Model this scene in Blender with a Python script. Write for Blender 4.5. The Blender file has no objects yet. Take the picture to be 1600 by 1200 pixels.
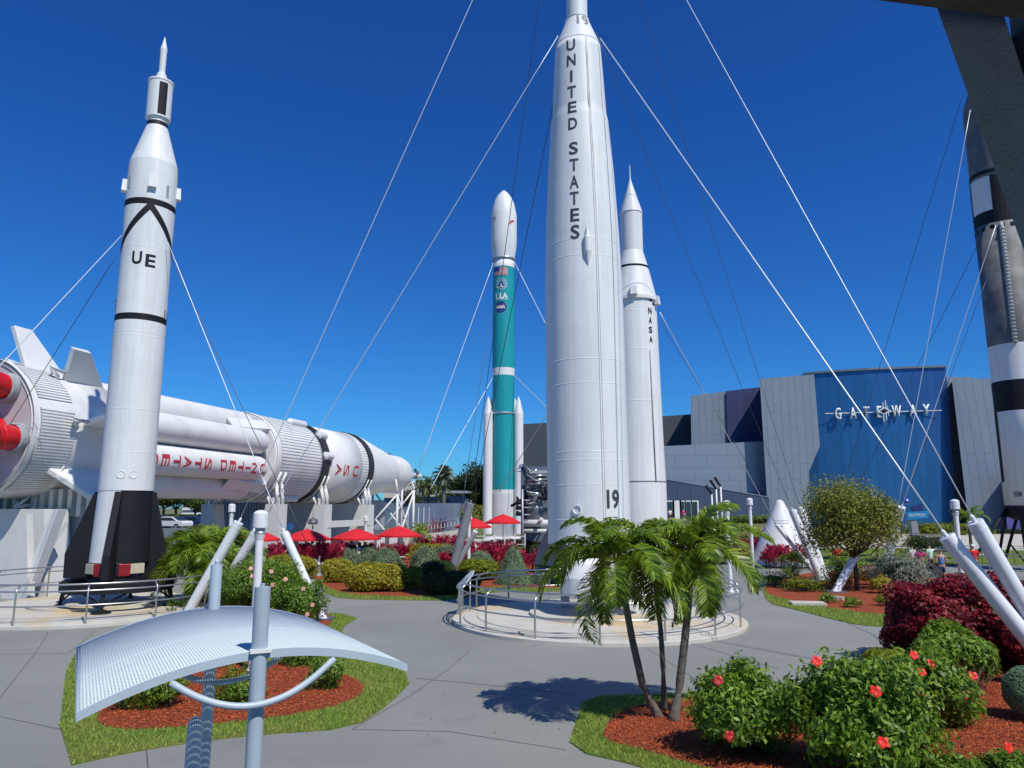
import bpy, bmesh, math, random
import numpy as np
from mathutils import Vector, Matrix
R = math.radians
random.seed(7)
rng = np.random.default_rng(11)
scene = bpy.context.scene
col = scene.collection

# ------------------------------------------------------------------ camera
F = 1150.0; TH = math.atan(192 / 1150.0); H = 4.0
SN, CS = math.sin(TH), math.cos(TH)
cam_d = bpy.data.cameras.new("camera")
cam = bpy.data.objects.new("camera", cam_d); col.objects.link(cam)
cam_d.sensor_width = 36; cam_d.lens = 36 * F / 1600
cam_d.clip_start = 0.1; cam_d.clip_end = 3000
cam.location = (0, 0, H); cam.rotation_euler = (math.pi / 2 + TH, 0, 0)
scene.camera = cam

# ------------------------------------------------------------------ sky and sun
SUN_EL = R(53); SX, SY = 0.60, -0.80            # horizontal direction towards the sun
world = bpy.data.worlds.new("World"); scene.world = world
world.use_nodes = True
wn = world.node_tree.nodes; wl = world.node_tree.links
bg = wn["Background"]
sky = wn.new("ShaderNodeTexSky"); sky.sky_type = 'NISHITA'; sky.sun_disc = False
sky.sun_elevation = SUN_EL; sky.sun_rotation = math.atan2(SX, SY)
sky.air_density = 1.0; sky.dust_density = 0.15; sky.ozone_density = 4.0; sky.altitude = 0
sep = wn.new("ShaderNodeSeparateColor"); cmb = wn.new("ShaderNodeCombineColor"); wl.new(sky.outputs[0], sep.inputs[0])
for i_, (pw_, k_) in enumerate(((1.24, .235), (1.19, .71), (1.0, 1.13))):      # deep polarised blue of a clear Florida noon
    a_ = wn.new("ShaderNodeMath"); a_.operation = 'MULTIPLY'; a_.inputs[1].default_value = 0.1; wl.new(sep.outputs[i_], a_.inputs[0])
    b_ = wn.new("ShaderNodeMath"); b_.operation = 'POWER'; b_.inputs[1].default_value = pw_; wl.new(a_.outputs[0], b_.inputs[0])
    c_ = wn.new("ShaderNodeMath"); c_.operation = 'MULTIPLY'; c_.inputs[1].default_value = k_ * 10; wl.new(b_.outputs[0], c_.inputs[0])
    wl.new(c_.outputs[0], cmb.inputs[i_])
wl.new(cmb.outputs[0], bg.inputs[0])
bg.inputs[1].default_value = 0.1
sd = bpy.data.lights.new("sun", 'SUN'); sd.energy = 4.3; sd.angle = R(0.5); sd.color = (1, 0.965, 0.865)
sun = bpy.data.objects.new("sun", sd); col.objects.link(sun)
sdir = Vector((SX * math.cos(SUN_EL), SY * math.cos(SUN_EL), math.sin(SUN_EL)))
sun.rotation_euler = sdir.to_track_quat('Z', 'Y').to_euler()
scene.view_settings.view_transform = 'Standard'; scene.view_settings.look = 'None'
scene.view_settings.exposure = 0.0; scene.view_settings.gamma = 1
scene.cycles.max_bounces = 6; scene.cycles.transparent_max_bounces = 12
scene.cycles.use_adaptive_sampling = True

# ------------------------------------------------------------------ pixel -> world (1600x1200 photograph)
def ratio(py):
    v = (600 - py) / F
    return (SN + v * CS) / (CS - v * SN)
def ray(px, py):
    v = (600 - py) / F
    return Vector(((px - 800) / F, CS - v * SN, SN + v * CS))
def G(px, py, z=0.0):
    d = ray(px, py); return Vector((0, 0, H)) + d * ((z - H) / d.z)
def at(px, py, Y):
    d = ray(px, py); return Vector((0, 0, H)) + d * (Y / d.y)
def cd(Y, z): return Y * CS + (z - H) * SN
def zof(py, Y): return H + Y * ratio(py)

# ------------------------------------------------------------------ materials
MATS = {}
def mat(name, c, rough=0.6, metal=0.0, var=0.0, vscale=3.0, bump=0.0, bscale=20.0, spec=0.4, c2=None, c2scale=2.0, c2lo=0.45, c2hi=0.6, coat=0.0, detail=4.0, streak=0.0, grime=None):
    if name in MATS: return MATS[name]
    m = bpy.data.materials.new(name); m.use_nodes = True
    n = m.node_tree.nodes; l = m.node_tree.links; b = n["Principled BSDF"]
    b.inputs['Base Color'].default_value = (*c, 1); b.inputs['Roughness'].default_value = rough
    b.inputs['Metallic'].default_value = metal; b.inputs['Specular IOR Level'].default_value = spec
    b.inputs['Coat Weight'].default_value = coat
    tc = n.new("ShaderNodeTexCoord")
    out = None
    if c2 is not None:
        t = n.new("ShaderNodeTexNoise"); t.inputs['Scale'].default_value = c2scale; t.inputs['Detail'].default_value = 5
        l.new(tc.outputs['Object'], t.inputs['Vector'])
        r = n.new("ShaderNodeValToRGB"); r.color_ramp.elements[0].position = c2lo; r.color_ramp.elements[1].position = c2hi
        r.color_ramp.elements[0].color = (*c, 1); r.color_ramp.elements[1].color = (*c2, 1)
        l.new(t.outputs[0], r.inputs[0]); out = r.outputs[0]
    if var > 0:
        t = n.new("ShaderNodeTexNoise"); t.inputs['Scale'].default_value = vscale; t.inputs['Detail'].default_value = detail
        l.new(tc.outputs['Object'], t.inputs['Vector'])
        mr = n.new("ShaderNodeMapRange"); mr.inputs[1].default_value = 0.25; mr.inputs[2].default_value = 0.75
        mr.inputs[3].default_value = 1 - var; mr.inputs[4].default_value = 1 + var
        l.new(t.outputs[0], mr.inputs[0])
        mx = n.new("ShaderNodeMix"); mx.data_type = 'RGBA'; mx.blend_type = 'MULTIPLY'; mx.inputs[0].default_value = 1
        if out: l.new(out, mx.inputs[6])
        else: mx.inputs[6].default_value = (*c, 1)
        l.new(mr.outputs[0], mx.inputs[7]); out = mx.outputs[2]
    if streak > 0:      # weather streaks running down the surface, and faint plate-to-plate tone changes
        mp = n.new("ShaderNodeMapping"); mp.inputs['Scale'].default_value = (5, 5, .22); l.new(tc.outputs['Object'], mp.inputs[0])
        t = n.new("ShaderNodeTexNoise"); t.inputs['Scale'].default_value = 1; t.inputs['Detail'].default_value = 6; t.inputs['Roughness'].default_value = .65; l.new(mp.outputs[0], t.inputs['Vector'])
        mr = n.new("ShaderNodeMapRange"); mr.inputs[1].default_value = .42; mr.inputs[2].default_value = .78; mr.inputs[3].default_value = 1; mr.inputs[4].default_value = 1 - streak
        l.new(t.outputs[0], mr.inputs[0])
        mp2 = n.new("ShaderNodeMapping"); mp2.inputs['Scale'].default_value = (.35, .35, .30); l.new(tc.outputs['Object'], mp2.inputs[0])
        vo = n.new("ShaderNodeTexVoronoi"); vo.distance = 'CHEBYCHEV'; vo.inputs['Scale'].default_value = 1; l.new(mp2.outputs[0], vo.inputs['Vector'])
        sp_ = n.new("ShaderNodeSeparateColor"); l.new(vo.outputs['Color'], sp_.inputs[0])
        mr2 = n.new("ShaderNodeMapRange"); mr2.inputs[3].default_value = 1 - streak * .35; mr2.inputs[4].default_value = 1.0; l.new(sp_.outputs[0], mr2.inputs[0])
        mm = n.new("ShaderNodeMath"); mm.operation = 'MULTIPLY'; l.new(mr.outputs[0], mm.inputs[0]); l.new(mr2.outputs[0], mm.inputs[1])
        mx = n.new("ShaderNodeMix"); mx.data_type = 'RGBA'; mx.blend_type = 'MULTIPLY'; mx.inputs[0].default_value = 1
        if out: l.new(out, mx.inputs[6])
        else: mx.inputs[6].default_value = (*c, 1)
        l.new(mm.outputs[0], mx.inputs[7]); out = mx.outputs[2]
    if grime:           # sparse spots and stains of a second colour: (colour, scale, lo, hi)
        t = n.new("ShaderNodeTexNoise"); t.inputs['Scale'].default_value = grime[1]; t.inputs['Detail'].default_value = 8; t.inputs['Roughness'].default_value = .7
        l.new(tc.outputs['Object'], t.inputs['Vector'])
        mr = n.new("ShaderNodeMapRange"); mr.inputs[1].default_value = grime[2]; mr.inputs[2].default_value = grime[3]; mr.inputs[4].default_value = grime[4]
        l.new(t.outputs[0], mr.inputs[0])
        mx = n.new("ShaderNodeMix"); mx.data_type = 'RGBA'; mx.inputs[7].default_value = (*grime[0], 1); l.new(mr.outputs[0], mx.inputs[0])
        if out: l.new(out, mx.inputs[6])
        else: mx.inputs[6].default_value = (*c, 1)
        out = mx.outputs[2]
    if out: l.new(out, b.inputs['Base Color'])
    if bump > 0:
        t = n.new("ShaderNodeTexNoise"); t.inputs['Scale'].default_value = bscale; t.inputs['Detail'].default_value = 6
        l.new(tc.outputs['Object'], t.inputs['Vector'])
        bp = n.new("ShaderNodeBump"); bp.inputs['Strength'].default_value = bump; bp.inputs['Distance'].default_value = 0.05
        l.new(t.outputs[0], bp.inputs['Height']); l.new(bp.outputs[0], b.inputs['Normal'])
    MATS[name] = m; return m

def leafmat(name, ca, cb, rough=0.5, trans=0.3, spec=0.3):
    if name in MATS: return MATS[name]
    m = bpy.data.materials.new(name); m.use_nodes = True
    n = m.node_tree.nodes; l = m.node_tree.links; b = n["Principled BSDF"]
    g = n.new("ShaderNodeNewGeometry")
    r = n.new("ShaderNodeValToRGB"); r.color_ramp.elements[0].color = (*ca, 1); r.color_ramp.elements[1].color = (*cb, 1)
    l.new(g.outputs['Random Per Island'], r.inputs[0])
    l.new(r.outputs[0], b.inputs['Base Color']); b.inputs['Roughness'].default_value = rough
    b.inputs['Specular IOR Level'].default_value = spec
    t = n.new("ShaderNodeBsdfTranslucent"); hsn = n.new("ShaderNodeHueSaturation"); hsn.inputs['Value'].default_value = 1.5
    hsn.inputs['Hue'].default_value = 0.49
    l.new(r.outputs[0], hsn.inputs['Color']); l.new(hsn.outputs[0], t.inputs[0])
    mx = n.new("ShaderNodeMixShader"); mx.inputs[0].default_value = trans
    l.new(b.outputs[0], mx.inputs[1]); l.new(t.outputs[0], mx.inputs[2])
    l.new(mx.outputs[0], n["Material Output"].inputs[0])
    MATS[name] = m; return m

def panelmat(name, ca, cb, pw, ph, rough=0.45, vertical=True, mortar=0.55, grad=None, msize=0.05, metal=0.2):
    """metal cladding panels in staggered courses with dark joints; object coordinates in metres (x,z)"""
    m = bpy.data.materials.new(name); m.use_nodes = True
    n = m.node_tree.nodes; l = m.node_tree.links; b = n["Principled BSDF"]
    b.inputs['Roughness'].default_value = rough; b.inputs['Metallic'].default_value = metal
    tc = n.new("ShaderNodeTexCoord"); sp = n.new("ShaderNodeSeparateXYZ"); cb_ = n.new("ShaderNodeCombineXYZ")
    l.new(tc.outputs['Object'], sp.inputs[0])
    if vertical: l.new(sp.outputs[2], cb_.inputs[0]); l.new(sp.outputs[0], cb_.inputs[1])
    else: l.new(sp.outputs[0], cb_.inputs[0]); l.new(sp.outputs[2], cb_.inputs[1])
    br = n.new("ShaderNodeTexBrick"); br.inputs['Scale'].default_value = 1; br.inputs['Brick Width'].default_value = ph
    br.inputs['Row Height'].default_value = pw; br.inputs['Mortar Size'].default_value = msize; br.inputs['Mortar Smooth'].default_value = 0.1
    br.offset = 0.37; br.offset_frequency = 2; br.squash = 1
    br.inputs['Color1'].default_value = (*ca, 1); br.inputs['Color2'].default_value = (*cb, 1)
    br.inputs['Mortar'].default_value = (ca[0] * mortar, ca[1] * mortar, ca[2] * mortar, 1); br.inputs['Bias'].default_value = 0
    l.new(cb_.outputs[0], br.inputs['Vector'])
    out = br.outputs[0]
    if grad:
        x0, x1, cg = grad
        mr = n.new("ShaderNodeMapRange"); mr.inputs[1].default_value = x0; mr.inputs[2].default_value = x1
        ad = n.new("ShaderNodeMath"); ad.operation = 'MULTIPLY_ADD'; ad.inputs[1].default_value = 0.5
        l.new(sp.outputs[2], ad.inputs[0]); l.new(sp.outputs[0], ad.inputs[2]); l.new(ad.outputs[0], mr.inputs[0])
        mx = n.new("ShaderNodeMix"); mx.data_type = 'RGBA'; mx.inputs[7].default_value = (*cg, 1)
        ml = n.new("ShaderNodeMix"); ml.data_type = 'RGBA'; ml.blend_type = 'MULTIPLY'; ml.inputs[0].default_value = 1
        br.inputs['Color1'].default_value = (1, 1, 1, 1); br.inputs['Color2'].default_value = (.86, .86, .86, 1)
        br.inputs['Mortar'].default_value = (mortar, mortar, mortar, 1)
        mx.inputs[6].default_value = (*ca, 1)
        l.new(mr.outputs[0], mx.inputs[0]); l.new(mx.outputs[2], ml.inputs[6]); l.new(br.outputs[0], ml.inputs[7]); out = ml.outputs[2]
    l.new(out, b.inputs['Base Color'])
    bp = n.new("ShaderNodeBump"); bp.inputs['Strength'].default_value = 0.3; bp.inputs['Distance'].default_value = 0.01; bp.invert = True
    l.new(br.outputs[1], bp.inputs['Height']); l.new(bp.outputs[0], b.inputs['Normal'])
    MATS[name] = m; return m

WHITE = mat("white_paint", (0.74, 0.745, 0.745), 0.5, var=0.03, vscale=1.2, bump=0.05, bscale=2.2, streak=.16, grime=((.42, .36, .28), 3.5, .66, .76, .5))
WHITE2 = mat("aged_white_paint", (0.73, 0.73, 0.72), 0.55, var=0.05, vscale=0.9, bump=0.05, bscale=3, c2=(0.64, 0.64, 0.62), c2scale=0.7, c2lo=.52, c2hi=.72, grime=((.40, .33, .25), 2.5, .66, .76, .5))
POSTW = mat("white_enamel", (0.74, 0.75, 0.77), 0.38, var=0.05, vscale=4, c2=(0.6, 0.6, 0.6), c2scale=3, c2lo=.55, c2hi=.8)
BLACK = mat("black_paint", (0.013, 0.014, 0.018), 0.6, spec=.2, var=0.2, vscale=2)
DARKTXT = mat("charcoal_lettering", (0.045, 0.05, 0.065), 0.5, var=0.1)
GREYTXT = mat("grey_lettering", (0.2, 0.21, 0.23), 0.5, var=0.1)
REDTXT = mat("red_lettering", (0.52, 0.03, 0.05), 0.5, var=0.08)
REDP = mat("red_gloss_paint", (0.6, 0.012, 0.016), 0.35, var=0.12, vscale=2)
DRED = mat("deep_red_paint", (0.25, 0.012, 0.016), 0.4, var=0.2)
GREYP = mat("grey_quilted_cover", (0.33, 0.35, 0.37), 0.8, var=0.18, vscale=4, bump=0.6, bscale=6)
TEAL = mat("teal_paint", (0.012, 0.30, 0.34), 0.42, var=0.07, vscale=0.6)
STEEL = mat("stainless_steel", (0.52, 0.52, 0.51), 0.32, 0.85, var=0.1)
DSTEEL = mat("dull_steel", (0.22, 0.23, 0.24), 0.45, 0.7, var=0.25, vscale=3)
GALV = mat("galvanised_steel", (0.38, 0.40, 0.43), 0.45, 0.5, var=0.12)
BLUEGREY = mat("pale_blue_grey_paint", (0.42, 0.50, 0.57), 0.4, var=0.05, vscale=3)
CONC = mat("pale_concrete", (0.50, 0.47, 0.42), 0.85, var=0.08, vscale=1.5, bump=0.15, bscale=12)
WCONC = mat("white_painted_concrete", (0.62, 0.63, 0.61), 0.75, var=0.07, vscale=0.8, bump=0.1, bscale=8, c2=(0.52, 0.52, 0.50), c2scale=.8, c2lo=.5, c2hi=.75)
CREAM = mat("cream_paint", (0.55, 0.50, 0.36), 0.6, var=0.1)
BEAMC = mat("rough_grey_concrete", (0.23, 0.27, 0.33), 0.9, var=0.08, vscale=6, bump=0.5, bscale=45)
ROOFC = mat("dark_timber_soffit", (0.10, 0.085, 0.06), 0.9, var=0.3, vscale=5, bump=0.4, bscale=18)
WIREL = mat("bright_wire_rope", (0.62, 0.64, 0.66), 0.4, 0.3, var=0.05)
WIRED = mat("dark_wire_rope", (0.09, 0.10, 0.12), 0.5, 0.3, var=0.05)
BARK = mat("grey_palm_bark", (0.135, 0.12, 0.10), 0.9, var=0.3, vscale=8, bump=0.6, bscale=14)
DBARK = mat("dark_bark", (0.075, 0.06, 0.045), 0.9, var=0.3, vscale=8, bump=0.6, bscale=14)
CORE_SHADE = mat("core_shade", (0.035, 0.032, 0.016), 0.95, var=0.3, vscale=6)  # near-black colour stands for the shade inside the foliage
GLASS = mat("dark_glass", (0.02, 0.03, 0.045), 0.08, spec=0.8)

# ------------------------------------------------------------------ object helpers
def link(o, parent=None):
    col.objects.link(o)
    if parent is not None: o.parent = parent
    return o
def tag(o, label=None, cat=None, group=None, kind=None):
    if label: o["label"] = label
    if cat: o["category"] = cat
    if group: o["group"] = group
    if kind: o["kind"] = kind
    return o
def thing(name, label, cat, loc=(0, 0, 0), rz=0.0, group=None):
    o = bpy.data.objects.new(name, None); o.location = loc; o.rotation_euler = (0, 0, rz)
    o.empty_display_size = 0.3
    link(o); return tag(o, label, cat, group)
def copy_thing(root, loc, rz, label, sc=1.0):
    c = root.copy(); col.objects.link(c); c.location = loc; c.rotation_euler = (0, 0, rz); c.scale = (sc, sc, sc); c["label"] = label
    for ch in list(root.children):
        d = ch.copy(); col.objects.link(d); d.parent = c
        for g in list(ch.children):
            e = g.copy(); col.objects.link(e); e.parent = d
    return c

class MB:
    def __init__(s): s.v = []; s.f = []; s.m = []; s.sm = []; s.sharp = []
    def add(s, vs, fs, mi=0, smooth=False):
        o = len(s.v); s.v.extend([tuple(p) for p in vs])
        for f in fs: s.f.append(tuple(o + i for i in f)); s.m.append(mi); s.sm.append(smooth)
        return s
    def box(s, c, d, rz=0.0, mi=0, M=None, taper=1.0):
        x, y, z = d[0] / 2, d[1] / 2, d[2] / 2
        vs = []
        for sz in (-1, 1):
            k = taper if sz > 0 else 1
            for sx, sy in ((-1, -1), (1, -1), (1, 1), (-1, 1)):
                p = Vector((sx * x * k, sy * y * k, sz * z))
                if M is not None: p = M @ p
                if rz: p = Matrix.Rotation(rz, 3, 'Z') @ p
                vs.append(p + Vector(c))
        return s.add(vs, [(3, 2, 1, 0), (4, 5, 6, 7), (0, 1, 5, 4), (1, 2, 6, 5), (2, 3, 7, 6), (3, 0, 4, 7)], mi)
    def bar(s, a, b, w, h=None, mi=0):
        a, b = Vector(a), Vector(b); h = h or w; d = (b - a); L = d.length; q = d.to_track_quat('Z', 'X').to_matrix()
        return s.box((a + b) / 2, (w, h, L), M=q, mi=mi)
    def lathe(s, prof, c=(0, 0, 0), axis=None, n=32, mi=0, cap0=True, cap1=True, smooth=True, mis=None, a0=0.0):
        """prof: list of (r, t) along axis; mis: material index per segment"""
        c = Vector(c)
        if axis is None: X, Yv, Z = Vector((1, 0, 0)), Vector((0, 1, 0)), Vector((0, 0, 1))
        else:
            Z = Vector(axis).normalized(); X = Vector((0, 0, 1)).cross(Z)
            X = Vector((1, 0, 0)) if X.length < 1e-4 else X.normalized(); Yv = Z.cross(X)
        o = len(s.v)
        for r, t in prof:
            for k in range(n):
                a = a0 + 2 * math.pi * k / n
                s.v.append(tuple(c + X * (r * math.cos(a)) + Yv * (r * math.sin(a)) + Z * t))
        for i in range(len(prof) - 1):
            m_ = mis[i] if mis else mi
            for k in range(n):
                k2 = (k + 1) % n
                s.f.append((o + i * n + k, o + i * n + k2, o + (i + 1) * n + k2, o + (i + 1) * n + k)); s.m.append(m_); s.sm.append(smooth)
        if smooth:
            for i in range(1, len(prof) - 1):
                (ra_, za_), (rb_, zb_), (rc_, zc_) = prof[i - 1], prof[i], prof[i + 1]
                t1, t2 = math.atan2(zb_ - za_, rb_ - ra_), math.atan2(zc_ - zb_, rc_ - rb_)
                if abs((t1 - t2 + math.pi) % (2 * math.pi) - math.pi) > 0.2:
                    for k in range(n): s.sharp.append((o + i * n + k, o + i * n + (k + 1) % n))
        if cap0 and prof[0][0] > 1e-5:
            s.f.append(tuple(o + k for k in reversed(range(n)))); s.m.append(mis[0] if mis else mi); s.sm.append(False)
        if cap1 and prof[-1][0] > 1e-5:
            e = o + (len(prof) - 1) * n
            s.f.append(tuple(e + k for k in range(n))); s.m.append(mis[-1] if mis else mi); s.sm.append(False)
        return s
    def tube(s, pts, r, n=8, mi=0, r2=None, caps=True, rs=None):
        pts = [Vector(p) for p in pts]; o = len(s.v); N = len(pts)
        X = None
        for i, p in enumerate(pts):
            d = (pts[min(i + 1, N - 1)] - pts[max(i - 1, 0)]).normalized()
            if X is None:
                X = d.cross(Vector((0, 0, 1)))
                if X.length < .3: X = d.cross(Vector((0, 1, 0)))
            else: X = X - d * X.dot(d)
            X.normalize(); Yv = d.cross(X)
            rr = rs[i] if rs else (r if r2 is None else r + (r2 - r) * i / (N - 1))
            for k in range(n):
                a = 2 * math.pi * k / n; s.v.append(tuple(p + X * (rr * math.cos(a)) + Yv * (rr * math.sin(a))))
        for i in range(N - 1):
            for k in range(n):
                k2 = (k + 1) % n
                s.f.append((o + i * n + k, o + (i + 1) * n + k, o + (i + 1) * n + k2, o + i * n + k2)); s.m.append(mi); s.sm.append(True)
        if caps:
            s.f.append(tuple(o + k for k in range(n))); s.m.append(mi); s.sm.append(False)
            e = o + (N - 1) * n; s.f.append(tuple(e + k for k in reversed(range(n)))); s.m.append(mi); s.sm.append(False)
        return s
    def prism(s, poly, z0, z1, mi=0, side=None):
        n = len(poly); vs = [(p[0], p[1], z0) for p in poly] + [(p[0], p[1], z1) for p in poly]
        s.add(vs, [tuple(reversed(range(n))), tuple(range(n, 2 * n))], mi)
        s.add(vs, [(i, (i + 1) % n, n + (i + 1) % n, n + i) for i in range(n)], mi if side is None else side)
        return s
    def slab(s, pts, off, mi=0):
        """solid from a 3D outline and an offset vector"""
        n = len(pts); off = Vector(off); vs = [Vector(p) for p in pts] + [Vector(p) + off for p in pts]
        return s.add(vs, [tuple(range(n)), tuple(reversed(range(n, 2 * n)))] + [(i, n + i, n + (i + 1) % n, (i + 1) % n) for i in range(n)], mi)
    def build(s, name, mats, parent=None, loc=None, bevel=0.0):
        me = bpy.data.meshes.new(name); me.from_pydata(s.v, [], s.f)
        if not isinstance(mats, (list, tuple)): mats = [mats]
        for m in mats: me.materials.append(m)
        me.polygons.foreach_set("material_index", s.m); me.polygons.foreach_set("use_smooth", s.sm)
        me.update()
        bm = bmesh.new(); bm.from_mesh(me); bmesh.ops.recalc_face_normals(bm, faces=bm.faces); bm.to_mesh(me); bm.free()
        if s.sharp:
            sh = {(min(a, b), max(a, b)) for a, b in s.sharp}; ne = len(me.edges); ev = np.empty(ne * 2, dtype=np.int32); me.edges.foreach_get("vertices", ev)
            at_ = me.attributes.new("sharp_edge", 'BOOLEAN', 'EDGE'); at_.data.foreach_set("value", [((min(a, b), max(a, b)) in sh) for a, b in ev.reshape(-1, 2)])
        o = bpy.data.objects.new(name, me)
        if loc is not None: o.location = loc
        if bevel > 0:
            b = o.modifiers.new("bevel", 'BEVEL'); b.width = bevel; b.segments = 2; b.limit_method = 'ANGLE'
        return link(o, parent)

def quads_obj(name, V, mats, parent=None, nper=4, idx=None, loc=None):
    """V: (n*nper,3) array; every nper verts are one face"""
    n = len(V) // nper
    me = bpy.data.meshes.new(name); me.vertices.add(len(V)); me.vertices.foreach_set("co", V.astype(np.float32).ravel())
    me.loops.add(len(V)); me.loops.foreach_set("vertex_index", np.arange(len(V), dtype=np.int32))
    me.polygons.add(n); me.polygons.foreach_set("loop_start", np.arange(0, len(V), nper, dtype=np.int32))
    if not isinstance(mats, (list, tuple)): mats = [mats]
    for m in mats: me.materials.append(m)
    if idx is not None: me.polygons.foreach_set("material_index", idx.astype(np.int32))
    me.update(calc_edges=True); me.validate()
    o = bpy.data.objects.new(name, me)
    if loc is not None: o.location = loc
    return link(o, parent)

def leaf_quads(C, N, ln, wd, fold=0.15, droop=0.0, updir=None):
    """one folded rhombic leaf at each centre C with normal N"""
    n = len(C); N = N / (np.linalg.norm(N, axis=1, keepdims=True) + 1e-9)
    t = rng.normal(size=(n, 3)) if updir is None else rng.normal(size=(n, 3)) * 0.55 + np.array(updir)
    t -= N * np.sum(t * N, axis=1, keepdims=True); t /= (np.linalg.norm(t, axis=1, keepdims=True) + 1e-9)
    b = np.cross(N, t)
    L = ln * rng.uniform(0.65, 1.25, (n, 1)); W = wd * rng.uniform(0.7, 1.2, (n, 1))
    p0 = C - t * L * 0.5; p2 = C + t * L * 0.5 - N * L * droop
    p1 = C + b * W * 0.5 + N * W * fold; p3 = C - b * W * 0.5 + N * W * fold
    return np.stack([p0, p1, p2, p3], axis=1).reshape(-1, 3)

def lumpy(dirs, seed, amp=0.22):
    r = np.random.default_rng(seed); out = np.ones(len(dirs))
    for f, a in ((2.2, 1.0), (4.3, 0.6), (8.0, 0.35)):
        for _ in range(3):
            k = r.normal(size=3) * f; out += amp * a / 3 * 1.6 * np.sin(dirs @ k + r.uniform(0, 6.28))
    return out

SEED = [100]
def foliage(name, parent, c, rad, n, ln, wd, mt, amp=0.22, power=2.0, flat=0.0, updir=None, shell=0.35, jit=0.55, bottom=-0.75, core=0.72, coremat=None, spill=0.0):
    SEED[0] += 1; sd_ = SEED[0]
    d = rng.normal(size=(int(n * 1.5), 3)); d /= np.linalg.norm(d, axis=1, keepdims=True)
    d = d[d[:, 2] > bottom][:n]
    if power != 2.0:
        k = (np.abs(d) ** power).sum(axis=1) ** (-1.0 / power); shp = k[:, None] * d
    else: shp = d
    lm = lumpy(d, sd_, amp)[:, None]
    rr = 1 - shell * rng.random((len(d), 1)) ** 1.6 + spill * np.maximum(0, rng.normal(size=(len(d), 1)))
    P = shp * lm * rr * np.array(rad) + np.array(c)
    N = d / np.array(rad); N /= np.linalg.norm(N, axis=1, keepdims=True); N = N + rng.normal(size=N.shape) * jit + np.array((0, 0, 0.25))
    V = leaf_quads(P, N, ln, wd, updir=updir)
    o = quads_obj(name, V, mt, parent)
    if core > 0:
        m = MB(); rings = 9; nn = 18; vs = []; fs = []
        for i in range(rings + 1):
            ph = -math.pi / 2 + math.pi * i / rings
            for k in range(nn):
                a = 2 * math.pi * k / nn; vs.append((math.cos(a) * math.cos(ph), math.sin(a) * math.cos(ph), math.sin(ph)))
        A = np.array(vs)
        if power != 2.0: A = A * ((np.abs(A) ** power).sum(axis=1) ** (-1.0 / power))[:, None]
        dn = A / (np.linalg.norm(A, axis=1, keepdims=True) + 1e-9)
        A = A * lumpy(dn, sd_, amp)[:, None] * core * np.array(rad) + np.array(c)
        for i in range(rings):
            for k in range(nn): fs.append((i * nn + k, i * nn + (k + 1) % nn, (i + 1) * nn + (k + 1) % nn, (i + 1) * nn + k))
        m.add([tuple(q) for q in A], fs, 0, True); m.build("shade_core", coremat or CORE_SHADE, parent)  # added solid core, dark like the shade among the leaves
    return o

# --------------------------------------------------------------- lettering
def glyph_mesh(txt, size, bold=0.0, width=None):
    cu = bpy.data.curves.new("txt", 'FONT'); cu.body = txt; cu.size = size; cu.offset = bold; cu.align_x = 'CENTER'; cu.align_y = 'CENTER'
    cu.resolution_u = 4
    o = bpy.data.objects.new("txt", cu); col.objects.link(o); bpy.context.view_layer.update()
    me = bpy.data.meshes.new_from_object(o.evaluated_get(bpy.context.evaluated_depsgraph_get()))
    bpy.data.objects.remove(o); bpy.data.curves.remove(cu)
    bm = bmesh.new(); bm.from_mesh(me); bpy.data.meshes.remove(me)
    xs = [v.co.x for v in bm.verts]; ys = [v.co.y for v in bm.verts]
    cx, cy = (min(xs) + max(xs)) / 2, (min(ys) + max(ys)) / 2
    k = (width / (max(xs) - min(xs))) if width else 1.0
    for v in bm.verts: v.co.x = (v.co.x - cx) * k; v.co.y -= cy
    return bm
def poly_bm(polys):
    bm = bmesh.new()
    for p in polys: bm.faces.new([bm.verts.new((x, y, 0)) for x, y in p])
    return bm
def slice_bm(bm, step):
    xs = [v.co.x for v in bm.verts]
    if not xs: return
    x = math.floor(min(xs) / step) * step + step
    while x < max(xs):
        bmesh.ops.bisect_plane(bm, geom=bm.verts[:] + bm.edges[:] + bm.faces[:], plane_co=(x, 0, 0), plane_no=(1, 0, 0)); x += step
def wrap(bm, name, m, parent, c, up, out, rfun, lift=0.012, thick=0.0, ang=0.0):
    """wrap a flat glyph round a cylinder: c on the axis, up along it, out = outward direction of the glyph's middle.
    rfun(t) = radius at distance t along up from c"""
    up = Vector(up).normalized(); out = Vector(out).normalized(); right = up.cross(out)
    r0 = rfun(0); slice_bm(bm, r0 * 0.12)
    for v in bm.verts:
        t = v.co.y; r = rfun(t) + lift; a = v.co.x / r0
        v.co = Vector(c) + up * t + out * (r * math.cos(a)) + right * (r * math.sin(a))
    me = bpy.data.meshes.new(name); bm.to_mesh(me); bm.free(); me.materials.append(m)
    o = bpy.data.objects.new(name, me); return link(o, parent)
def flat_text(txt, name, m, parent, loc, size, rot=(math.pi / 2, 0, 0), depth=0.0, bold=0.0, width=None):
    bm = glyph_mesh(txt, size, bold, width)
    if depth > 0:
        g = bmesh.ops.extrude_face_region(bm, geom=bm.faces[:])
        for v in [x for x in g['geom'] if isinstance(x, bmesh.types.BMVert)]: v.co.z += depth
    me = bpy.data.meshes.new(name); bm.to_mesh(me); bm.free(); me.materials.append(m)
    o = bpy.data.objects.new(name, me); o.location = loc; o.rotation_euler = rot; return link(o, parent)

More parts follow.
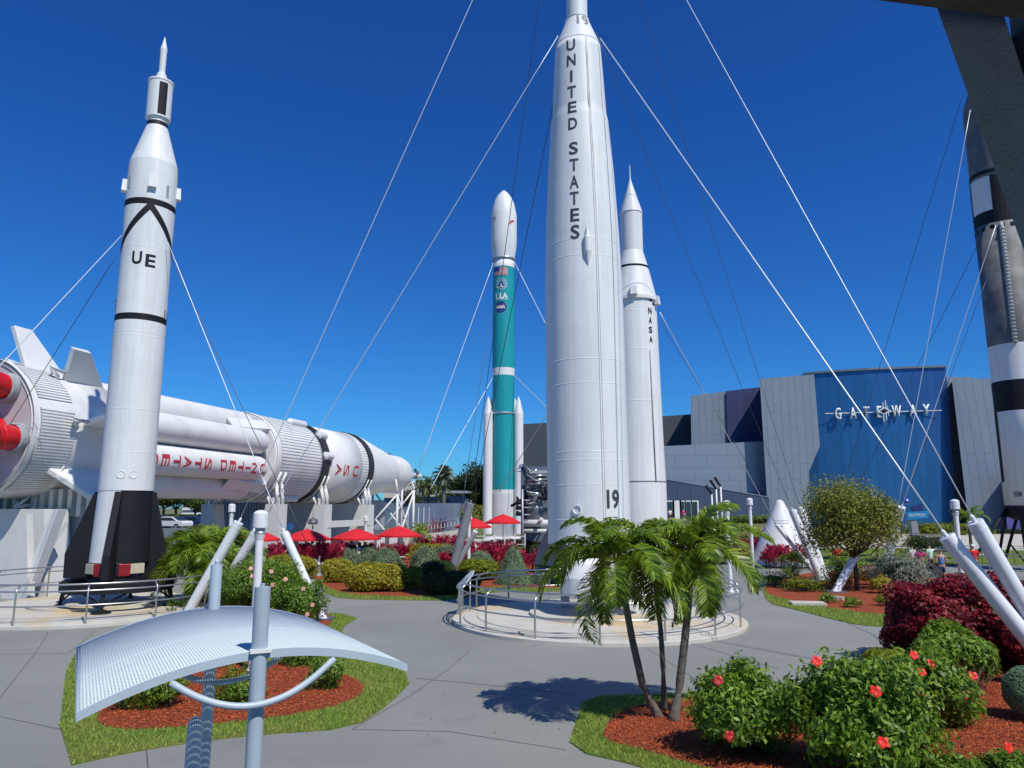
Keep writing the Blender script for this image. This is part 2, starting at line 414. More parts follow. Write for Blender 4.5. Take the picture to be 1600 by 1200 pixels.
def interp(tab, t):
    if t <= tab[0][0]: return tab[0][1]
    for (a, x), (b, y) in zip(tab, tab[1:]):
        if t <= b: return x + (y - x) * (t - a) / (b - a)
    return tab[-1][1]
def rprof(Y, rows, X=0.0):
    """rows (py, half width px) top->bottom; returns [(z, r)] bottom->top"""
    out = []; kx = math.cos(math.atan2(abs(X), Y))
    for py, hw in rows:
        z = zof(py, Y); r = hw * kx / F * cd(Y, z); z = zof(py, Y - r * 0.9); r = hw * kx / F * cd(Y, z)
        out.append((z, r))
    return out[::-1]

# ================================================================== GROUND
def stripe_pts(px_list, z=0.0): return [G(x, y, 0) for x, y in px_list]
g = MB(); g.add([(-900, -60, -0.02), (900, -60, -0.02), (900, 2400, -0.02), (-900, 2400, -0.02)], [(0, 1, 2, 3)])
tag(g.build("ground", mat("dry_grass_field", (0.12, 0.14, 0.05), 0.95, var=0.25, vscale=0.05, c2=(0.2, 0.19, 0.09), c2scale=0.03)), kind="structure")
PAVE = mat("grey_sealed_concrete", (0.222, 0.230, 0.215), 0.75, var=0.07, vscale=0.35, bump=0.2, bscale=45, c2=(0.250, 0.257, 0.24), c2scale=0.12, c2lo=.4, c2hi=.6, grime=((.11, .11, .105), .9, .56, .80, .55))
p = MB(); p.add([(-60, -20, 0), (75, -20, 0), (75, 62, 0), (-60, 62, 0)], [(0, 1, 2, 3)])
tag(p.build("pavement", PAVE), kind="structure")
PLAZA = mat("pale_plaza_concrete", (0.50, 0.47, 0.41), 0.85, var=0.06, vscale=0.2, bump=0.08, bscale=10)
p = MB(); p.add([(-14, 62, 0.004), (75, 62, 0.004), (75, 118, 0.004), (-14, 118, 0.004)], [(0, 1, 2, 3)])
tag(p.build("plaza", PLAZA), kind="structure")
p = MB(); p.prism([(-95, 68), (-28, 68), (-28, 135), (-95, 135)], -.5, 1.45)
tag(p.build("parking_lot", mat("asphalt", (0.075, 0.078, 0.085), 0.9, var=0.15, vscale=0.5)), kind="structure")
def smooth_poly(pts, it=2):
    for _ in range(it):
        q = []
        for i in range(len(pts)):
            a, b = pts[i], pts[(i + 1) % len(pts)]
            q += [a * 0.75 + b * 0.25, a * 0.25 + b * 0.75]
        pts = q
    return pts
def sheet(name, pxs, z, m, sm=1, h=0.0):
    pts = smooth_poly([G(x, y) for x, y in pxs], sm) if sm else [G(x, y) for x, y in pxs]
    b = MB(); b.prism(pts, -0.01, z); o = b.build(name, m); tag(o, kind="structure"); return pts
GRASS = mat("mown_grass", (0.13, 0.20, 0.028), 0.95, var=0.3, vscale=9, bump=0.8, bscale=60, c2=(0.21, 0.20, 0.05), c2scale=1.1, c2lo=.42, c2hi=.66)
MULCH = mat("red_wood_mulch", (0.25, 0.046, 0.014), 0.95, var=0.4, vscale=22, bump=1.0, bscale=38, c2=(0.36, 0.075, 0.024), c2scale=14, c2lo=.35, c2hi=.65)
def inside(P, poly):
    x, y = P[:, 0], P[:, 1]; ins = np.zeros(len(P), bool); n = len(poly); j = n - 1
    for i in range(n):
        xi, yi, xj, yj = poly[i][0], poly[i][1], poly[j][0], poly[j][1]
        c = ((yi > y) != (yj > y)) & (x < (xj - xi) * (y - yi) / (yj - yi + 1e-12) + xi); ins ^= c; j = i
    return ins
def scatter(poly, dens, cap=90000):
    xs = [q[0] for q in poly]; ys = [q[1] for q in poly]
    n = min(int((max(xs) - min(xs)) * (max(ys) - min(ys)) * dens), cap * 3)
    P = np.stack([rng.uniform(min(xs), max(xs), n), rng.uniform(min(ys), max(ys), n)], axis=1)
    return P[inside(P, poly)][:cap]
GBL = leafmat("grass_blades", (0.13, 0.22, 0.02), (0.40, 0.50, 0.10), rough=0.6, trans=0.35)
def blades(name, poly, holes, dens, h, z, cap=90000):
    P = scatter(poly, dens, cap)
    for hpoly in holes: P = P[~inside(P, hpoly)]
    P = P[(P[:, 1] > 6)]
    n = len(P); B = np.c_[P, np.full(n, z)]; a = rng.uniform(0, 6.28, n); w = h * 0.16
    dx = np.c_[np.cos(a), np.sin(a), np.zeros(n)] * w * rng.uniform(.6, 1.4, (n, 1))
    lean = rng.normal(size=(n, 3)) * h * 0.5; lean[:, 2] = h * rng.uniform(0.5, 1.2, n)
    V = np.stack([B - dx, B + dx, B + lean], axis=1).reshape(-1, 3)
    tag(quads_obj(name, V, GBL, nper=3), kind="stuff")
CHIP = leafmat("mulch_chips", (0.17, 0.026, 0.008), (0.62, 0.14, 0.045), rough=0.9, trans=0.0)
def chips(poly, dens, z, sz=0.06, cap=45000):
    P = scatter(poly, dens, cap); n = len(P)
    C = np.c_[P, z + 0.012 + 0.02 * rng.random(n)]; N = rng.normal(size=(n, 3)) * 0.35 + np.array((0, 0, 1))
    V = leaf_quads(C, N, sz, sz * 0.3, fold=0.0); tag(quads_obj("mulch_chips", V, CHIP), kind="stuff")
def litter(poly, n, z):
    P = scatter(poly, 40, 4000); P = P[rng.permutation(len(P))[:n]]; k = len(P)
    V = leaf_quads(np.c_[P, np.full(k, z + .03)], rng.normal(size=(k, 3)) * .4 + np.array((0, 0, 1)), .07, .035)
    return V

L1 = sheet("lawn", [(107, 1021), (85, 1203), (189, 1179), (297, 1161), (411, 1148), (551, 1139), (606, 1103), (649, 1059), (590, 1030), (545, 1003), (530, 983), (566, 962), (440, 955), (320, 960), (240, 985), (160, 1000)], 0.02, GRASS, 1)
M1 = sheet("mulch_bed", [(150, 1112), (156, 1142), (261, 1140), (334, 1133), (442, 1122), (533, 1104), (575, 1081), (556, 1062), (505, 1045), (400, 1035), (300, 1045), (200, 1075)], 0.035, MULCH, 2)
M1b = sheet("mulch_bed", [(300, 985), (500, 990), (525, 968), (495, 950), (380, 940), (300, 945)], 0.035, MULCH, 2)
blades("grass_blades", L1, [M1, M1b], 1300, 0.06, 0.02)
chips(M1, 650, 0.035)
L2 = sheet("lawn", [(914, 1090), (900, 1130), (887, 1172), (1010, 1200), (1130, 1245), (1700, 1300), (1720, 1000), (1392, 1008), (1385, 1022), (1300, 1062), (1200, 1082), (1095, 1084), (1010, 1087)], 0.02, GRASS, 1)
M2 = sheet("mulch_bed", [(985, 1105), (948, 1130), (940, 1160), (1000, 1172), (1090, 1200), (1240, 1235), (1700, 1280), (1720, 1020), (1500, 1022), (1430, 1035), (1380, 1052), (1250, 1090), (1150, 1094), (1090, 1092)], 0.035, MULCH, 2)
blades("grass_blades", L2, [M2], 1500, 0.06, 0.02)
chips(M2, 700, 0.035, cap=60000)
L3 = sheet("lawn", [(1190, 915), (1198, 943), (1240, 952), (1300, 968), (1345, 978), (1388, 980), (1500, 975), (1640, 960), (1640, 930), (1400, 905), (1300, 898), (1220, 903)], 0.02, GRASS, 1)
M3 = sheet("mulch_bed", [(1192, 918), (1202, 932), (1260, 944), (1320, 955), (1395, 963), (1640, 950), (1640, 928), (1400, 897), (1290, 892), (1225, 902)], 0.035, MULCH, 1)
blades("grass_blades", L3, [M3], 260, 0.09, 0.02)
L4 = sheet("lawn", [(488, 900), (505, 925), (530, 936), (620, 938), (705, 939), (760, 925), (860, 926), (935, 918), (935, 880), (700, 866), (560, 868), (480, 880)], 0.02, GRASS, 1)
M4 = sheet("mulch_bed", [(484, 898), (508, 918), (540, 929), (620, 933), (700, 933), (770, 916), (860, 921), (925, 913), (925, 882), (700, 869), (560, 870), (478, 882)], 0.035, MULCH, 1)
blades("grass_blades", L4, [M4], 200, 0.09, 0.02)
L5 = sheet("lawn", [(1060, 880), (1240, 884), (1460, 884), (1660, 882), (1660, 862), (1440, 857), (1240, 857), (1060, 857)], 0.02, GRASS, 1)
blades("grass_blades", L5, [], 30, 0.12, 0.02, cap=30000)
for lp in (M2, M1):
    V_ = litter(lp, 90, .05); tag(quads_obj("fallen_leaves", V_, leafmat("fallen_leaf", (.25, .16, .03), (.45, .30, .08), trans=.1)), kind="stuff")
lp = [G(640, 1075), G(900, 1060), G(900, 1150), G(560, 1160)]; V_ = litter(lp, 26, -.02); tag(quads_obj("fallen_leaves", V_, MATS["fallen_leaf"]), kind="stuff")
# grey joints sawn in the pavement
jm = mat("sawn_joint", (0.09, 0.092, 0.095), 0.9)
def joint(pts, w=0.018):
    P3 = [G(x, y) for x, y in pts]; b = MB()
    for a, c in zip(P3, P3[1:]):
        d = (c - a).normalized(); n_ = Vector((-d.y, d.x, 0)) * w / 2
        b.add([a - n_ + Vector((0, 0, .004)), a + n_ + Vector((0, 0, .004)), c + n_ + Vector((0, 0, .004)), c - n_ + Vector((0, 0, .004))], [(0, 1, 2, 3)])
    tag(b.build("pavement_joint", jm), kind="structure")
joint([(649, 1060), (780, 1072), (905, 1086)], .03); joint([(551, 1140), (700, 1143), (885, 1172)], .022)
joint([(551, 1139), (640, 1088), (700, 1046), (735, 1016)]); joint([(1010, 1012), (1100, 1070)]); joint([(1060, 1000), (1215, 1045)], .03)
joint([(1324, 974), (1365, 992), (1384, 1010), (1386, 1022)], .04); joint([(0, 1022), (108, 1021)]); joint([(108, 1020), (150, 985)])
joint([(229, 1172), (232, 1210)], .02); joint([(0, 1120), (96, 1140)]); joint([(0, 1090), (60, 1015), (75, 988)])
# ================================================================== LAUNCH PLATFORMS AND RAILINGS
def platform(c, rad, label, sx=1.0):
    t = thing("display_platform", label, "platform", c, group="round display platforms")
    st = mat("stained_pale_concrete", (0.52, 0.50, 0.45), 0.85, var=0.10, vscale=1.2, bump=0.15, bscale=14, c2=(0.55, 0.40, 0.20), c2scale=0.22, c2lo=.52, c2hi=.7)
    b = MB(); b.lathe([(rad + 0.02, -0.02), (rad + 0.02, 0.10), (rad - 0.04, 0.12)], n=96, cap0=False); b.build("base_slab", st, t)
    b = MB(); b.lathe([(rad - 0.38, 0.115), (rad - 0.38, 0.165), (rad - 0.42, 0.175)], n=96, cap0=False); b.build("step", st, t)
    b = MB(); b.lathe([(rad - 0.85, 0.17), (rad - 0.85, 0.20), (rad - 0.88, 0.21)], n=96, cap0=False); b.build("step", st, t)
    b = MB(); b.lathe([(rad * 0.47, 0.205), (rad * 0.47, 0.30), (rad * 0.46, 0.31)], n=64, cap0=False); b.build("plinth", st, t)
    return t
def railing(c, rad, n, label, gap=(0, 0), a0=0.0, hs=1.0):
    t = thing("guard_railing", label, "railing", c, group="steel guard railings round the displays")
    arc = lambda r, z: [(r * math.cos(a0 + 2 * math.pi * k / 96), r * math.sin(a0 + 2 * math.pi * k / 96), z) for k in range(97)]
    for r, z, w in ((rad - 0.20, 1.40 * hs, .030), (rad, 1.20 * hs, .026), (rad, .72 * hs, .024)):
        m = MB(); m.tube(arc(r, z), w, n=8, caps=False); m.build("rail", STEEL, t)
    for k in range(n):
        a = a0 + 2 * math.pi * (k + 0.5) / n; x, y = math.cos(a), math.sin(a); m = MB()
        m.tube([(rad * x, rad * y, 0), (rad * x, rad * y, 1.22 * hs), ((rad - 0.2) * x, (rad - 0.2) * y, 1.40 * hs)], .032, n=8)
        m.lathe([(.06, 0), (.06, .012)], (rad * x, rad * y, 0), n=10); m.build("post", STEEL, t)
    return t
C2 = Vector(((924 - 800) / F * cd(27.6, 0), 27.6, 0))
P2C = Vector(((934 - 800) / F * cd(27.2, 0), 27.4, 0))
platform(P2C, 5.15, "round pale concrete platform under the tall white UNITED STATES rocket")
railing(P2C + Vector((0, 0, .0)), 5.02, 16, "curved steel railing round the tall UNITED STATES rocket, behind the palm", a0=.1)
P1C = Vector((-16.5, 30.2, 0)); C1 = Vector(((181 - 800) / F * cd(29.4, 0), 29.4, 0))
platform(P1C, 5.0, "round tan stained concrete platform under the black finned UE rocket")
railing(P1C, 4.9, 14, "curved steel railing round the black finned UE rocket at the left")

# sloping oval information panel on the railing
t = thing("info_panel", "tilted oval information panel on two posts at the railing's left end", "panel", G(728, 962))
M_ = Matrix.Rotation(R(-38), 3, 'X')
def panel_obj(t, w, hgt, z, tilt, rz):
    m = MB(); n = 32; o = []
    Mx = Matrix.Rotation(rz, 3, 'Z') @ Matrix.Rotation(tilt, 3, 'X')
    o = [Mx @ Vector((w * math.cos(2 * math.pi * k / n), hgt * math.sin(2 * math.pi * k / n), 0)) + Vector((0, 0, z)) for k in range(n)]
    m.slab(o, Mx @ Vector((0, 0, -.03))); m.build("panel_board", mat("printed_panel", (0.5, 0.55, 0.58), .35, var=.35, vscale=9), t)
panel_obj(t, .26, .42, 1.33, R(48), R(-65))
for dx in (-.12, .14):
    m = MB(); m.tube([(dx, dx, 0), (dx, dx, 1.3)], .024); m.build("post", STEEL, t)

# ================================================================== CENTRAL ROCKET (white, UNITED STATES 19)
def rows_r(rows, Y):
    pr = rprof(Y, rows); return pr
A2Y = 27.6; ax2 = C2.x
root = thing("rocket", "tallest white rocket lettered UNITED STATES with the number 19", "rocket", (C2.x, C2.y, 0), group="upright rockets of the garden")
pr = rprof(A2Y, [(57, 35), (66, 36), (120, 39.5), (163, 42.0), (172, 44.5), (250, 51), (350, 57), (430, 60), (500, 61), (700, 63), (780, 64), (838, 64.5)])
zr = [(z, r) for z, r in pr]
rad2 = lambda z: interp(zr, z)
lo, hi = pr[0][0], pr[-1][0]
m = MB()
seams = [zof(y, A2Y - 1.4) for y in (398, 372, 560, 598, 705, 718, 757, 812)]
prof = []
zs = sorted(set([z for z, _ in pr] + [s for s in seams] + [s + .02 for s in seams] + [s - .02 for s in seams] + [lo + (hi - lo) * k / 40 for k in range(41)]))
for z in zs:
    r = rad2(z)
    if any(abs(z - s) < 1e-6 for s in seams): r += .007
    prof.append((r, z))
m.lathe(prof, n=72)
body = m.build("body", WHITE, root)
zc = zof(20, A2Y - .6); z3 = zof(-150, A2Y)
m = MB(); m.lathe([(rad2(hi) * .985, hi), (rad2(hi) * .985 + .02, hi + .03), (.47, zc), (.49, zc + .05), (.44, zc + .08)], n=64)
cone = m.build("cone", WHITE, root)
zt = 36.5
m = MB(); m.lathe([(.43, zc + .08), (.43, zt - 3), (.40, zt - 2.8), (.40, zt - 1), (.25, zt - .3), (0.02, zt)], n=40)
m.build("upper_stage", WHITE, root)
out2 = Vector((-C2.x, -C2.y, 0)).normalized()
def dir_for_px(C, r, px, py, Y):
    """outward direction of the surface point of a cylinder seen at px"""
    o = Vector((-C.x, -C.y, 0)).normalized(); rt = Vector((0, 0, 1)).cross(o); best = None; z = zof(py, Y - r)
    for k in range(-150, 151):
        a = k / 100; q = o * math.cos(a) + rt * math.sin(a); p_ = C + q * r; x = 800 + F * p_.x / cd(p_.y, z)
        if best is None or abs(x - px) < best[0]: best = (abs(x - px), q)
    return best[1]
def letters(par, C, Y, rfun, items, m, bold=.0, width=None, name="letter"):
    for ch, px, py, hpx in items:
        z = zof(py, Y - rfun(zof(py, Y))); r = rfun(z)
        dz = abs(zof(py - hpx / 2, Y - r) - zof(py + hpx / 2, Y - r))
        bm = glyph_mesh(ch, dz / .70, bold, (width / F * cd(Y - r, z)) if (width and ch not in "I1") else None)
        wrap(bm, name, m, par, (0, 0, z), (0, 0, 1), dir_for_px(C, r, px, py, Y), lambda t, z=z: rfun(z + t))
letters(body, C2, A2Y, rad2, [("U", 898, 69, 17), ("N", 898.5, 93, 18), ("I", 898.5, 118, 18), ("T", 899, 142.5, 18), ("E", 899.5, 167, 18.5), ("D", 900, 192.5, 18.5),
    ("S", 901, 231, 19), ("T", 901.5, 257, 19), ("A", 902, 283.5, 20), ("T", 902, 309, 20), ("E", 902.5, 335, 20), ("S", 903, 361.5, 21)], DARKTXT, bold=.012, width=14)
letters(body, C2, A2Y, rad2, [("19", 959.5, 780, 27)], mat("number_paint", (.05, .055, .065), .5), bold=.03, width=24)
conef = lambda z: interp([(hi, rad2(hi)), (zc, .47)], z)
letters(cone, C2, A2Y, conef, [("19", 917, 33, 17)], GREYTXT, bold=.02, width=20)
# conduits, pod, vent
a_ = dir_for_px(C2, 1.5, 942, 700, A2Y)
m = MB()
for da in (0, .05):
    q = Matrix.Rotation(da, 3, 'Z') @ a_
    m.tube([q * (rad2(z) + .01) + Vector((0, 0, z)) for z in [lo + (hi - lo) * k / 24 for k in range(25)]], .02, n=6)
m.build("conduit", WHITE2, root)
zp = zof(382, A2Y - 1.4); q = dir_for_px(C2, rad2(zp), 922, 382, A2Y)
m = MB(); m.lathe([(.0, -.85), (.09, -.55), (.15, -.3), (.15, .25), (.10, .3), (0, .75)], (q.x * (rad2(zp) + .04), q.y * (rad2(zp) + .04), zp), n=20)
m.build("equipment_pod", WHITE, root)
zp = zof(796, A2Y - 1.5); q = dir_for_px(C2, 1.5, 903, 796, A2Y)
m = MB(); m.lathe([(.15, -.02), (.165, .03), (.14, .035), (.12, -.05), (.02, -.06)], (q.x * 1.53, q.y * 1.53, zp), axis=q, n=28); m.build("round_vent", WHITE2, root)
# booster fairings, fin and stand
for x_, y_ in ((-.35, -1.25), (1.15, -.9)):
    m = MB(); m.lathe([(.70, 1.0), (.76, 1.05), (.80, 1.6), (.66, 2.1), (.40, 2.32), (.03, 2.42)], (x_, y_, 0), n=36); m.build("booster_fairing", WHITE2, root)
m = MB(); fo = Vector(C2)
finp = [at(869, 806, 27.3) - fo, at(869, 884, 27.3) - fo, at(838, 881, 29.5) - fo, at(845, 856, 29.4) - fo]
m.slab(finp, (-.09, -.02, 0)); m.build("fin", mat("fin_shade_grey", (.15, .16, .19), .5, var=.06), root)  # shade on the fin's visible face put into its dark base colour
m = MB(); m.lathe([(1.50, lo - .30), (1.535, lo - .28), (rad2(lo), lo)], n=64); m.lathe([(.5, 1.3), (.62, 1.8), (.7, lo - .28)], n=24)
m.build("tail_ring", WHITE2, root)
for a in (R(250), R(300), R(40), R(140)):
    m = MB(); x, y = 1.15 * math.cos(a), 1.15 * math.sin(a); m.lathe([(.30, .31), (.30, .36), (.17, .38), (.15, lo - .2)], (x, y, 0), n=20)
    m.build("support_leg", GALV, root)
m = MB(); m.bar((-1.1, -.8, 1.6), (1.2, -.8, 1.6), .14); m.bar((-1.1, .8, 1.6), (1.2, .8, 1.6), .14); m.bar((-1.2, -.9, 1.6), (-1.2, .9, 1.6), .14); m.bar((1.2, -.9, 1.6), (1.2, .9, 1.6), .14)
m.build("stand_frame", GALV, root)

root.rotation_euler = (0, -R(.4), 0)
# ================================================================== LEFT ROCKET (UE)
Y1 = 29.4
root = thing("rocket", "white rocket lettered UE with black stripes and black tail fins", "rocket", (C1.x, C1.y, 0), group="upright rockets of the garden")
dxt = lambda px, py: (px - 800) / F * cd(Y1, zof(py, Y1)) - C1.x
pr = rprof(Y1, [(246, 38.6), (262, 39.6), (300, 40.5), (345, 40.0), (400, 39.6), (500, 41.2), (630, 42.2), (745, 43.6), (766, 44)], C1.x)
rad1 = lambda z: interp(pr, z)
lo, hi = pr[0][0], pr[-1][0]
bands = [(zof(491.5, Y1 - 1.1), .27), (zof(312, Y1 - 1.0), .27)]
zs = set([z for z, _ in pr] + [lo + (hi - lo) * k / 30 for k in range(31)])
for bz, h in bands: zs |= {bz - h / 2, bz + h / 2}
seam1 = [zof(y, Y1 - 1.1) for y in (515, 521, 637, 705, 380)]
for s in seam1: zs |= {s - .02, s, s + .02}
zs = sorted(zs); prof = [(rad1(z) + (.006 if any(abs(z - s) < 1e-6 for s in seam1) else 0), z) for z in zs]
mis = [1 if any(bz - h / 2 - 1e-6 <= zs[i] and zs[i + 1] <= bz + h / 2 + 1e-6 for bz, h in bands) else 0 for i in range(len(zs) - 1)]
m = MB(); m.lathe(prof, n=64, mis=mis); body = m.build("body", [WHITE, BLACK], root)
# diagonal stripes from the upper band
def stripe(par, C, Y, rf, p0, p1, w, name="stripe", n=12):
    bm_v = []; m = MB(); pts = []
    for k in range(n + 1):
        px = p0[0] + (p1[0] - p0[0]) * k / n; py = p0[1] + (p1[1] - p0[1]) * k / n
        pts.append((px, py))
    vs = []
    for px, py in pts:
        z = zof(py, Y - rf(zof(py, Y)) * .6); 
        for s in (-1, 1):
            q = dir_for_px(C, rf(z), px, py, Y); rt = Vector((0, 0, 1)).cross(q)
            d = (q * (rf(z) + .012) + rt * (s * w / 2)); d = d.normalized() * (rf(z) + .013); vs.append(d + Vector((0, 0, z)))
    m.add(vs, [(2 * i, 2 * i + 1, 2 * i + 3, 2 * i + 2) for i in range(n)]); m.build(name, BLACK, par)
C1v = C1
def ang_dir(C, a):
    o = Vector((-C.x, -C.y, 0)).normalized(); rt = Vector((0, 0, 1)).cross(o); return o * math.cos(a) + rt * math.sin(a)
zA, zB = zof(318, Y1 - 1), zof(398, Y1 - .2)
for s in (-1, 1):
    vs = []; N = 14
    for k in range(N + 1):
        f = k / N; a = s * (R(88) * f) + R(0); z = zA + (zB - zA) * f
        for e in (-1, 1): vs.append(ang_dir(C1, a) * (rad1(z) + .012 + .002 * (s > 0)) + Vector((0, 0, z + e * .19)))
    m = MB(); m.add(vs, [(2 * i, 2 * i + 1, 2 * i + 3, 2 * i + 2) for i in range(N)]); m.build("diagonal_stripe", BLACK, body)
letters(body, C1, Y1, rad1, [("U", 214, 402, 19), ("E", 235, 405, 19)], BLACK, bold=.018, width=14.5)
letters(body, C1, Y1, rad1, [("E", 176.5, 474, 18), ("U", 259, 484, 18)], BLACK, bold=.01, width=13)
# hatches near the base
for px in (187, 210):
    z = zof(741, Y1 - 1.2); q = dir_for_px(C1, 1.18, px, 741, Y1); m = MB()
    m.lathe([(.15, 0), (.15, .02), (.125, .02), (.125, .004)], q * (rad1(z) - .003) + Vector((0, 0, z)), axis=q, n=24); m.build("round_hatch", WHITE2, root)
# guidance section boxes
z = zof(282, Y1 - 1)
for a in (R(-88), R(0), R(88)):
    q = ang_dir(C1, a); m = MB(); m.box(q * (rad1(z) + .05) + Vector((0, 0, z)), (.32, .24, .5), rz=math.atan2(q.y, q.x) + math.pi / 2, taper=.8); m.build("instrument_box", WHITE2 if a else WHITE, root)
for px, py in ((203, 281), (262, 290)):
    z = zof(py, Y1 - 1); q = dir_for_px(C1, rad1(z), px, py, Y1); m = MB(); m.box(q * (rad1(z) + .004) + Vector((0, 0, z)), (.12, .02, .55), rz=math.atan2(q.y, q.x) + math.pi / 2); m.build("small_hatch", GREYP, root)
# nose: cone, neck band, spinning drum and needle
zc0 = hi; zc1 = zof(193, Y1 - .4); r1 = 17.6 * .88 / F * cd(Y1, zc1)
zn1, zn2 = zof(188, Y1 - .3), zof(183, Y1 - .3)
m = MB(); m.lathe([(rad1(hi), hi), (r1, zc1), (r1 + .01, zc1 + .01), (r1 - .02, zc1 + .2), (r1 - .06, zc1 + .42)], n=56, mis=[0, 1, 1, 0]); m.build("nose_cone", [WHITE, BLACK], root)
zd0, zd1 = zof(178, Y1 - .5), zof(122, Y1 - .5); rd = 20.3 * .88 / F * cd(Y1, zd0)
m = MB(); m.lathe([(r1 * .75, zc1 + .42), (rd * .8, zd0 - .12), (rd, zd0), (rd, zd1), (rd * 1.05, zd1 + .02), (rd * 1.05, zd1 + .1), (rd * .9, zd1 + .12), (.3, zd1 + .16), (.2, zd1 + .35)], n=48)
drum = m.build("spinning_drum", WHITE, root)
bm = poly_bm([[(-.17, -.75), (.17, -.75), (.17, .72), (-.17, .72)]]); wrap(bm, "black_stripe", BLACK, drum, (0, 0, (zd0 + zd1) / 2), (0, 0, 1), ang_dir(C1, R(14)), lambda t: rd)
zt0, zt1, zt2 = zd1 + .3, zof(78, Y1), zof(58, Y1)
m = MB(); m.lathe([(.21, zt0), (.21, zt0 + .12), (.13, zt0 + .25), (.135, zt1 - .2), (.15, zt1), (.01, zt2)], n=24); m.build("nose_probe", WHITE, root)
# tail: white/black lower skirt, four black fins, launch ring
zb = zof(880, Y1 - 1.0)
m = MB(); base = math.atan2(-C1.y, -C1.x); n = 64
m.lathe([(1.08, zb), (pr[0][1] - .01, lo - .03), (pr[0][1] + .005, lo)], n=n)
o = m.build("tail_skirt", [WHITE, BLACK], root)
for pl in o.data.polygons:
    cx, cy = pl.center.x, pl.center.y; a = (math.degrees(math.atan2(cy, cx) - base) + 540) % 360 - 180
    if a > -12 or a < -95: pl.material_index = 1
ftop, fbot = lo - .05, zof(903, Y1 - .5)
for k, a in enumerate((-14, 76, 166, 256)):
    q = ang_dir(C1, R(a)); rt = Vector((0, 0, 1)).cross(q); w = .10 if k != 0 else .12
    ol = [q * .9 + Vector((0, 0, ftop)), q * 1.1 + Vector((0, 0, ftop)), q * 1.95 + Vector((0, 0, fbot + .9)), q * 1.93 + Vector((0, 0, fbot)), q * .9 + Vector((0, 0, fbot))]
    if k == 1: ol = [Vector((p_.x * (.84 if p_.z < ftop - .5 else 1), p_.y * (.84 if p_.z < ftop - .5 else 1), p_.z)) for p_ in ol]
    m = MB(); m.slab([p_ - rt * w for p_ in ol], rt * 2 * w); m.build("tail_fin", BLACK, root, bevel=.02)
for a, k in ((-62, 0), (32, 1)):
    q = ang_dir(C1, R(a)); z0 = zb - .42
    m = MB(); m.box(q * .95 + Vector((0, 0, z0 + .2)), (.55, .4, .36), rz=math.atan2(q.y, q.x) + math.pi / 2); m.build("cable_mast_shoe", CREAM, root)
for a in (-38, 8):
    q = ang_dir(C1, R(a)); m = MB(); m.box(q * 1.02 + Vector((0, 0, zb - .26)), (.42, .3, .46), rz=math.atan2(q.y, q.x) + math.pi / 2)
    m.build("red_cover", DRED, root, bevel=.03)
zr_ = zof(918, Y1 - 1.2)
m = MB(); m.lathe([(1.75, zr_ - .18), (1.98, zr_ - .18), (1.98, zr_ + .16), (1.9, zr_ + .2), (1.75, zr_ + .12), (1.75, zr_ - .18)], n=64, cap0=False, cap1=False); m.lathe([(1.1, zr_ - .02), (1.1, zr_ + .3)], n=32)
m.build("launch_ring", BLACK, root)
for a in (-14, 76, 166, 256):
    q = ang_dir(C1, R(a)); rt = Vector((0, 0, 1)).cross(q); m = MB()
    m.tube([q * 1.85 + Vector((0, 0, zr_)), q * 1.98 + Vector((0, 0, .3))], .07); m.tube([q * 1.9 + Vector((0, 0, .5)) , q * 1.55 + rt * .9 + Vector((0, 0, zr_ - .1))], .035); m.tube([q * 1.9 + Vector((0, 0, .5)), q * 1.55 - rt * .9 + Vector((0, 0, zr_ - .1))], .035)
    m.lathe([(.34, .20), (.34, .26), (.12, .34)], q * 1.98, n=20); m.build("support_leg", BLACK, root)

# ================================================================== NASA ROCKET
Y3 = 35.5; C3 = Vector(((997 - 800) / F * cd(Y3, 6), Y3, 0))
root = thing("rocket", "white rocket lettered NASA with a needle nose behind the UNITED STATES rocket", "rocket", C3, group="upright rockets of the garden")
pr = rprof(Y3, [(466, 35.5), (600, 38.5), (700, 41), (752, 43), (850, 43.5)], 6.0)
rad3 = lambda z: interp(pr, z); lo, hi = pr[0][0], pr[-1][0]
seams = [zof(y, Y3 - 1) for y in (485, 545, 626, 698)]
zs = sorted(set([z for z, _ in pr] + seams + [s - .025 for s in seams] + [s + .025 for s in seams]))
m = MB(); m.lathe([(rad3(z) + (.007 if z in seams else 0), z) for z in zs], n=56); body = m.build("body", WHITE, root)
zk = zof(752, Y3 - 1.3)
m = MB(); nr = 150; prf = []
for k in range(nr):
    a = 2 * math.pi * k / nr; r = rad3(zk) - .02 + (.018 if k % 2 else -.010); prf.append((r * math.cos(a), r * math.sin(a)))
m.prism(prf, .6, zk); o = m.build("ribbed_skirt", WHITE2, root)
m = MB(); m.lathe([(rad3(zk) + .012, zk - .02), (rad3(zk) + .012, zk + .03)], n=56); m.build("skirt_seam", GREYTXT, root)
za, zb_, zc_, zd_, ze, zf = zof(461, Y3 - 1), zof(413, Y3 - .8), zof(388, Y3 - .6), zof(329, Y3 - .5), zof(283, Y3), zof(258, Y3)
ra = 36.5 / F * cd(Y3, za); rb = 24 / F * cd(Y3, zb_); rc = 17 / F * cd(Y3, zc_)
m = MB(); m.lathe([(ra * 1.04, hi), (ra * 1.04, za), (ra * .98, za + .03), (rb + .02, zb_ - .04), (rb + .03, zb_ - .04), (rb + .03, zb_ + .06), (rb, zb_ + .06), (rc, zc_)], n=48, mis=[0, 0, 0, 1, 1, 1, 0]); m.build("adapter_cone", [WHITE, BLACK], root)
m = MB(); m.lathe([(rc, zc_), (rc, zd_), (rc + .03, zd_ + .02), (rc + .02, zd_ + .08), (.06, ze), (.05, ze + .1), (.035, ze + .12), (.02, zf)], n=40); m.build("nose_section", WHITE, root)
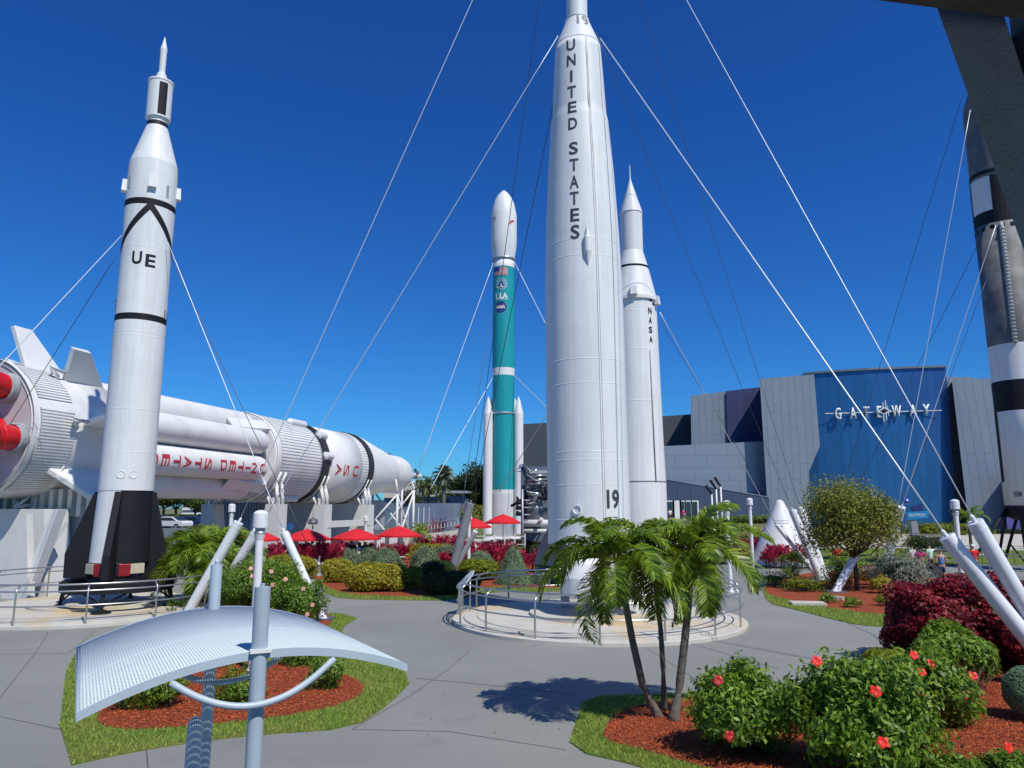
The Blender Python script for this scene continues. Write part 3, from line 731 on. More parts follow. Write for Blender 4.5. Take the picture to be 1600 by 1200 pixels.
for px, py, w in ((990, 455, .35), (1024, 466, .3)):
    z = zof(py, Y3 - 1); q = dir_for_px(C3, ra * .97, px, py, Y3); m = MB(); m.box(q * (ra + .0) + Vector((0, 0, z)), (w, .35, .42), rz=math.atan2(q.y, q.x) + math.pi / 2, taper=.8); m.build("instrument_box", WHITE, root)
letters(body, C3, Y3, rad3, [("N", 1015.5, 484, 9.5), ("A", 1016, 499, 9.5), ("S", 1016.5, 514, 9.5), ("A", 1017, 529, 9.5)], BLACK, bold=.015, width=7)
z = zof(470, Y3 - .8)
for px, py in ((1016.5, 469), (1021, 474)):
    z = zof(py, Y3 - .8); wrap(poly_bm([[(-.09, -.09), (.09, -.09), (.09, .09), (-.09, .09)]]), "roll_mark", BLACK, body, (0, 0, z), (0, 0, 1), dir_for_px(C3, rad3(z), px, py, Y3), lambda t: rad3(z))
q = dir_for_px(C3, 1.2, 1019, 640, Y3); m = MB(); m.tube([q * (rad3(z) + .02) + Vector((0, 0, z)) for z in (zk, (zk + hi) / 2, hi - 2.6)], .03, n=6); m.build("conduit", GREYP, root)
m = MB(); m.lathe([(1.5, 0), (1.5, .25), (1.2, .3), (1.1, .7)], n=32); m.build("launch_ring", GALV, root)

# ================================================================== TEAL ROCKET
Y4 = 78.6; C4 = Vector(((786.5 - 800) / F * cd(Y4, 10), Y4, 0))
root = thing("rocket", "teal and white rocket with slim white boosters and a rounded white nose", "rocket", C4, group="upright rockets of the garden")
s4 = lambda px, py: px / F * cd(Y4, zof(py, Y4))
z = lambda y: zof(y, Y4 - 1)
pr = [(s4(17.2, 765), z(765)), (s4(17.2, 585), z(585.5)), (s4(17.2, 574), z(574)), (s4(16.6, 415), z(415.5)), (s4(16.6, 402), z(402))]
m = MB(); m.lathe([(s4(17, 830), .9), (s4(17, 765), z(765)), (s4(17, 765) + .01, z(764)), (pr[0][0], z(650)), (pr[1][0], pr[1][1]), (pr[2][0] + .02, pr[2][1]), (pr[3][0], pr[3][1]), (pr[4][0], pr[4][1])], n=48, mis=[0, 1, 1, 1, 0, 1, 0])
body = m.build("body", [WHITE, TEAL], root)
nose = [(20.2, 334), (19.3, 327), (18.2, 322), (16.6, 315), (14.4, 309), (11.6, 303.5), (8.6, 299), (5.4, 295.3), (2.2, 292.6), (.2, 291.8)]
m = MB(); m.lathe([(pr[4][0] * 1.02, z(402)), (s4(20, 377), z(380)), (s4(20.3, 372), z(374))] + [(s4(a_, b_), z(b_)) for a_, b_ in nose], n=48)
fair = m.build("payload_fairing", WHITE, root)
for a in (R(-78), R(78), R(-130), R(130), R(180)):
    q = ang_dir(C4, a); c = q * (1.18 + .48)
    m = MB(); m.lathe([(.44, 1.2), (.5, 1.5), (.5, z(645)), (.42, z(640)), (.20, z(625)), (.02, z(618))], (c.x, c.y, 0), n=28); m.build("strap_on_booster", WHITE, root)
m = MB()
for k in range(26):
    q = ang_dir(C4, R(-60 + k * 4.8)); m.box(q * 1.17 + Vector((0, 0, (z(770) + z(808)) / 2)), (.05, .04, abs(z(770) - z(808))), rz=math.atan2(q.y, q.x) + math.pi / 2)
m.build("skirt_rib", WHITE2, root)
rfa = lambda zz_: interp([(q_[1], q_[0]) for q_ in pr], zz_)
rf4 = lambda t: rfa(z(445))
FW = mat("decal_white", (.75, .75, .75), .5); FB = mat("decal_blue", (.02, .04, .22), .5); FR = mat("decal_red", (.5, .05, .06), .5)
LB = mat("decal_pale_blue", (.16, .34, .40), .5)
def decal(polys, name, m, px, py, par=body, lift=.015, rf=rf4, r=1.17):
    wrap(poly_bm(polys), name, m, par, (0, 0, z(py)), (0, 0, 1), dir_for_px(C4, r, px, py, Y4), rf, lift)
rect = lambda x0, y0, x1, y1: [(x0, y0), (x1, y0), (x1, y1), (x0, y1)]
disc = lambda r, cx=0, cy=0, n=24: [(cx + r * math.cos(2 * math.pi * k / n), cy + r * math.sin(2 * math.pi * k / n)) for k in range(n)]
decal([rect(-.95, -.45, .65, .45)], "flag", FW, 784, 424)
decal([rect(-.95, -.45 + i * .1385, .65, -.45 + i * .1385 + .069) for i in range(7)], "flag_stripe", FR, 784, 424, lift=.03)
decal([rect(-.95, .0, -.25, .45)], "flag_canton", FB, 784, 424, lift=.045)
decal([disc(.72)], "round_emblem", LB, 783, 444); decal([disc(.56)], "round_emblem", FW, 783, 444, lift=.02) if False else None
decal([[(-.42, -.28), (.42, -.28), (.0, .42)]], "emblem_triangle", FB, 783, 444, lift=.03); decal([[(-.14, -.25), (.14, -.25), (.0, .08)]], "emblem_centre", FW, 783, 444, lift=.045); decal([rect(-.5, -.38, .5, -.31)], "emblem_bar", FW, 783, 444, lift=.045)
wrap(glyph_mesh("ULA", .8, .03, 1.35), "lettering", FW, body, (0, 0, z(462.5)), (0, 0, 1), dir_for_px(C4, 1.17, 783.5, 462, Y4), rf4, .02)
decal([rect(-.6, -.03, .7, .03)], "underline", FW, 783.5, 467.5)
decal([disc(.68)], "round_logo", FB, 782, 480); wrap(glyph_mesh("NASA", .45, .02, 1.05), "lettering", FW, body, (0, 0, z(480)), (0, 0, 1), dir_for_px(C4, 1.17, 782, 480, Y4), rf4, .045)
decal([[(-.5, -.12), (.75, .45), (.1, .02)], [(.1, .02), (.75, .45), (-.4, -.3)]], "logo_swoosh", FR, 782, 480, lift=.03)
rff = lambda t: s4(20.4, 350)
decal([[(-.5, -.42), (-.3, .25), (.1, .48), (.5, .3), (.35, -.05), (-.1, -.1)]], "painted_mouth", FW, 799, 349, fair, .015, rff, 1.38)
decal([[(-.42, -.36), (-.24, .18), (.1, .36), (.44, .2), (.1, .12), (-.1, -.02)]], "painted_mouth", FR, 799, 349, fair, .03, rff, 1.38)
decal([disc(.17, 0, 0, 12)], "painted_eye", BLACK, 774, 341, fair, .015, rff, 1.38); decal([disc(.09, .05, .02, 10)], "painted_eye", FW, 774, 341, fair, .03, rff, 1.38)
m = MB(); m.lathe([(1.3, z(403)), (1.33, z(402)), (1.3, z(400.5))], n=40); m.lathe([(1.24, z(646)), (1.26, z(645)), (1.24, z(643.5))], n=40); m.build("attachment_ring", GALV, root)
m = MB(); m.lathe([(2.3, 0), (2.3, .6), (1.9, .9), (1.2, .95)], n=36); m.build("plinth", WCONC, root)

# ================================================================== RIGHT ROCKET (black, white and grey)
Y5 = 48.0; C5 = Vector(((1600 - 800) / F * cd(Y5, 9), Y5, 0))
root = thing("rocket", "weathered grey, white and black rocket half hidden at the right edge", "rocket", C5, group="upright rockets of the garden")
UNP = mat("weathered_bare_metal", (0.13, 0.13, 0.135), 0.6, 0.0, var=0.15, vscale=1.6, streak=.3, c2=(0.19, 0.19, 0.19), c2scale=.8)
z = lambda y: zof(y, Y5 - 1.2)
r5 = 1.53; zb5 = z(790); tilt = None
m = MB(); m.lathe([(r5, zb5), (r5, z(640)), (r5, z(592)), (r5, z(535)), (r5, z(345))], n=56, mis=[0, 1, 0, 2]); body = m.build("body", [WHITE, BLACK, UNP], root)
m = MB(); m.lathe([(r5 - .02, z(345)), (r5 - .02, z(325)), (r5 - .02, z(272)), (r5 - .03, z(175)), (1.45, z(150)), (1.2, z(136)), (.75, z(110)), (.72, z(60)), (.1, z(30))], n=56, mis=[1, 0, 2, 2, 2, 2, 2, 2]); up_ = m.build("upper_stage", [WHITE, BLACK, UNP], root)
for k in range(14):
    q = ang_dir(C5, R(-150 + k * 22)); m = MB(); m.lathe([(.16, 0), (.16, .02)], q * (r5 - .01) + Vector((0, 0, z(352))), axis=q, n=14); m.build("vent_hole", BLACK, root)
for a0, a1 in ((-100, -75), (-12, 60)):
    for s0, s1, y0, y1 in ((a0, a1, 272, 345),):
        vs = []; N = 8
        for k in range(N + 1):
            q = ang_dir(C5, R(s0 + (s1 - s0) * k / N)); vs += [q * (r5 + .01) + Vector((0, 0, z(y1))), q * (r5 + .01) + Vector((0, 0, z(y0)))]
        m = MB(); m.add(vs, [(2 * i, 2 * i + 1, 2 * i + 3, 2 * i + 2) for i in range(N)]); m.build("black_marking", BLACK, up_)
vs = []; N = 20
for k in range(N + 1):
    q = ang_dir(C5, R(-100 + 200 * k / N)); vs += [q * (r5 + .012) + Vector((0, 0, z(268))), q * (r5 + .012) + Vector((0, 0, z(262)))]
m = MB(); m.add(vs, [(2 * i, 2 * i + 1, 2 * i + 3, 2 * i + 2) for i in range(N)]); m.build("black_marking", BLACK, up_)
for a0, a1, y0, y1 in ((-110, -62, 640, 752), (62, 110, 640, 700)):
    vs = []; N = 6
    for k in range(N + 1):
        q = ang_dir(C5, R(a0 + (a1 - a0) * k / N)); vs += [q * (r5 + .01) + Vector((0, 0, z(y1))), q * (r5 + .01) + Vector((0, 0, z(y0)))]
    m = MB(); m.add(vs, [(2 * i, 2 * i + 1, 2 * i + 3, 2 * i + 2) for i in range(N)]); m.build("black_marking", BLACK, body)
wrap(glyph_mesh("558", .42, .01, .5), "lettering", DARKTXT, body, (0, 0, z(772)), (0, 0, 1), dir_for_px(C5, r5, 1590, 772, Y5), lambda t: r5, .012)
# conduit with clamps
m = MB(); q = ang_dir(C5, R(2)); zz = [z(355), z(535)]
m.tube([q * (r5 + .08) + Vector((0, 0, zz[1])), q * (r5 + .08) + Vector((0, 0, zz[0])), q * (r5 - .1) + Vector((0, 0, zz[0] + .3))], .13, n=12)
k = zz[1]
while k < zz[0]: m.lathe([(.16, k), (.16, k + .09)], (q.x * (r5 + .08), q.y * (r5 + .08), 0), n=12); k += .24
m.build("conduit", GREYP, root)
# black stand
m = MB(); m.lathe([(1.1, zb5 - .9), (1.5, zb5 - .7), (1.6, zb5 - .15), (1.55, zb5)], n=32); m.lathe([(.5, .6), (.75, zb5 - .9)], n=24); m.build("engine_section", BLACK, root)
for a in (-62, 28, 118, 208):
    q = ang_dir(C5, R(a)); rt = Vector((0, 0, 1)).cross(q); m = MB()
    m.tube([q * 1.6 + Vector((0, 0, zb5 - .2)), q * 2.3 - rt * .5 + Vector((0, 0, .1))], .09); m.tube([q * 1.6 + Vector((0, 0, zb5 - .2)), q * 4.3 + Vector((0, 0, .1))], .10); m.tube([q * 2.3 - rt * .5 + Vector((0, 0, .15)), q * 3.2 + Vector((0, 0, 1.5))], .06)
    m.box(q * 4.3 + Vector((0, 0, .08)), (.8, .5, .16), rz=math.atan2(q.y, q.x)); m.build("stand_leg", BLACK, root)
railing(Vector((C5.x, C5.y - .2, 0)), 6.0, 18, "steel railing round the weathered grey rocket at the right edge", hs=.9)
# ================================================================== HORIZONTAL ROCKET
SA = Vector((-24.8, 34.0, 7.6)); SD = Vector((.24, .97, 0)).normalized(); SL = Vector((SD.y, -SD.x, 0)); UPZ = Vector((0, 0, 1))
def S(s, r=0.0, a=0.0): return SA + SD * s + (SL * math.cos(R(a)) + UPZ * math.sin(R(a))) * r
root = thing("horizontal_rocket", "huge white rocket lying on its side with red engines, UNITED STATES and USA in red", "rocket", (SA.x, SA.y, 0))
def sb(m, name, mats, par=None, **k):
    o = m.build(name, mats, None, **k)
    for v in o.data.vertices: v.co -= Vector((SA.x, SA.y, 0))
    o.parent = par or root
    return o
def slathe(prof, **k):
    m = MB(); m.lathe([(r, s) for r, s in prof], c=SA, axis=SD, **k); return m
SW = WHITE2
def ribbed(name, s0, s1, r0, r1, n, mats, frac=.5, h=.07, a0=0, a1=360, depthmi=None):
    m = MB(); prof = []
    for k in range(n):
        for f in (0, frac):
            prof.append(a0 + (a1 - a0) * (k + f) / n)
    vs = []; fs = []; N = 0
    for k in range(n):
        aA = a0 + (a1 - a0) * (k + .0) / n; aB = a0 + (a1 - a0) * (k + frac) / n; aC = a0 + (a1 - a0) * (k + 1) / n
        pts = [(aA, 0), (aA, h), (aB, h), (aB, 0), (aC, 0)]
        o = len(vs)
        for a, e in pts: vs += [S(s0, r0 + e, a), S(s1, r1 + e, a)]
        for i in range(4): fs.append((o + 2 * i, o + 2 * i + 1, o + 2 * i + 3, o + 2 * i + 2))
    m.add(vs, fs); return m
# tail
sb(slathe([(3.16, 0.0), (3.2, .35), (3.2, 3.0), (3.26, 5.2)], n=72), "tail_section", SW)
sb(ribbed("", .35, 2.3, 3.2, 3.2, 30, None, a0=-62, a1=18, h=.06), "ribbed_skirt", SW); sb(ribbed("", .35, 2.3, 3.2, 3.2, 16, None, a0=26, a1=72, h=.06), "ribbed_skirt", SW)
sb(slathe([(3.34, -.12), (3.34, .12), (3.16, .14), (3.14, -.08)], n=72, cap0=False, cap1=False), "base_rim", SW)
m = slathe([(.05, .0), (3.2, -.02)], n=72, cap0=False, cap1=False); sb(m, "heat_shield", mat("pinkish_heat_shield", (.50, .46, .47), .7, var=.12, vscale=1.2, bump=.2, bscale=5))
for a, r in ((-12, 2.5), (48, 2.45), (112, 2.4), (175, 2.4), (238, 2.4), (290, 2.4), (-2, 1.15), (150, 1.0)):
    c = S(0, r, a) - SA; big = r > 2; q = (-SD + (SL * math.cos(R(a)) + UPZ * math.sin(R(a))) * .12).normalized()
    e = None
    if big:
        m = MB(); m.lathe([(.64, -.05), (.70, .12), (.68, .38), (.60, .44), (.54, .30)], S(0, r, a), axis=-SD, n=28); e = sb(m, "engine_collar", GREYP)
    m = MB(); m.lathe([(.54, .1), (.57, .9), (.62, 1.7), (.64, 1.73), (.58, 1.7), (.40, .9), (.15, .45)], S(0, r, a), axis=q, n=28, cap1=True)
    m.lathe([(.60, 1.3), (.635, 1.34), (.61, 1.38)], S(0, r, a), axis=q, n=28); sb(m, "engine_bell", REDP)
# fins
for a in (102, 57, 8, -36, -78, 145, 190, 235):
    rt = (SL * -math.sin(R(a)) + UPZ * math.cos(R(a))); big = a not in (-78, -36)
    tip = {102: 5.6, 57: 4.95, 8: 5.6}.get(a, 5.2)
    ol = [S(2.8, 3.15, a), S(2.2, tip, a), S(3.25, tip, a), S(5.3, 3.2, a)]
    if a in (-36,): ol = [S(1.5, 3.15, a), S(2.4, 5.4, a), S(5.2, 5.4, a), S(6.6, 3.2, a)]
    m = MB(); m.slab([p_ - rt * .14 for p_ in ol], rt * .28); f = sb(m, "fin", SW, bevel=.04)
    m = MB(); m.tube([S(2.4, 3.3, a), S(1.7, 3.7, a), S(2.75, 3.55, a)], .09); m.tube([S(2.3, 3.25, a + 5), S(1.7, 3.7, a)], .045); m.tube([S(2.3, 3.25, a - 5), S(1.7, 3.7, a)], .045); sb(m, "hold_down_bracket", WHITE)
# tank cluster
s0t, s1t = 5.0, 19.6
m = slathe([(1.95, s0t), (1.95, s1t)], n=40); sb(m, "centre_tank", SW)
tanks = []
for k in range(8):
    a = 22.5 + 45 * k; c = S(0, 2.37, a)
    m = MB(); m.lathe([(.89, s0t), (.89, s1t - .6), (.8, s1t - .15), (.55, s1t + .1)], c=c, axis=SD, n=32); tanks.append((a, c, sb(m, "propellant_tank", SW)))
m = slathe([(2.4, s1t - .3), (2.4, s1t + .9)], n=48); sb(m, "spider_beam", DSTEEL)
for a in (44, 0, -46, 90):
    m = MB(); d = (SL * math.cos(R(a)) + UPZ * math.sin(R(a)))
    rt = (SL * -math.sin(R(a)) + UPZ * math.cos(R(a)))
    ol = [S(s1t - 3.6, 2.95, a), S(s1t + .6, 3.25, a), S(s1t + .6, 2.2, a), S(s1t - 2.8, 2.2, a)]
    if a in (44, -46): m.slab([p_ - rt * .45 for p_ in ol], rt * .9); sb(m, "fairing", SW, bevel=.05)
# interstage and upper stage
sb(slathe([(3.16, s1t + .5), (3.2, s1t + .7), (3.2, 27.0)], n=72), "interstage", SW)
sb(ribbed("", 20.9, 26.7, 3.2, 3.2, 84, None, h=.05), "interstage_ribs", SW)
sb(slathe([(3.26, s1t + .6), (3.30, s1t + .7), (3.30, s1t + 1.0), (3.22, s1t + 1.05)], n=72, cap0=False, cap1=False), "stage_rim", SW)
BR = mat("black_corrugation", (.02, .021, .024), .5, var=.15)
m = slathe([(3.22, 27.0), (3.26, 27.1), (3.26, 28.1), (3.22, 28.2)], n=72); sb(m, "black_band", BR); sb(ribbed("", 27.1, 28.1, 3.26, 3.26, 110, None, h=.05), "black_band_ribs", mat("dark_rib_paint", (.06, .062, .066), .5))
m = slathe([(3.22, 28.2), (3.22, 35.6)], n=72); us = sb(m, "upper_stage", SW)
sb(ribbed("", 34.2, 35.55, 3.22, 3.22, 84, None, h=.04), "upper_stage_ribs", SW)
m = slathe([(3.24, 35.6), (3.27, 35.7), (3.27, 36.7), (3.22, 36.8)], n=72); sb(m, "black_band", BR); sb(ribbed("", 35.7, 36.7, 3.27, 3.27, 110, None, h=.05), "black_band_ribs", MATS["dark_rib_paint"])
sb(slathe([(3.22, 36.8), (3.22, 37.7), (1.98, 46.0), (1.95, 46.1), (1.95, 49.0), (1.80, 50.0), (.85, 51.6), (.45, 51.9)], n=64), "spacecraft_adapter", SW)
sb(slathe([(.36, 51.9), (.36, 56.6), (.3, 57.0), (.1, 57.3)], n=24), "escape_tower", WHITE)
for s_, a, rr in ((25.6, 62, .3), (27.7, 40, .35), (27.6, 8, .32), (24.8, -62, .28)):
    d = (SL * math.cos(R(a)) + UPZ * math.sin(R(a))); m = MB()
    m.lathe([(.05, -1.5 if s_ < 26 else -.6), (rr, -1.2 if s_ < 26 else -.5), (rr, 1.0 if s_ < 26 else .5), (.1, 1.4 if s_ < 26 else .8)], c=S(s_, 3.35, a), axis=SD, n=18); sb(m, "thruster_pod", WHITE if a > 0 else SW)
for s_, a in ((47.5, 90), (51.2, 5), (52.2, 20), (52.2, -10)):
    rr = 1.97 if s_ < 50 else (1.85 if s_ < 52 else 1.3); d = (SL * math.cos(R(a)) + UPZ * math.sin(R(a))); m = MB(); m.lathe([(.2, -.05), (.24, .18), (.1, .2)], S(s_, rr, a), axis=d, n=14); sb(m, "thruster_block", DSTEEL)
# red lettering
ta, tc_, to_ = [t_ for t_ in tanks if abs(t_[0] - 337.5) < 1][0]
def red(ch, s, c, rad, adeg, h, w, par):
    out = (SL * math.cos(R(adeg)) + UPZ * math.sin(R(adeg)))
    bm = glyph_mesh(ch, h / .70, .015, w if ch not in "I" else None)
    o = wrap(bm, "lettering", REDTXT, None, c + SD * s, SD, out, lambda t: rad, .02)
    for v in o.data.vertices: v.co -= Vector((SA.x, SA.y, 0))
    o.parent = par
sp = [18.7, 17.75, 16.95, 16.15, 15.25, 14.3, 12.75, 11.8, 10.85, 9.9, 8.95, 8.0]
for ch, s in zip("UNITEDSTATES", sp): red(ch, s, tc_, .89, -6, .62, .72, to_)
for ch, s in zip("USA", (33.0, 31.2, 29.8)): red(ch, s, SA, 3.22, -9, .95, .95, us)
# white supports
def pier(s, la, ztop, wtop, wbot, th, inner):
    o = SA + SD * s; o.z = 0
    for sg in (1, -1):
        outer = la * sg; m = MB()
        pts = [o + SL * outer, o + SL * outer + UPZ * ztop, o + SL * (outer - wtop * sg) + UPZ * ztop, o + SL * (outer - wbot * sg)]
        m.slab([p_ - SD * th / 2 for p_ in pts], SD * th); sb(m, "support_pier", WCONC)
        m = MB()
        for e in (-.35, .35):
            b0 = o + SL * (la * sg - .25 * sg) + UPZ * ztop + SD * e; b1 = o + SL * (la * sg - .9 * sg) + UPZ * ztop + SD * e
            t1 = S(s, 3.3, -33 if sg > 0 else 213) + SD * e; t2 = S(s, 3.3, -52 if sg > 0 else 232) + SD * e
            m.tube([b0, t1 - UPZ * .35], .11); m.tube([b1, t2 - UPZ * .1], .10); m.tube([b0, b0 + UPZ * .6, t1], .07)
        f = (lambda x: x) if sg > 0 else (lambda x: 180 - x)
        for e in (-.35, .35): m.tube([S(s, 3.3, f(-20)) + SD * e, S(s, 3.36, f(-35)) + SD * e, S(s, 3.36, f(-52)) + SD * e, S(s, 3.36, f(-70)) + SD * e], .09)
        m.bar(o + SL * (la * sg - .6 * sg) + UPZ * ztop - SD * .5, o + SL * (la * sg - .6 * sg) + UPZ * ztop + SD * .5, .9, .12)
        sb(m, "saddle_bracket", WHITE)
pier(21.4, 3.2, 4.2, 1.1, 1.6, 1.1, 0); pier(28.0, 3.3, 4.2, .9, 2.6, 1.3, 0); pier(36.2, 3.3, 4.2, .9, 2.6, 1.3, 0)
m = MB(); o1 = SA + SD * 28 + SL * 3.0; o2 = SA + SD * 36.2 + SL * 3.0; o1.z = o2.z = 2.6; m.bar(o1, o2, .5, .7); sb(m, "tie_beam", WCONC)
m = MB()
for s, zt in ((44.5, 5.3), (49.0, 5.8)):
    for sg in (1, -1):
        b = SA + SD * s + SL * 2.4 * sg; b.z = 0; t_ = b.copy(); t_.z = zt
        m.tube([b, t_], .13); m.tube([t_, S(s, 2.3, -20 if sg > 0 else 200)], .1)
    a = SA + SD * s + SL * 2.4; a.z = 0.2; c_ = SA + SD * s - SL * 2.4; c_.z = zt; m.tube([a, c_], .1)
    a = SA + SD * s - SL * 2.4; a.z = 0.2; c_ = SA + SD * s + SL * 2.4; c_.z = zt; m.tube([a, c_], .1)
a = SA + SD * 44.5 + SL * 2.4; a.z = .2; c_ = SA + SD * 49 + SL * 2.4; c_.z = 5.5; m.tube([a, c_], .1)
a = SA + SD * 49 + SL * 2.4; a.z = .2; c_ = SA + SD * 44.5 + SL * 2.4; c_.z = 5.1; m.tube([a, c_], .1)
b = SA + SD * 52 + SL * 1.2; b.z = 0; m.tube([b, b + UPZ * 6.9], .12); b = SA + SD * 53 - SL * .6; b.z = 0; m.tube([b, b + UPZ * 6.9], .12)
sb(m, "support_truss", WHITE)
# tail cradle: wide concrete walls
m = MB()
for s, l0, l1, zt in ((1.2, -3.3, 3.6, 3.9), ):
    o = SA + SD * s; o.z = 0
    m.slab([o + SL * l0, o + SL * l1, o + SL * (l1 - .6) + UPZ * zt, o + SL * (l0 + .6) + UPZ * zt], SD * 1.4)
o = SA + SD * 3.2; o.z = 0
m.slab([o + SL * -3.4, o + SL * 4.1, o + SL * 4.1 + UPZ * 4.3, o + SL * -3.4 + UPZ * 4.3], SD * .9)
for k in range(14):
    p_ = SA + SD * 3.0 + SL * (-3.2 + k * .55); p_.z = 4.2; m.box(p_, (.24, .5, 1.3), rz=math.atan2(SL.y, SL.x))
p_ = SA + SD * .2 + SL * 2.2; p_.z = 0; m.slab([p_, p_ + SL * 1.5, p_ + SL * .9 + UPZ * 3.7, p_ + SL * .6 + UPZ * 3.7], SD * .35)
sb(m, "tail_cradle", WCONC)
m = MB(); o = SA + SD * .4; o.z = 0
m.slab([o + SL * 3.0 + UPZ * .5, o + SL * 3.5 + UPZ * .5, o + SL * 4.6 + UPZ * 3.9, o + SL * 4.3 + UPZ * 3.9], SD * .5); sb(m, "cradle_strut", WHITE)
m = MB(); p_ = G(96, 905); m.box(Vector((p_.x, p_.y, .95)), (1.1, .5, 1.9), rz=.1); m.box(Vector((p_.x, p_.y - .26, 1.0)), (.9, .02, 1.5), rz=.1, mi=1)
o_ = m.build("equipment_cabinet", [mat("slate_cabinet_paint", (.045, .055, .08), .45), mat("slate_cabinet_door", (.06, .07, .10), .4)]); tag(o_, "dark slate cabinet standing left of the black finned rocket's base", "cabinet")

# low shed / retaining wall behind the rocket, ribbed top
t = thing("service_wall", "long blue grey wall behind and below the lying rocket", "wall", (0, 0, 0))
BW = mat("blue_grey_wall_paint", (.27, .30, .35), .7, var=.08, vscale=.4)
m = MB(); x0, x1 = at(320, 800, 61).x, at(640, 800, 80).x
m.slab([(x0, 61, 0), (at(432, 800, 62).x, 62, 0), (at(432, 800, 62).x, 62, 5.0), (x0, 61, 5.0)], (0, .6, 0))
m.slab([(at(432, 800, 62.4).x, 62.4, 0), (at(600, 800, 80).x, 80, 0), (at(600, 800, 80).x, 80, 4.7), (at(432, 800, 62.4).x, 62.4, 4.7)], (0, .6, 0))
m.build("wall_panel", BW, t)
m = MB()
for k in range(26):
    x = x0 + (at(432, 800, 62).x - x0) * (k + .5) / 26; m.box((x, 60.9, 4.1), (.12, .14, 1.7))
m.build("wall_rib", BW, t)
m = MB(); a = at(236, 822, 57); b = at(330, 822, 60); m.slab([(a.x - 4, 56.5, 0), (b.x, 60, 0), (b.x, 60, 2.35), (a.x - 4, 56.5, 2.35)], (0, .5, 0))
tag(m.build("low_wall", mat("slate_blue_wall", (.14, .165, .21), .7, var=.08), None), "low slate blue wall in front of the parked cars", "wall")

# ================================================================== GATEWAY BUILDING
YB = 125.0
root = thing("exhibition_building", "large grey and blue panelled building carrying a raised sign that reads GATEWAY", "building", (0, YB, 0))
CH = panelmat("silver_panels", (.195, .23, .275), (.21, .245, .29), 1.25, 4.2, mortar=.72)
CH2 = panelmat("recess_silver_panels", (.21, .24, .28), (.22, .25, .29), 1.55, 3.6)  # recess cladding, base colour raised to offset the dark there
CL = panelmat("pale_course_panels", (.215, .255, .31), (.23, .27, .325), 2.1, 5.5, vertical=False, mortar=.75)
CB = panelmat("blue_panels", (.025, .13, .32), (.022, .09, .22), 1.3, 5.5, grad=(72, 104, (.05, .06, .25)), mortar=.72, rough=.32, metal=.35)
CP = panelmat("purple_panels", (.042, .048, .13), (.046, .052, .14), 1.5, 30, mortar=.6)
CN = panelmat("navy_panels", (.05, .07, .12), (.055, .075, .125), 2.2, 30, mortar=.6)
CD = mat("charcoal_cladding", (.055, .065, .085), .6, var=.05, vscale=.3)
def blk(name, rows, m_, back=18.0, par=root):
    """outline of (px, py, Y) or (px, None, Y) for ground; extruded straight back"""
    pts = []
    for px, py, Y in rows:
        if py is None: pts.append(Vector((at(px, 800, Y).x, Y, 0)))
        else: pts.append(at(px, py, Y))
    sl = min(q.x / q.y for q in pts) if pts[0].x > 0 else 0
    b = MB(); b.slab(pts, (back * sl, back, 0)); o = b.build(name, m_, None)
    for v in o.data.vertices: v.co.y -= YB
    o.parent = par; return o
blk("grey_wing", [(1079, 618.5, 132), (1135, 611.5, 132), (1140, None, 132), (1082, None, 132)], CH)
blk("purple_wing", [(1135, 611, 131.5), (1196, 604, 131.5), (1196, None, 131.5), (1140, None, 131.5)], CP)
blk("course_clad_block", [(1000, 699, 125), (1200, 689, 125), (1205, None, 125), (1000, None, 125)], CL, back=6)
blk("tall_grey_wall", [(1187, 592, 122), (1272, 585, 122), (1281, 697, 122), (1264, 737, 122), (1266, None, 122), (1200, None, 122)], CH)
# blue curved front in narrow facets
cur = [(1255, 584.5, 127.0), (1272, 583, 126.2), (1312, 580, 124.8), (1352, 577.5, 123.8), (1392, 575.8, 123.2), (1432, 574.3, 122.8), (1478, 573, 122.6)]
b = MB(); vs = []
for px, py, Y in cur:
    lean = 1 + (px - 1272) / 206 * .0
    top = at(px, py, Y); vs += [Vector((at(px + (px - 800) * .022, 800, Y).x, Y, 0)), top]
b.add([v - Vector((0, YB, 0)) for v in vs], [(2 * i, 2 * i + 2, 2 * i + 3, 2 * i + 1) for i in range(len(cur) - 1)])
n0 = len(b.v); bk = [v - Vector((0, YB, 0)) + Vector((0, 16, 0)) for v in vs]
b.add([v - Vector((0, YB, 0)) for v in vs] + bk, [(2 * i + 1, 2 * i + 3, 2 * i + 3 + 14, 2 * i + 1 + 14) for i in range(6)] + [(12, 13, 27, 26), (0, 1, 15, 14)])
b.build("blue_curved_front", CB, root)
m = MB(); 
for a_, c_ in zip(cur, cur[1:]): m.bar(at(a_[0], a_[1] - .6, a_[2] - .15) - Vector((0, YB, 0)), at(c_[0], c_[1] - .6, c_[2] - .15) - Vector((0, YB, 0)), .35, .35)
m.build("parapet_trim", DSTEEL, root)
blk("recess_wall", [(1470, 588, 124), (1520, 590, 127), (1536, None, 127), (1480, None, 124)], CH2, back=14)
blk("right_grey_wall", [(1487, 590, 121), (1572, 592, 119), (1590, None, 117), (1512, None, 119)], CH, back=14)
blk("right_grey_wall", [(1572, 592, 119), (1680, 596, 118), (1680, None, 118), (1590, None, 117)], CH, back=14)
blk("purple_fin", [(1581, 728, 114), (1568, 762, 114), (1571, None, 114), (1592, None, 114)], panelmat("violet_panels", (.12, .10, .33), (.11, .09, .30), 1.5, 30), back=3)
blk("canopy_wall", [(1000, 742, 119), (1040, 749, 119), (1201, 777, 119), (1206, 822, 119), (1000, 822, 119)], CN, back=5)
blk("canopy_trim", [(1000, 740.5, 118.9), (1201, 776, 118.9), (1201, 777.2, 118.9), (1000, 742, 118.9)], CL, back=.3)
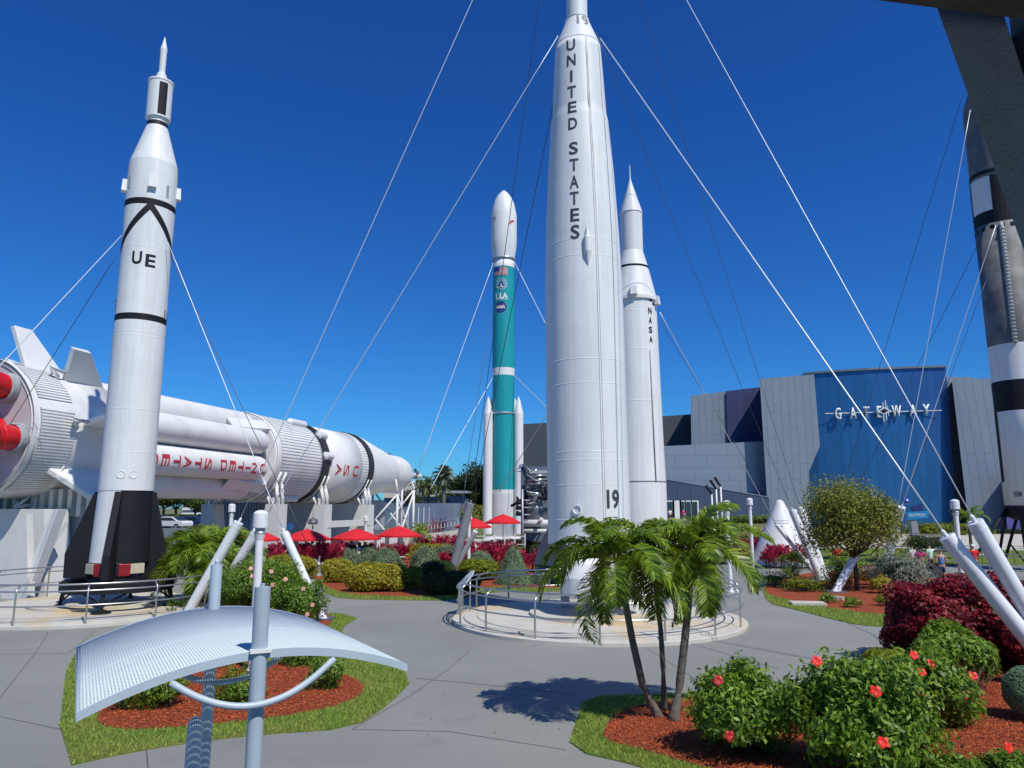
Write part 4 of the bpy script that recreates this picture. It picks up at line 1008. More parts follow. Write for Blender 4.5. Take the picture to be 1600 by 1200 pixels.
blk("dark_wing", [(790, 664, 140), (1010, 652, 140), (1084, 647, 140), (1084, None, 140), (790, None, 140)], CD, back=30)
# entrance doors
ent = at(1066, 797, 118.85)
for k, (xa, xb, mm) in enumerate(((1032, 1052, GLASS), (1053, 1063, None), (1064, 1070, GLASS), (1072, 1080, GLASS), (1082, 1090, GLASS))):
    a = at(xa, 784, 118.8); c_ = at(xb, 811, 118.8); m = MB()
    m.box(((a.x + c_.x) / 2, 118.85 - YB, (a.z + c_.z) / 2), (c_.x - a.x + .5, .2, a.z - c_.z + .4)); fr = m.build("door_frame", WCONC, root)
    if mm:
        m = MB(); m.box(((a.x + c_.x) / 2, 118.72 - YB, (a.z + c_.z) / 2), (c_.x - a.x, .1, a.z - c_.z)); m.build("door", GLASS, fr)
# GATEWAY sign: raised letters on stand-offs with a thin bar and a star-shaped emblem
YS = 121.6
SIGN = mat("sign_white_metal", (.72, .72, .72), .35, var=.03)
z0 = zof(645, YS)
def sgn(px, py): yw = interp([(c_[0], c_[2]) for c_ in cur], px) - .45; p_ = at(px, py, yw); return Vector((p_.x, p_.y - YB, p_.z))
for ch, px, py, w in (("G", 1309, 646.5, 1.0), ("A", 1332.5, 645.5, 1.1), ("T", 1353, 644.5, 1.05), ("E", 1374, 643.5, 1.0), ("W", 1400, 642.5, 1.55), ("A", 1426, 641.5, 1.15), ("Y", 1446.5, 640.5, 1.15)):
    flat_text(ch, "sign_letter", SIGN, root, sgn(px, py), 2.75, depth=.25, bold=.035, width=w)
m = MB(); m.bar(sgn(1288, 646.5) - Vector((0, .3, 0)), sgn(1470, 641.5) - Vector((0, .3, 0)), .12, .12); m.build("sign_bar", SIGN, root)
m = MB()
for px, y0_, y1_ in ((1378, 629, 660), (1382, 626, 657), (1385.5, 634, 650)): m.bar(sgn(px - .5, y0_) - Vector((0, .35, 0)), sgn(px + 1.5, y1_) - Vector((0, .35, 0)), .12)
for q_ in ((1370, 643.5, 1380, 637.5), (1370, 643.5, 1380, 647), (1390, 643, 1380, 637.5), (1390, 643, 1380, 647)): m.bar(sgn(q_[0], q_[1]) - Vector((0, .4, 0)), sgn(q_[2], q_[3]) - Vector((0, .4, 0)), .16)
m.build("sign_emblem", SIGN, root)
m = MB(); c_ = sgn(1379.5, 642.8) - Vector((0, .42, 0)); m.lathe([(.35, 0), (.35, .1)], c_, axis=(0, -1, 0), n=20); m.build("sign_emblem_centre", BLACK, root)
# entrance terrace with grass bank
t0, t1 = at(985, 820, 102).x, at(1205, 820, 102).x
m = MB(); vs = [(t0, 86, .01), (t1 + 3, 86, .01), (t1 + 3, 104, 1.9), (t0, 104, 1.9), (t1 + 3, 119, 1.9), (t0, 119, 1.9), (t1 + 8, 119, .01), (t1 + 8, 100, .01)]
m.add(vs, [(0, 1, 2, 3)], 0); m.add(vs, [(3, 2, 4, 5)], 1); m.add(vs, [(1, 7, 6, 4, 2)], 0)
tag(m.build("terrace", [mat("bank_grass", (.10, .115, .04), .95, var=.3, vscale=1.5, c2=(.2, .17, .08), c2scale=.5), PLAZA]), kind="structure")
m = MB(); m.slab([(t0, 103.6, 1.6), (t1 + 2, 103.6, 1.6), (t1 + 2, 103.6, 2.35), (t0, 103.6, 2.35)], (0, .3, 0)); tag(m.build("kerb_wall", CONC), "low pale wall along the top of the grassy bank below the entrance doors", "wall")
# far lawn band seen between teal rocket and white wall
m = MB(); a, c_ = at(640, 800, 120), at(1000, 800, 120); m.add([(a.x, 95, .02), (c_.x, 95, .02), (c_.x * 1.6, 190, 1.2), (a.x * 1.6, 190, 1.2)], [(0, 1, 2, 3)])
tag(m.build("far_lawn", mat("far_lawn_grass", (.12, .14, .035), .95, var=.2, vscale=.2)), kind="structure")

# blue totem sign
p_ = G(1437, 846); p_ = Vector((at(1432, 800, 75).x, 75, 0))
t = thing("blue_totem_sign", "blue winged sign board on a grey pillar in front of the GATEWAY building", "sign", p_)
SB = mat("totem_blue", (.01, .19, .42), .35); SB2 = mat("totem_navy", (.02, .03, .13), .35)
k = cd(75, 5) / F
def tp(px, py): return ((px - 1432) * k, -(py - 846) * k)
def tslab(pts, y, th, m_, name): 
    b = MB(); b.slab([(tp(*q)[0], y, tp(*q)[1]) for q in pts], (0, th, 0)); return b.build(name, m_, t)
tslab([(1422, 803), (1431, 803), (1437, 848), (1424, 848)], 0, .5, mat("totem_pillar", (.22, .22, .26), .6), "pillar")
bd = tslab([(1414, 792), (1452, 790), (1448, 801), (1417, 804)], -.1, .4, SB, "sign_board")
tslab([(1425, 784), (1443, 779), (1441, 791), (1427, 792)], -.05, .3, SB2, "winged_top")
m = MB(); c_ = tp(1417, 775); m.lathe([(.0, -.35), (.3, -.2), (.42, 0), (.3, .2), (0, .35)], (c_[0], 0, c_[1]), n=20); m.build("globe", mat("globe_blue", (.02, .08, .38), .3), t)
flat_text("OUTPOST", "lettering", SIGN, bd, (tp(1432, 796)[0], -.13, tp(1432, 796.5)[1]), .42, width=1.7)

# ================================================================== CABLES, ANCHOR POSTS, LAMPS
def tubepost(name_px, rad, label, Yt=None, base=None, grp="slanted anchor posts of the guy cables", m_=POSTW, plate=True, z0=0.0):
    (tx, ty, Yt), (bx, by) = name_px
    B = G(bx, by) if not isinstance(base, Vector) else base; T = at(tx, ty, Yt)
    t = thing("anchor_post", label, "anchor post", B, group=grp)
    d = (T - B).normalized(); m = MB(); m.lathe([(rad, -.15), (rad, (T - B).length - .02), (rad * .96, (T - B).length)], (0, 0, 0), axis=d, n=28); m.build("tube", m_, t)
    m = MB(); m.box((0, 0, .04), (rad * 4.5, rad * 4.5, .08)); m.bar(d * .05, d * .35 , rad * 2.6, .03); m.build("base_plate", DSTEEL, t)
    m = MB(); L = (T - B).length; m.lathe([(rad * 1.04, L - .22), (rad * 1.04, L - .16)], axis=d, n=20); m.lathe([(.05, L), (.05, L + .14), (.02, L + .18)], axis=d, n=8); m.build("cable_lug", m_, t)
    return T
TA = tubepost(((373, 816, 27.6), (288, 968)), .185, "white slanted post leftmost of the pair crossing the palm at left")
TB = tubepost(((402, 829, 28.5), (322, 960)), .175, "white slanted post right of its twin, rising behind the small grey stub post")
TC = tubepost(((444, 832, 27.5), (506, 969)), .15, "white slanted post leaning left beside the red leaved hedge")
TD = tubepost(((1479, 838, 17.6), (1668, 1078)), .185, "thick white post in front of the lamp, lower of two leaning at right edge")
TE = tubepost(((1523, 815, 17.2), (1676, 1074)), .18, "thick white post leaning at the right edge, higher of the two")
TF = tubepost(((1352, 840, 37.0), (1305, 926)), .19, "grey white post leaning right just left of the small tree trunk")
TG1 = tubepost(((1238, 797, 42.0), (1284, 908)), .22, "outer of two thick white posts leaning left beside the white cone")
TG2 = tubepost(((1250, 793, 42.4), (1290, 907)), .24, "inner taller thick white post leaning left beside the white cone")
TG3 = tubepost(((1213, 820, 43.0), (1279, 903)), .12, "thin low white post leaning left over the red plants by the cone")
TH_ = tubepost(((1409, 792, 50.0), (1386, 884)), .24, "white post leaning right seen through the small tree's crown", m_=POSTW)
TH2 = tubepost(((1400, 808, 49.5), (1380, 885)), .18, "thinner white post beside the one seen through the small tree's crown", m_=POSTW)
TJ = tubepost(((735, 786, 42.2), (703, 905)), .25, "thick shadowed grey post rising from the clipped hedges left of the ring", m_=mat("shadowed_post_grey", (.24, .26, .28), .6, var=.1))  # grey base colour stands for the shadow on this post
TK = tubepost(((743, 830, 43.4), (706, 900)), .15, "short bright white post leaning right from the clipped hedges")
TL = tubepost(((846, 812, 52), (826, 838)), .16, "small grey post leaning right before the display engine")
def cable(a, b, r, m_, label, grp, sag=0.0):
    n = 13; pts = [Vector(a).lerp(Vector(b), k / (n - 1)) - Vector((0, 0, sag * 4 * (k / (n - 1)) * (1 - k / (n - 1)))) for k in range(n)]
    m = MB(); m.tube(pts, r, n=6); o = m.build("guy_cable", m_); tag(o, label, "cable", grp); return o
GRP = "guy cables bracing the rockets"
cw = .017
cable(at(872, 56, 27.0), TB, cw, WIREL, "bright cable from the UNITED STATES rocket's left shoulder to the left posts", GRP)
cable(at(866, -285, 27.6), TA, cw, WIREL, "bright cable crossing the sky left of centre from beyond the top edge", GRP)
cable(at(938, 60, 27.0), TD, cw + .004, WIREL, "bright cable from the UNITED STATES rocket's right shoulder down to the right posts", GRP)
cable(at(940, -240, 27.6), TE, cw - .002, WIREL, "faint cable entering at the top edge and ending at the right post", GRP)
cable(at(931, 50, 28.5), TG1, .012, WIRED, "thin dark cable from the central rocket, left one of two in the right sky", GRP)
cable(at(930, -220, 28.5), TG2, .012, WIRED, "thin dark cable from the central rocket, right one of two in the right sky", GRP)
cable(at(880, -270, 28.5), TJ, .018, WIRED, "dark cable passing down in front of the teal rocket's rounded nose", GRP)
cable(at(883, 70, 28.5), TJ + Vector((.1, 0, -.1)), .018, WIRED, "dark cable from the UNITED STATES rocket down across the teal rocket", GRP)
cable(at(1031, 488, 35.0), TG3, .022, WIREL, "bright cable from the NASA rocket down to the white cone", GRP)
cable(at(1030, 500, 36.2), at(1205, 786, 42), .012, WIRED, "thin dark cable close beside the bright one from the NASA rocket", GRP)
cable(at(1516, 172, 46.8), TH2, .028, WIREL, "bright cable from the right rocket's nose to the post behind the tree", GRP)
cable(at(1556, 352, 46.6), TH_, .03, WIREL, "bright cable from the middle of the right edge rocket to the post behind the tree", GRP)
cable(at(1502, 155, 49), at(1352, 600, 78), .022, WIRED, "dark cable running down left behind the GATEWAY roof edge", GRP) if False else cable(at(1502, 155, 49), at(1305, 800, 62), .018, WIRED, "thin dark cable from the right rocket's nose down across the GATEWAY sign's left", GRP)
cable(at(1529, 380, 48), at(1318, 805, 60), .018, WIRED, "thin dark cable from the right rocket's vent ring down to the building", GRP)
cable(at(1540, 440, 47.5), TH_ + Vector((.2, .3, .1)), .018, WIRED, "dark cable crossing close to the bright ones at the right edge rocket", GRP)
cable(at(190, 368, 28.6), at(-90, 668, 21), cw, WIREL, "bright cable from the UE rocket's left side out of the left edge", GRP)
cable(at(183, 398, 29.6), at(10, 672, 33), .016, WIRED, "dark cable from the UE rocket down across the lying rocket's engines", GRP)
cable(at(262, 378, 29.0), TC, cw, WIREL, "bright cable from the UE rocket's right side to the leaning white post", GRP)
cable(at(264, 395, 29.8), TC + Vector((.5, 1.2, -.4)), .015, WIRED, "dark cable just under the bright one on the UE rocket's right", GRP)
cable(at(771, 410, 78), at(655, 730, 72), .04, WIREL, "pale cable down left from under the teal rocket's nose fairing", GRP)
cable(at(803, 408, 78), at(905, 610, 76), .04, WIREL, "pale cable down right from under the teal rocket's nose fairing", GRP)
cable(at(770, 590, 78), at(672, 765, 72), .035, WIREL, "pale cable down left from the teal rocket's white waist band", GRP)
cable(at(805, 588, 78), at(880, 662, 70), .035, WIREL, "pale cable down right from the teal rocket's white waist band", GRP)
cable(at(856, 645, 52), at(780, 768, 56), .03, WIREL, "pale cable crossing in front of the teal rocket's right booster", GRP)
cable(at(768, 480, 77), at(722, 790, 70), .03, WIRED, "dark cable down left from the teal rocket's round logo", GRP)
# bird-like speck is left out; lamps
def lamp(px, ptop, Y, label, sc=1.0):
    x = at(px, 800, Y).x; t = thing("path_lamp", label, "lamp", (x, Y, 0), group="white cylinder lamps along the paths")
    zt = zof(ptop, Y)
    m = MB(); m.lathe([(.16, 0), (.16, .06), (.105, .1), (.10, zt - .75), (.14, zt - .6)], n=20); m.build("pole", POSTW, t)
    m = MB(); m.lathe([(.135, zt - .60), (.145, zt - .57), (.12, zt - .52), (.12, zt - .44)], n=20); m.build("collar", GALV, t)
    m = MB(); m.lathe([(.19, zt - .44), (.195, zt - .40), (.185, zt - .08), (.12, zt - .02), (.04, zt)], n=24); m.build("lamp_head", POSTW, t)
lamp(408, 797, 19.0, "nearest white path lamp rising above the curved blue grey canopy")
lamp(362, 787, 40.0, "white path lamp behind the left pair of slanted posts")
lamp(1136, 782, 36.0, "white path lamp left of the cone, nearer and larger of the two there")
lamp(1172, 778, 46.0, "slimmer white path lamp just left of the white cone")
lamp(1493, 780, 33.5, "white path lamp among the people near the right edge")
lamp(572, 806, 62.0, "small white path lamp between the red umbrellas and the lying rocket")
lamp(733, 800, 46.0, "white path lamp standing right of the thick grey post")
def street(px, py, Y, label):
    P = at(px, py, Y); t = thing("street_lamp", label, "street lamp", (P.x, Y, 0), group="street lamps before the blue wall")
    m = MB(); m.tube([(0, 0, 0), (0, 0, P.z)], .14, r2=.1); m.build("pole", WHITE, t)
    m = MB(); m.tube([(0, 0, P.z), (-.35, -.1, P.z + .5), (-.75, -.2, P.z + 1.1)], .12, r2=.2); m.build("lamp_head", BLACK, t)
street(1112, 772, 98, "white pole with a black angled lamp head, leftmost before the navy wall"); street(1119, 764, 96, "white pole with a black angled lamp head, middle one before the navy wall"); street(1126, 760, 94, "white pole with a black angled lamp head, tallest before the navy wall")

# ================================================================== WHITE CONE (capsule)
p_ = Vector((at(1219, 800, 52).x, 52, 0))
t = thing("white_capsule", "white conical space capsule display behind the red leaved plants", "capsule", p_)
zt = zof(781, 52); m = MB(); hb = 2.25
m.lathe([(2.02, 0), (2.25, .1), (2.24, .25), (.36, zt - .35), (.26, zt - .12), (.1, zt)], n=56); bdy = m.build("shell", WHITE, t)
cf = lambda tt: interp([(.25, 2.24), (zt - .35, .36)], tt)
zc_ = zof(818, 50.5)
for i, (tx, dz, w) in enumerate((("UNITED STATES", .22, 1.3), ("SPACECRAFT", -.02, 1.0), ("USA", -.24, .45))):
    pass
wrap(poly_bm([rect(-.5, .15, .5, .19), rect(-.55, -.02, .5, .02), rect(-.3, -.25, .05, -.16)]), "faded_marking", GREYP, bdy, (0, 0, zc_), (0, 0, 1), ang_dir(p_, R(4)), lambda q_: cf(zc_ + q_), .01)
m = MB(); m.lathe([(.06, 0), (.06, 1.9)], (-.9, -1.9, 1.0), axis=(-.45, -.1, .85), n=8); m.build("strut", GREYP, t)

# ================================================================== ENGINE ON STAND
Ye = 62.0; p_ = Vector((at(838, 800, Ye).x, Ye, 0)); k = cd(Ye, 5) / F
t = thing("rocket_engine", "grey rocket engine with exposed pipes on a white stand beside the teal rocket", "engine", p_)
zz = lambda y: zof(y, Ye)
X = lambda px: (px - 838) * k
m = MB(); m.lathe([(.72, zz(815)), (.68, zz(800)), (.62, zz(785)), (.66, zz(783)), (.52, zz(770)), (.50, zz(768)), (.54, zz(766)), (.42, zz(757))], c=(X(836), 0, 0), n=36); m.build("bell", mat("dull_engine_metal", (.16, .16, .17), .4, .6, var=.2), t)
m = MB(); m.lathe([(.60, zz(775)), (.63, zz(774)), (.63, zz(771)), (.60, zz(770))], c=(X(836), 0, 0), n=36); m.lathe([(.66, zz(795)), (.70, zz(794)), (.70, zz(792)), (.66, zz(791))], c=(X(836), 0, 0), n=36); m.build("bell_band", STEEL, t)
r_ = random.Random(5)
for i, (y0_, y1_, mt_) in enumerate(((740, 760, STEEL), (742, 765, DSTEEL), (752, 795, DSTEEL), (742, 758, STEEL), (748, 790, BLACK))):
    m = MB()
    for j in range(7):
        a = Vector((X(r_.uniform(824, 858)), r_.uniform(-.9, .9), zz(r_.uniform(y0_, y1_)))); pts = [a]
        for q_ in range(3): pts.append(pts[-1] + Vector((r_.uniform(-.8, .8), r_.uniform(-.5, .5), r_.uniform(-.6, .6))))
        m.tube(pts, r_.uniform(.05, .13), n=8)
    m.build("pipework", mt_, t)
for i in range(3):
    m = MB(); m.tube([(X(824), -.6, zz(745 + i * 6)), (X(840), -1.0, zz(744 + i * 6)), (X(856), -.6, zz(743 + i * 6))], .09, n=8); m.build("turbine_pipe", STEEL, t)
m = MB(); m.box((X(845), 0, zz(738)), (1.9, 1.4, .25)); m.build("thrust_frame", GREYP, t)
m = MB(); m.box((X(842), .6, zz(785) - .5), (3.0, .3, 7.0)); 
m.build("backing_wall", mat("slate_display_wall", (.10, .13, .17), .7, var=.05), t)
m = MB(); m.tube([(X(815), -1, zz(817)), (X(872), -1, zz(817))], .28, n=14); m.tube([(X(815), -1, zz(829)), (X(872), -1, zz(829))], .16, n=14); m.build("white_beam", WCONC, t)
m = MB(); m.tube([(X(816), -1.6, 0), (X(816), -1.6, zz(765))], .09)
for y_ in (782, 793, 804): m.tube([(X(816), -1.6, zz(y_)), (X(828), -1.4, zz(y_))], .05)
m.build("lamp_mast", GALV, t)
for y_ in (786, 794, 803): 
    m = MB(); m.lathe([(.15, 0), (.22, .4)], (X(814), -1.6, zz(y_)), axis=(-1, -.3, .2), n=12); m.build("floodlight", BLACK, t)

# ================================================================== CURVED CANOPY IN THE FOREGROUND
YA, YR = 8.3 * .82, 11.6 * .82
PA = Vector((at(406, 1000, YA).x, YA, 0)); PB = Vector((at(335, 940, YR).x, YR, 0))
e = Vector((.9, .436, 0)).normalized(); dd = Vector((-.503, .864, 0)).normalized()
t = thing("curved_canopy", "arched perforated blue grey metal canopy on two round posts in the foreground", "canopy", PA)
zpk = 4 - 1.54 * .82; s0_ = .17; L = 3.95 * .82
def zc(s): return zpk - (.155 if s < s0_ else .165) * (s - s0_) ** 2
PERF = bpy.data.materials.new("perforated_sheet"); PERF.use_nodes = True
n_ = PERF.node_tree.nodes; l_ = PERF.node_tree.links; pb = n_["Principled BSDF"]
pb.inputs['Base Color'].default_value = (.57, .67, .70, 1); pb.inputs['Roughness'].default_value = .45
uv = n_.new("ShaderNodeUVMap"); sx = n_.new("ShaderNodeSeparateXYZ"); l_.new(uv.outputs[0], sx.inputs[0])
def mth(op, a, b=None, c=None):
    q = n_.new("ShaderNodeMath"); q.operation = op
    for i, v in enumerate((a, b, c)):
        if v is None: continue
        if isinstance(v, (int, float)): q.inputs[i].default_value = v
        else: l_.new(v, q.inputs[i])
    return q.outputs[0]
su = mth('SINE', mth('MULTIPLY', sx.outputs[0], 2 * math.pi / .025)); sv = mth('SINE', mth('MULTIPLY', sx.outputs[1], 2 * math.pi / .060))
hole = mth('GREATER_THAN', mth('MULTIPLY', mth('ADD', su, 1.0), mth('ADD', sv, 1.0)), 2.3)
fr = mth('FRACT', mth('DIVIDE', sx.outputs[1], .64)); seam = mth('GREATER_THAN', mth('ABSOLUTE', mth('SUBTRACT', fr, .5)), .475)
hole = mth('MULTIPLY', hole, mth('SUBTRACT', 1.0, seam))
tr = n_.new("ShaderNodeBsdfTransparent"); mx = n_.new("ShaderNodeMixShader"); l_.new(hole, mx.inputs[0]); l_.new(pb.outputs[0], mx.inputs[1]); l_.new(tr.outputs[0], mx.inputs[2]); l_.new(mx.outputs[0], n_["Material Output"].inputs[0])
sa, sbb = -1.53 * .82 - .115, 1.86 * .82 - .17
NS = 48; vs = []; uvs = []
for i in range(NS + 1):
    s = sa + (sbb - sa) * i / NS
    for tt in (0, L):
        q = e * s + dd * tt; vs.append((q.x, q.y, zc(s) )); uvs.append((s, tt))
me = bpy.data.meshes.new("perforated_panel"); me.from_pydata(vs, [], [(2 * i, 2 * i + 2, 2 * i + 3, 2 * i + 1) for i in range(NS)])
ul = me.uv_layers.new(name="UVMap")
for pl in me.polygons:
    pl.use_smooth = True
    for li in pl.loop_indices: ul.data[li].uv = uvs[me.loops[li].vertex_index]
me.materials.append(PERF); o = link(bpy.data.objects.new("perforated_panel", me), t)
sm = o.modifiers.new("solid", 'SOLIDIFY'); sm.thickness = .012; sm.offset = 1
BG = BLUEGREY
def arcrim(tt, name, w=.016, hgt=.052):
    m = MB(); N = 40; vs = []
    for i in range(N + 1):
        s = sa + (sbb - sa) * i / N; q = e * s + dd * tt
        for dy, dz in ((-w, .016), (w, .016), (w, -hgt), (-w, -hgt)): vs.append((q.x + dd.x * dy, q.y + dd.y * dy, zc(s) + dz))
    fs = []
    for i in range(N):
        for j in range(4): fs.append((4 * i + j, 4 * i + (j + 1) % 4, 4 * i + 4 + (j + 1) % 4, 4 * i + 4 + j))
    fs += [(3, 2, 1, 0), (4 * N, 4 * N + 1, 4 * N + 2, 4 * N + 3)]
    m.add(vs, fs, 0, False); return m.build(name, BG, t)
arcrim(-.02, "front_rim"); arcrim(L + .02, "back_rim", .016, .05)
for tt in (L * .33, L * .66):
    m = MB(); m.tube([tuple(e * (sa + (sbb - sa) * i / 24) + dd * tt + Vector((0, 0, zc(sa + (sbb - sa) * i / 24) - .035))) for i in range(25)], .022, n=6); m.build("purlin", BG, t)
for s in (sa, sbb):
    q0 = e * s - dd * .0; q1 = e * s + dd * L; m = MB(); m.bar(q0 + Vector((0, 0, zc(s) - .022)), q1 + Vector((0, 0, zc(s) - .022)), .045, .014); m.build("end_rim", BG, t)
def bow(off, s1, s2, sagz, rr=.034, dfront=0.0):
    m = MB(); pts = []
    for i in range(25):
        f = i / 24; s = s1 + (s2 - s1) * f; zl = (zc(s1) - .07) * (1 - f) + (zc(s2) - .07) * f
        q = e * s + off - dd * (dfront * math.sin(math.pi * f)); pts.append((q.x, q.y, zl - sagz * 4 * f * (1 - f)))
    m.tube(pts, rr, n=12); m.build("bow_brace", BG, t)
bow(-dd * .015, -.70, .66, .27, .03, .10); bow(dd * (L * .5), -.74, .80, .40, .03); bow(dd * (L - .1), -.74, .80, .46, .03)
m = MB(); m.lathe([(.12, 0), (.12, .02), (.069, .04), (.069, zof(919, YA)), (.071, zof(917, YA))], n=36)
m.lathe([(.016, zof(917, YA)), (.024, zof(917, YA) + .03), (.0, zof(911, YA))], n=12); m.build("post", BG, t)
m = MB(); q = PB - PA; zt_ = zof(882, YR); m.lathe([(.12, 0), (.12, .02), (.069, .04), (.069, zt_)], (q.x, q.y, 0), n=36); m.lathe([(.02, zt_), (.03, zt_ + .04), (.0, zt_ + .1)], (q.x, q.y, 0), n=12); m.build("post", BG, t)
m = MB(); m.box(tuple(Vector((0, 0, zc(0) + .02)) - dd * .05), (.18, .07, .03), rz=math.atan2(e.y, e.x)); m.build("clamp_plate", WHITE2, t)
# short extra post beside the rear post
q = at(303, 1160, 9.0); zt_ = zof(1128, 9.0)
t2 = thing("stub_post", "short grey blue post beside the canopy's rear post, near the bottom left", "post", (q.x, 9.0, 0))
m = MB(); m.lathe([(.085, 0), (.085, zt_ - .03), (.06, zt_ + .03), (.02, zt_ + .06)], n=28); m.build("post_shaft", BG, t2); m = MB(); m.lathe([(.14, 0), (.14, .03)], n=20); m.build("base_plate", BG, t2)

# ================================================================== PORCH ROOF AND RAKING CONCRETE BEAM (near, top right)
t = thing("porch", "dark concrete raking beam and porch roof edge at the top right corner", "porch", (3, 0, 0))
def pl(pts): return [Vector(p_) - Vector((3, 0, 0)) for p_ in pts]
Yb = 3.2
def down(p0, p1, z): p0, p1 = Vector(p0), Vector(p1); return p0 + (p1 - p0) * ((z - p0.z) / (p1.z - p0.z))
a0_, a1_ = at(1463, 10, Yb), at(1600, 392, Yb); b0_, b1_ = at(1548, -40, Yb), at(1602, 126, Yb)
m = MB(); m.slab(pl([down(a0_, a1_, 6.6), down(a0_, a1_, 5.0), down(a0_, a1_, 0), down(a0_, a1_, 0) + Vector((.62, 0, 0)), down(b0_, b1_, 5.2), down(b0_, b1_, 6.6)]), (.6, .7, .0)); m.build("raking_beam", BEAMC, t, bevel=.006)
m = MB(); m.box((5.95 - 3, 3.6, 6.56), (6.3, .3, .72)); m.build("fascia", ROOFC, t)
m = MB(); m.box((8.5 - 3, 3.75, 2.9), (.5, .5, 5.8)); m.build("column", BEAMC, t)
m = MB(); zr = 6.25
def onz(px, py): d_ = ray(px, py); return Vector((0, 0, H)) + d_ * ((zr - H) / d_.z)
a, b = onz(1345, -3), onz(1500, 17)
dirr = (b - a).normalized()
poly = [a - dirr * 7, b + dirr * 8, Vector((10, -9, zr)), Vector((-6, -9, zr))]
m.slab(pl([a - dirr * 3.0, b + dirr * 6, Vector((9, -9, zr)), Vector((-4, -9, zr))]), (0, 0, .35)); m.build("roof_slab", ROOFC, t)
# ================================================================== PLANTS
HIB = leafmat("hibiscus_leaves", (.035, .10, .008), (.25, .38, .035), rough=.45, trans=.33, spec=.35)
HIB2 = leafmat("hibiscus_young_leaves", (.05, .12, .012), (.22, .33, .04), rough=.45, trans=.3)
COPP = leafmat("copper_red_leaves", (.045, .005, .008), (.34, .022, .032), rough=.5, trans=.22)
COPP2 = leafmat("pink_tipped_leaves", (.16, .014, .025), (.40, .09, .10), rough=.4, trans=.25)
CORD = leafmat("crimson_blade_leaves", (.16, .010, .028), (.62, .045, .10), rough=.4, trans=.3)
TOPI = leafmat("blue_green_sprigs", (.11, .20, .10), (.27, .39, .23), rough=.6, trans=.2)
GOLD = leafmat("golden_leaves", (.15, .17, .015), (.55, .46, .04), rough=.45, trans=.3)
GOLDG = leafmat("yellow_green_leaves", (.09, .15, .01), (.30, .34, .02), rough=.45, trans=.3)
DARKG = leafmat("dark_and_shaded_leaves", (.014, .032, .008), (.05, .09, .018), rough=.5, trans=.15)  # dark hedge green; on two hedges it paints the tall rocket's shadow
PURP = leafmat("purple_leaves", (.025, .008, .016), (.12, .028, .045), rough=.5, trans=.15)
LIME = leafmat("lime_leaves", (.08, .16, .012), (.20, .30, .03), rough=.5, trans=.3)
OLIVE = leafmat("olive_tree_leaves", (.07, .10, .014), (.32, .33, .06), rough=.5, trans=.25)
FAR = leafmat("far_tree_leaves", (.012, .026, .008), (.055, .085, .022), rough=.6, trans=.15)
SILV = leafmat("silvery_leaves", (.10, .15, .10), (.30, .34, .27), rough=.5, trans=.25)
PALM = leafmat("palm_leaflets", (.035, .10, .008), (.30, .40, .03), rough=.38, trans=.35, spec=.4)
PALMF = leafmat("far_palm_leaflets", (.03, .06, .015), (.16, .20, .08), rough=.5, trans=.2)
CROT = leafmat("orange_croton_leaves", (.20, .06, .01), (.50, .30, .03), rough=.4, trans=.25)
PETR = mat("red_petals", (.80, .02, .012), .5, var=.12, vscale=30); PETP = mat("pink_petals", (.70, .32, .30), .5, var=.1); PETD = mat("dark_red_petals", (.45, .01, .02), .5, var=.1); YEL = mat("yellow_stamen", (.7, .45, .05), .6)

def flower(par, p, r, m_, nrm=(0, -.6, .5)):
    nrm = Vector(nrm).normalized(); X = nrm.cross(UPZ).normalized(); Yv = nrm.cross(X); b = MB()
    for k in range(5):
        a = 2 * math.pi * k / 5 + random.random() * .3; d = X * math.cos(a) + Yv * math.sin(a); s_ = X * -math.sin(a) + Yv * math.cos(a)
        o = Vector(p); b.add([o, o + d * r * .55 + s_ * r * .42 + nrm * r * .15, o + d * r * 1.0 + s_ * r * .28 + nrm * r * .05, o + d * r * 1.05 - s_ * r * .2 + nrm * r * .02, o + d * r * .6 - s_ * r * .42 + nrm * r * .2], [(0, 1, 2, 3, 4)])
    f = b.build("flower", m_, par); b = MB(); b.tube([Vector(p), Vector(p) + nrm * r * .8 + Vector((0, 0, -r * .1))], r * .06, n=5); b.build("stamen", YEL, f)

def bush(name, label, cat, px, py, Y, w, h, d, n, ln, wd, m_, group=None, flowers=(), fm=None, fr=.06, amp=.22, power=2.0, stems=6, core=.66, z0=.05, base=None, coremat=None, **kw):
    """px,py = ground pixel (or Y given); w,h,d in metres"""
    P = G(px, py) if Y is None else Vector((at(px, 800, Y).x, Y, 0))
    t = thing(name, label, cat, P, group=group)
    foliage("foliage", t, (0, 0, h * .5 + z0), (w / 2, d / 2, h / 2), n, ln, wd, m_, amp=amp, power=power, core=core, coremat=coremat, **kw)
    if stems:
        m = MB(); r_ = random.Random(px)
        for k in range(stems):
            a = r_.uniform(0, 6.28); rr = r_.uniform(.1, .6); m.tube([(r_.uniform(-.05, .05), r_.uniform(-.05, .05), 0), (math.cos(a) * w * .3 * rr, math.sin(a) * d * .3 * rr, h * .35), (math.cos(a) * w * .42 * rr, math.sin(a) * d * .42 * rr, h * .7)], .018, r2=.008, n=5)
        m.build("stem", DBARK, t)
    for fx, fy, k in flowers:
        q = at(fx, fy, P.y - d * .60 * k - .08); flower(t, q - P, fr, fm or PETR, nrm=(random.uniform(-.3, .5), -.8, random.uniform(.2, .6)))
    return t
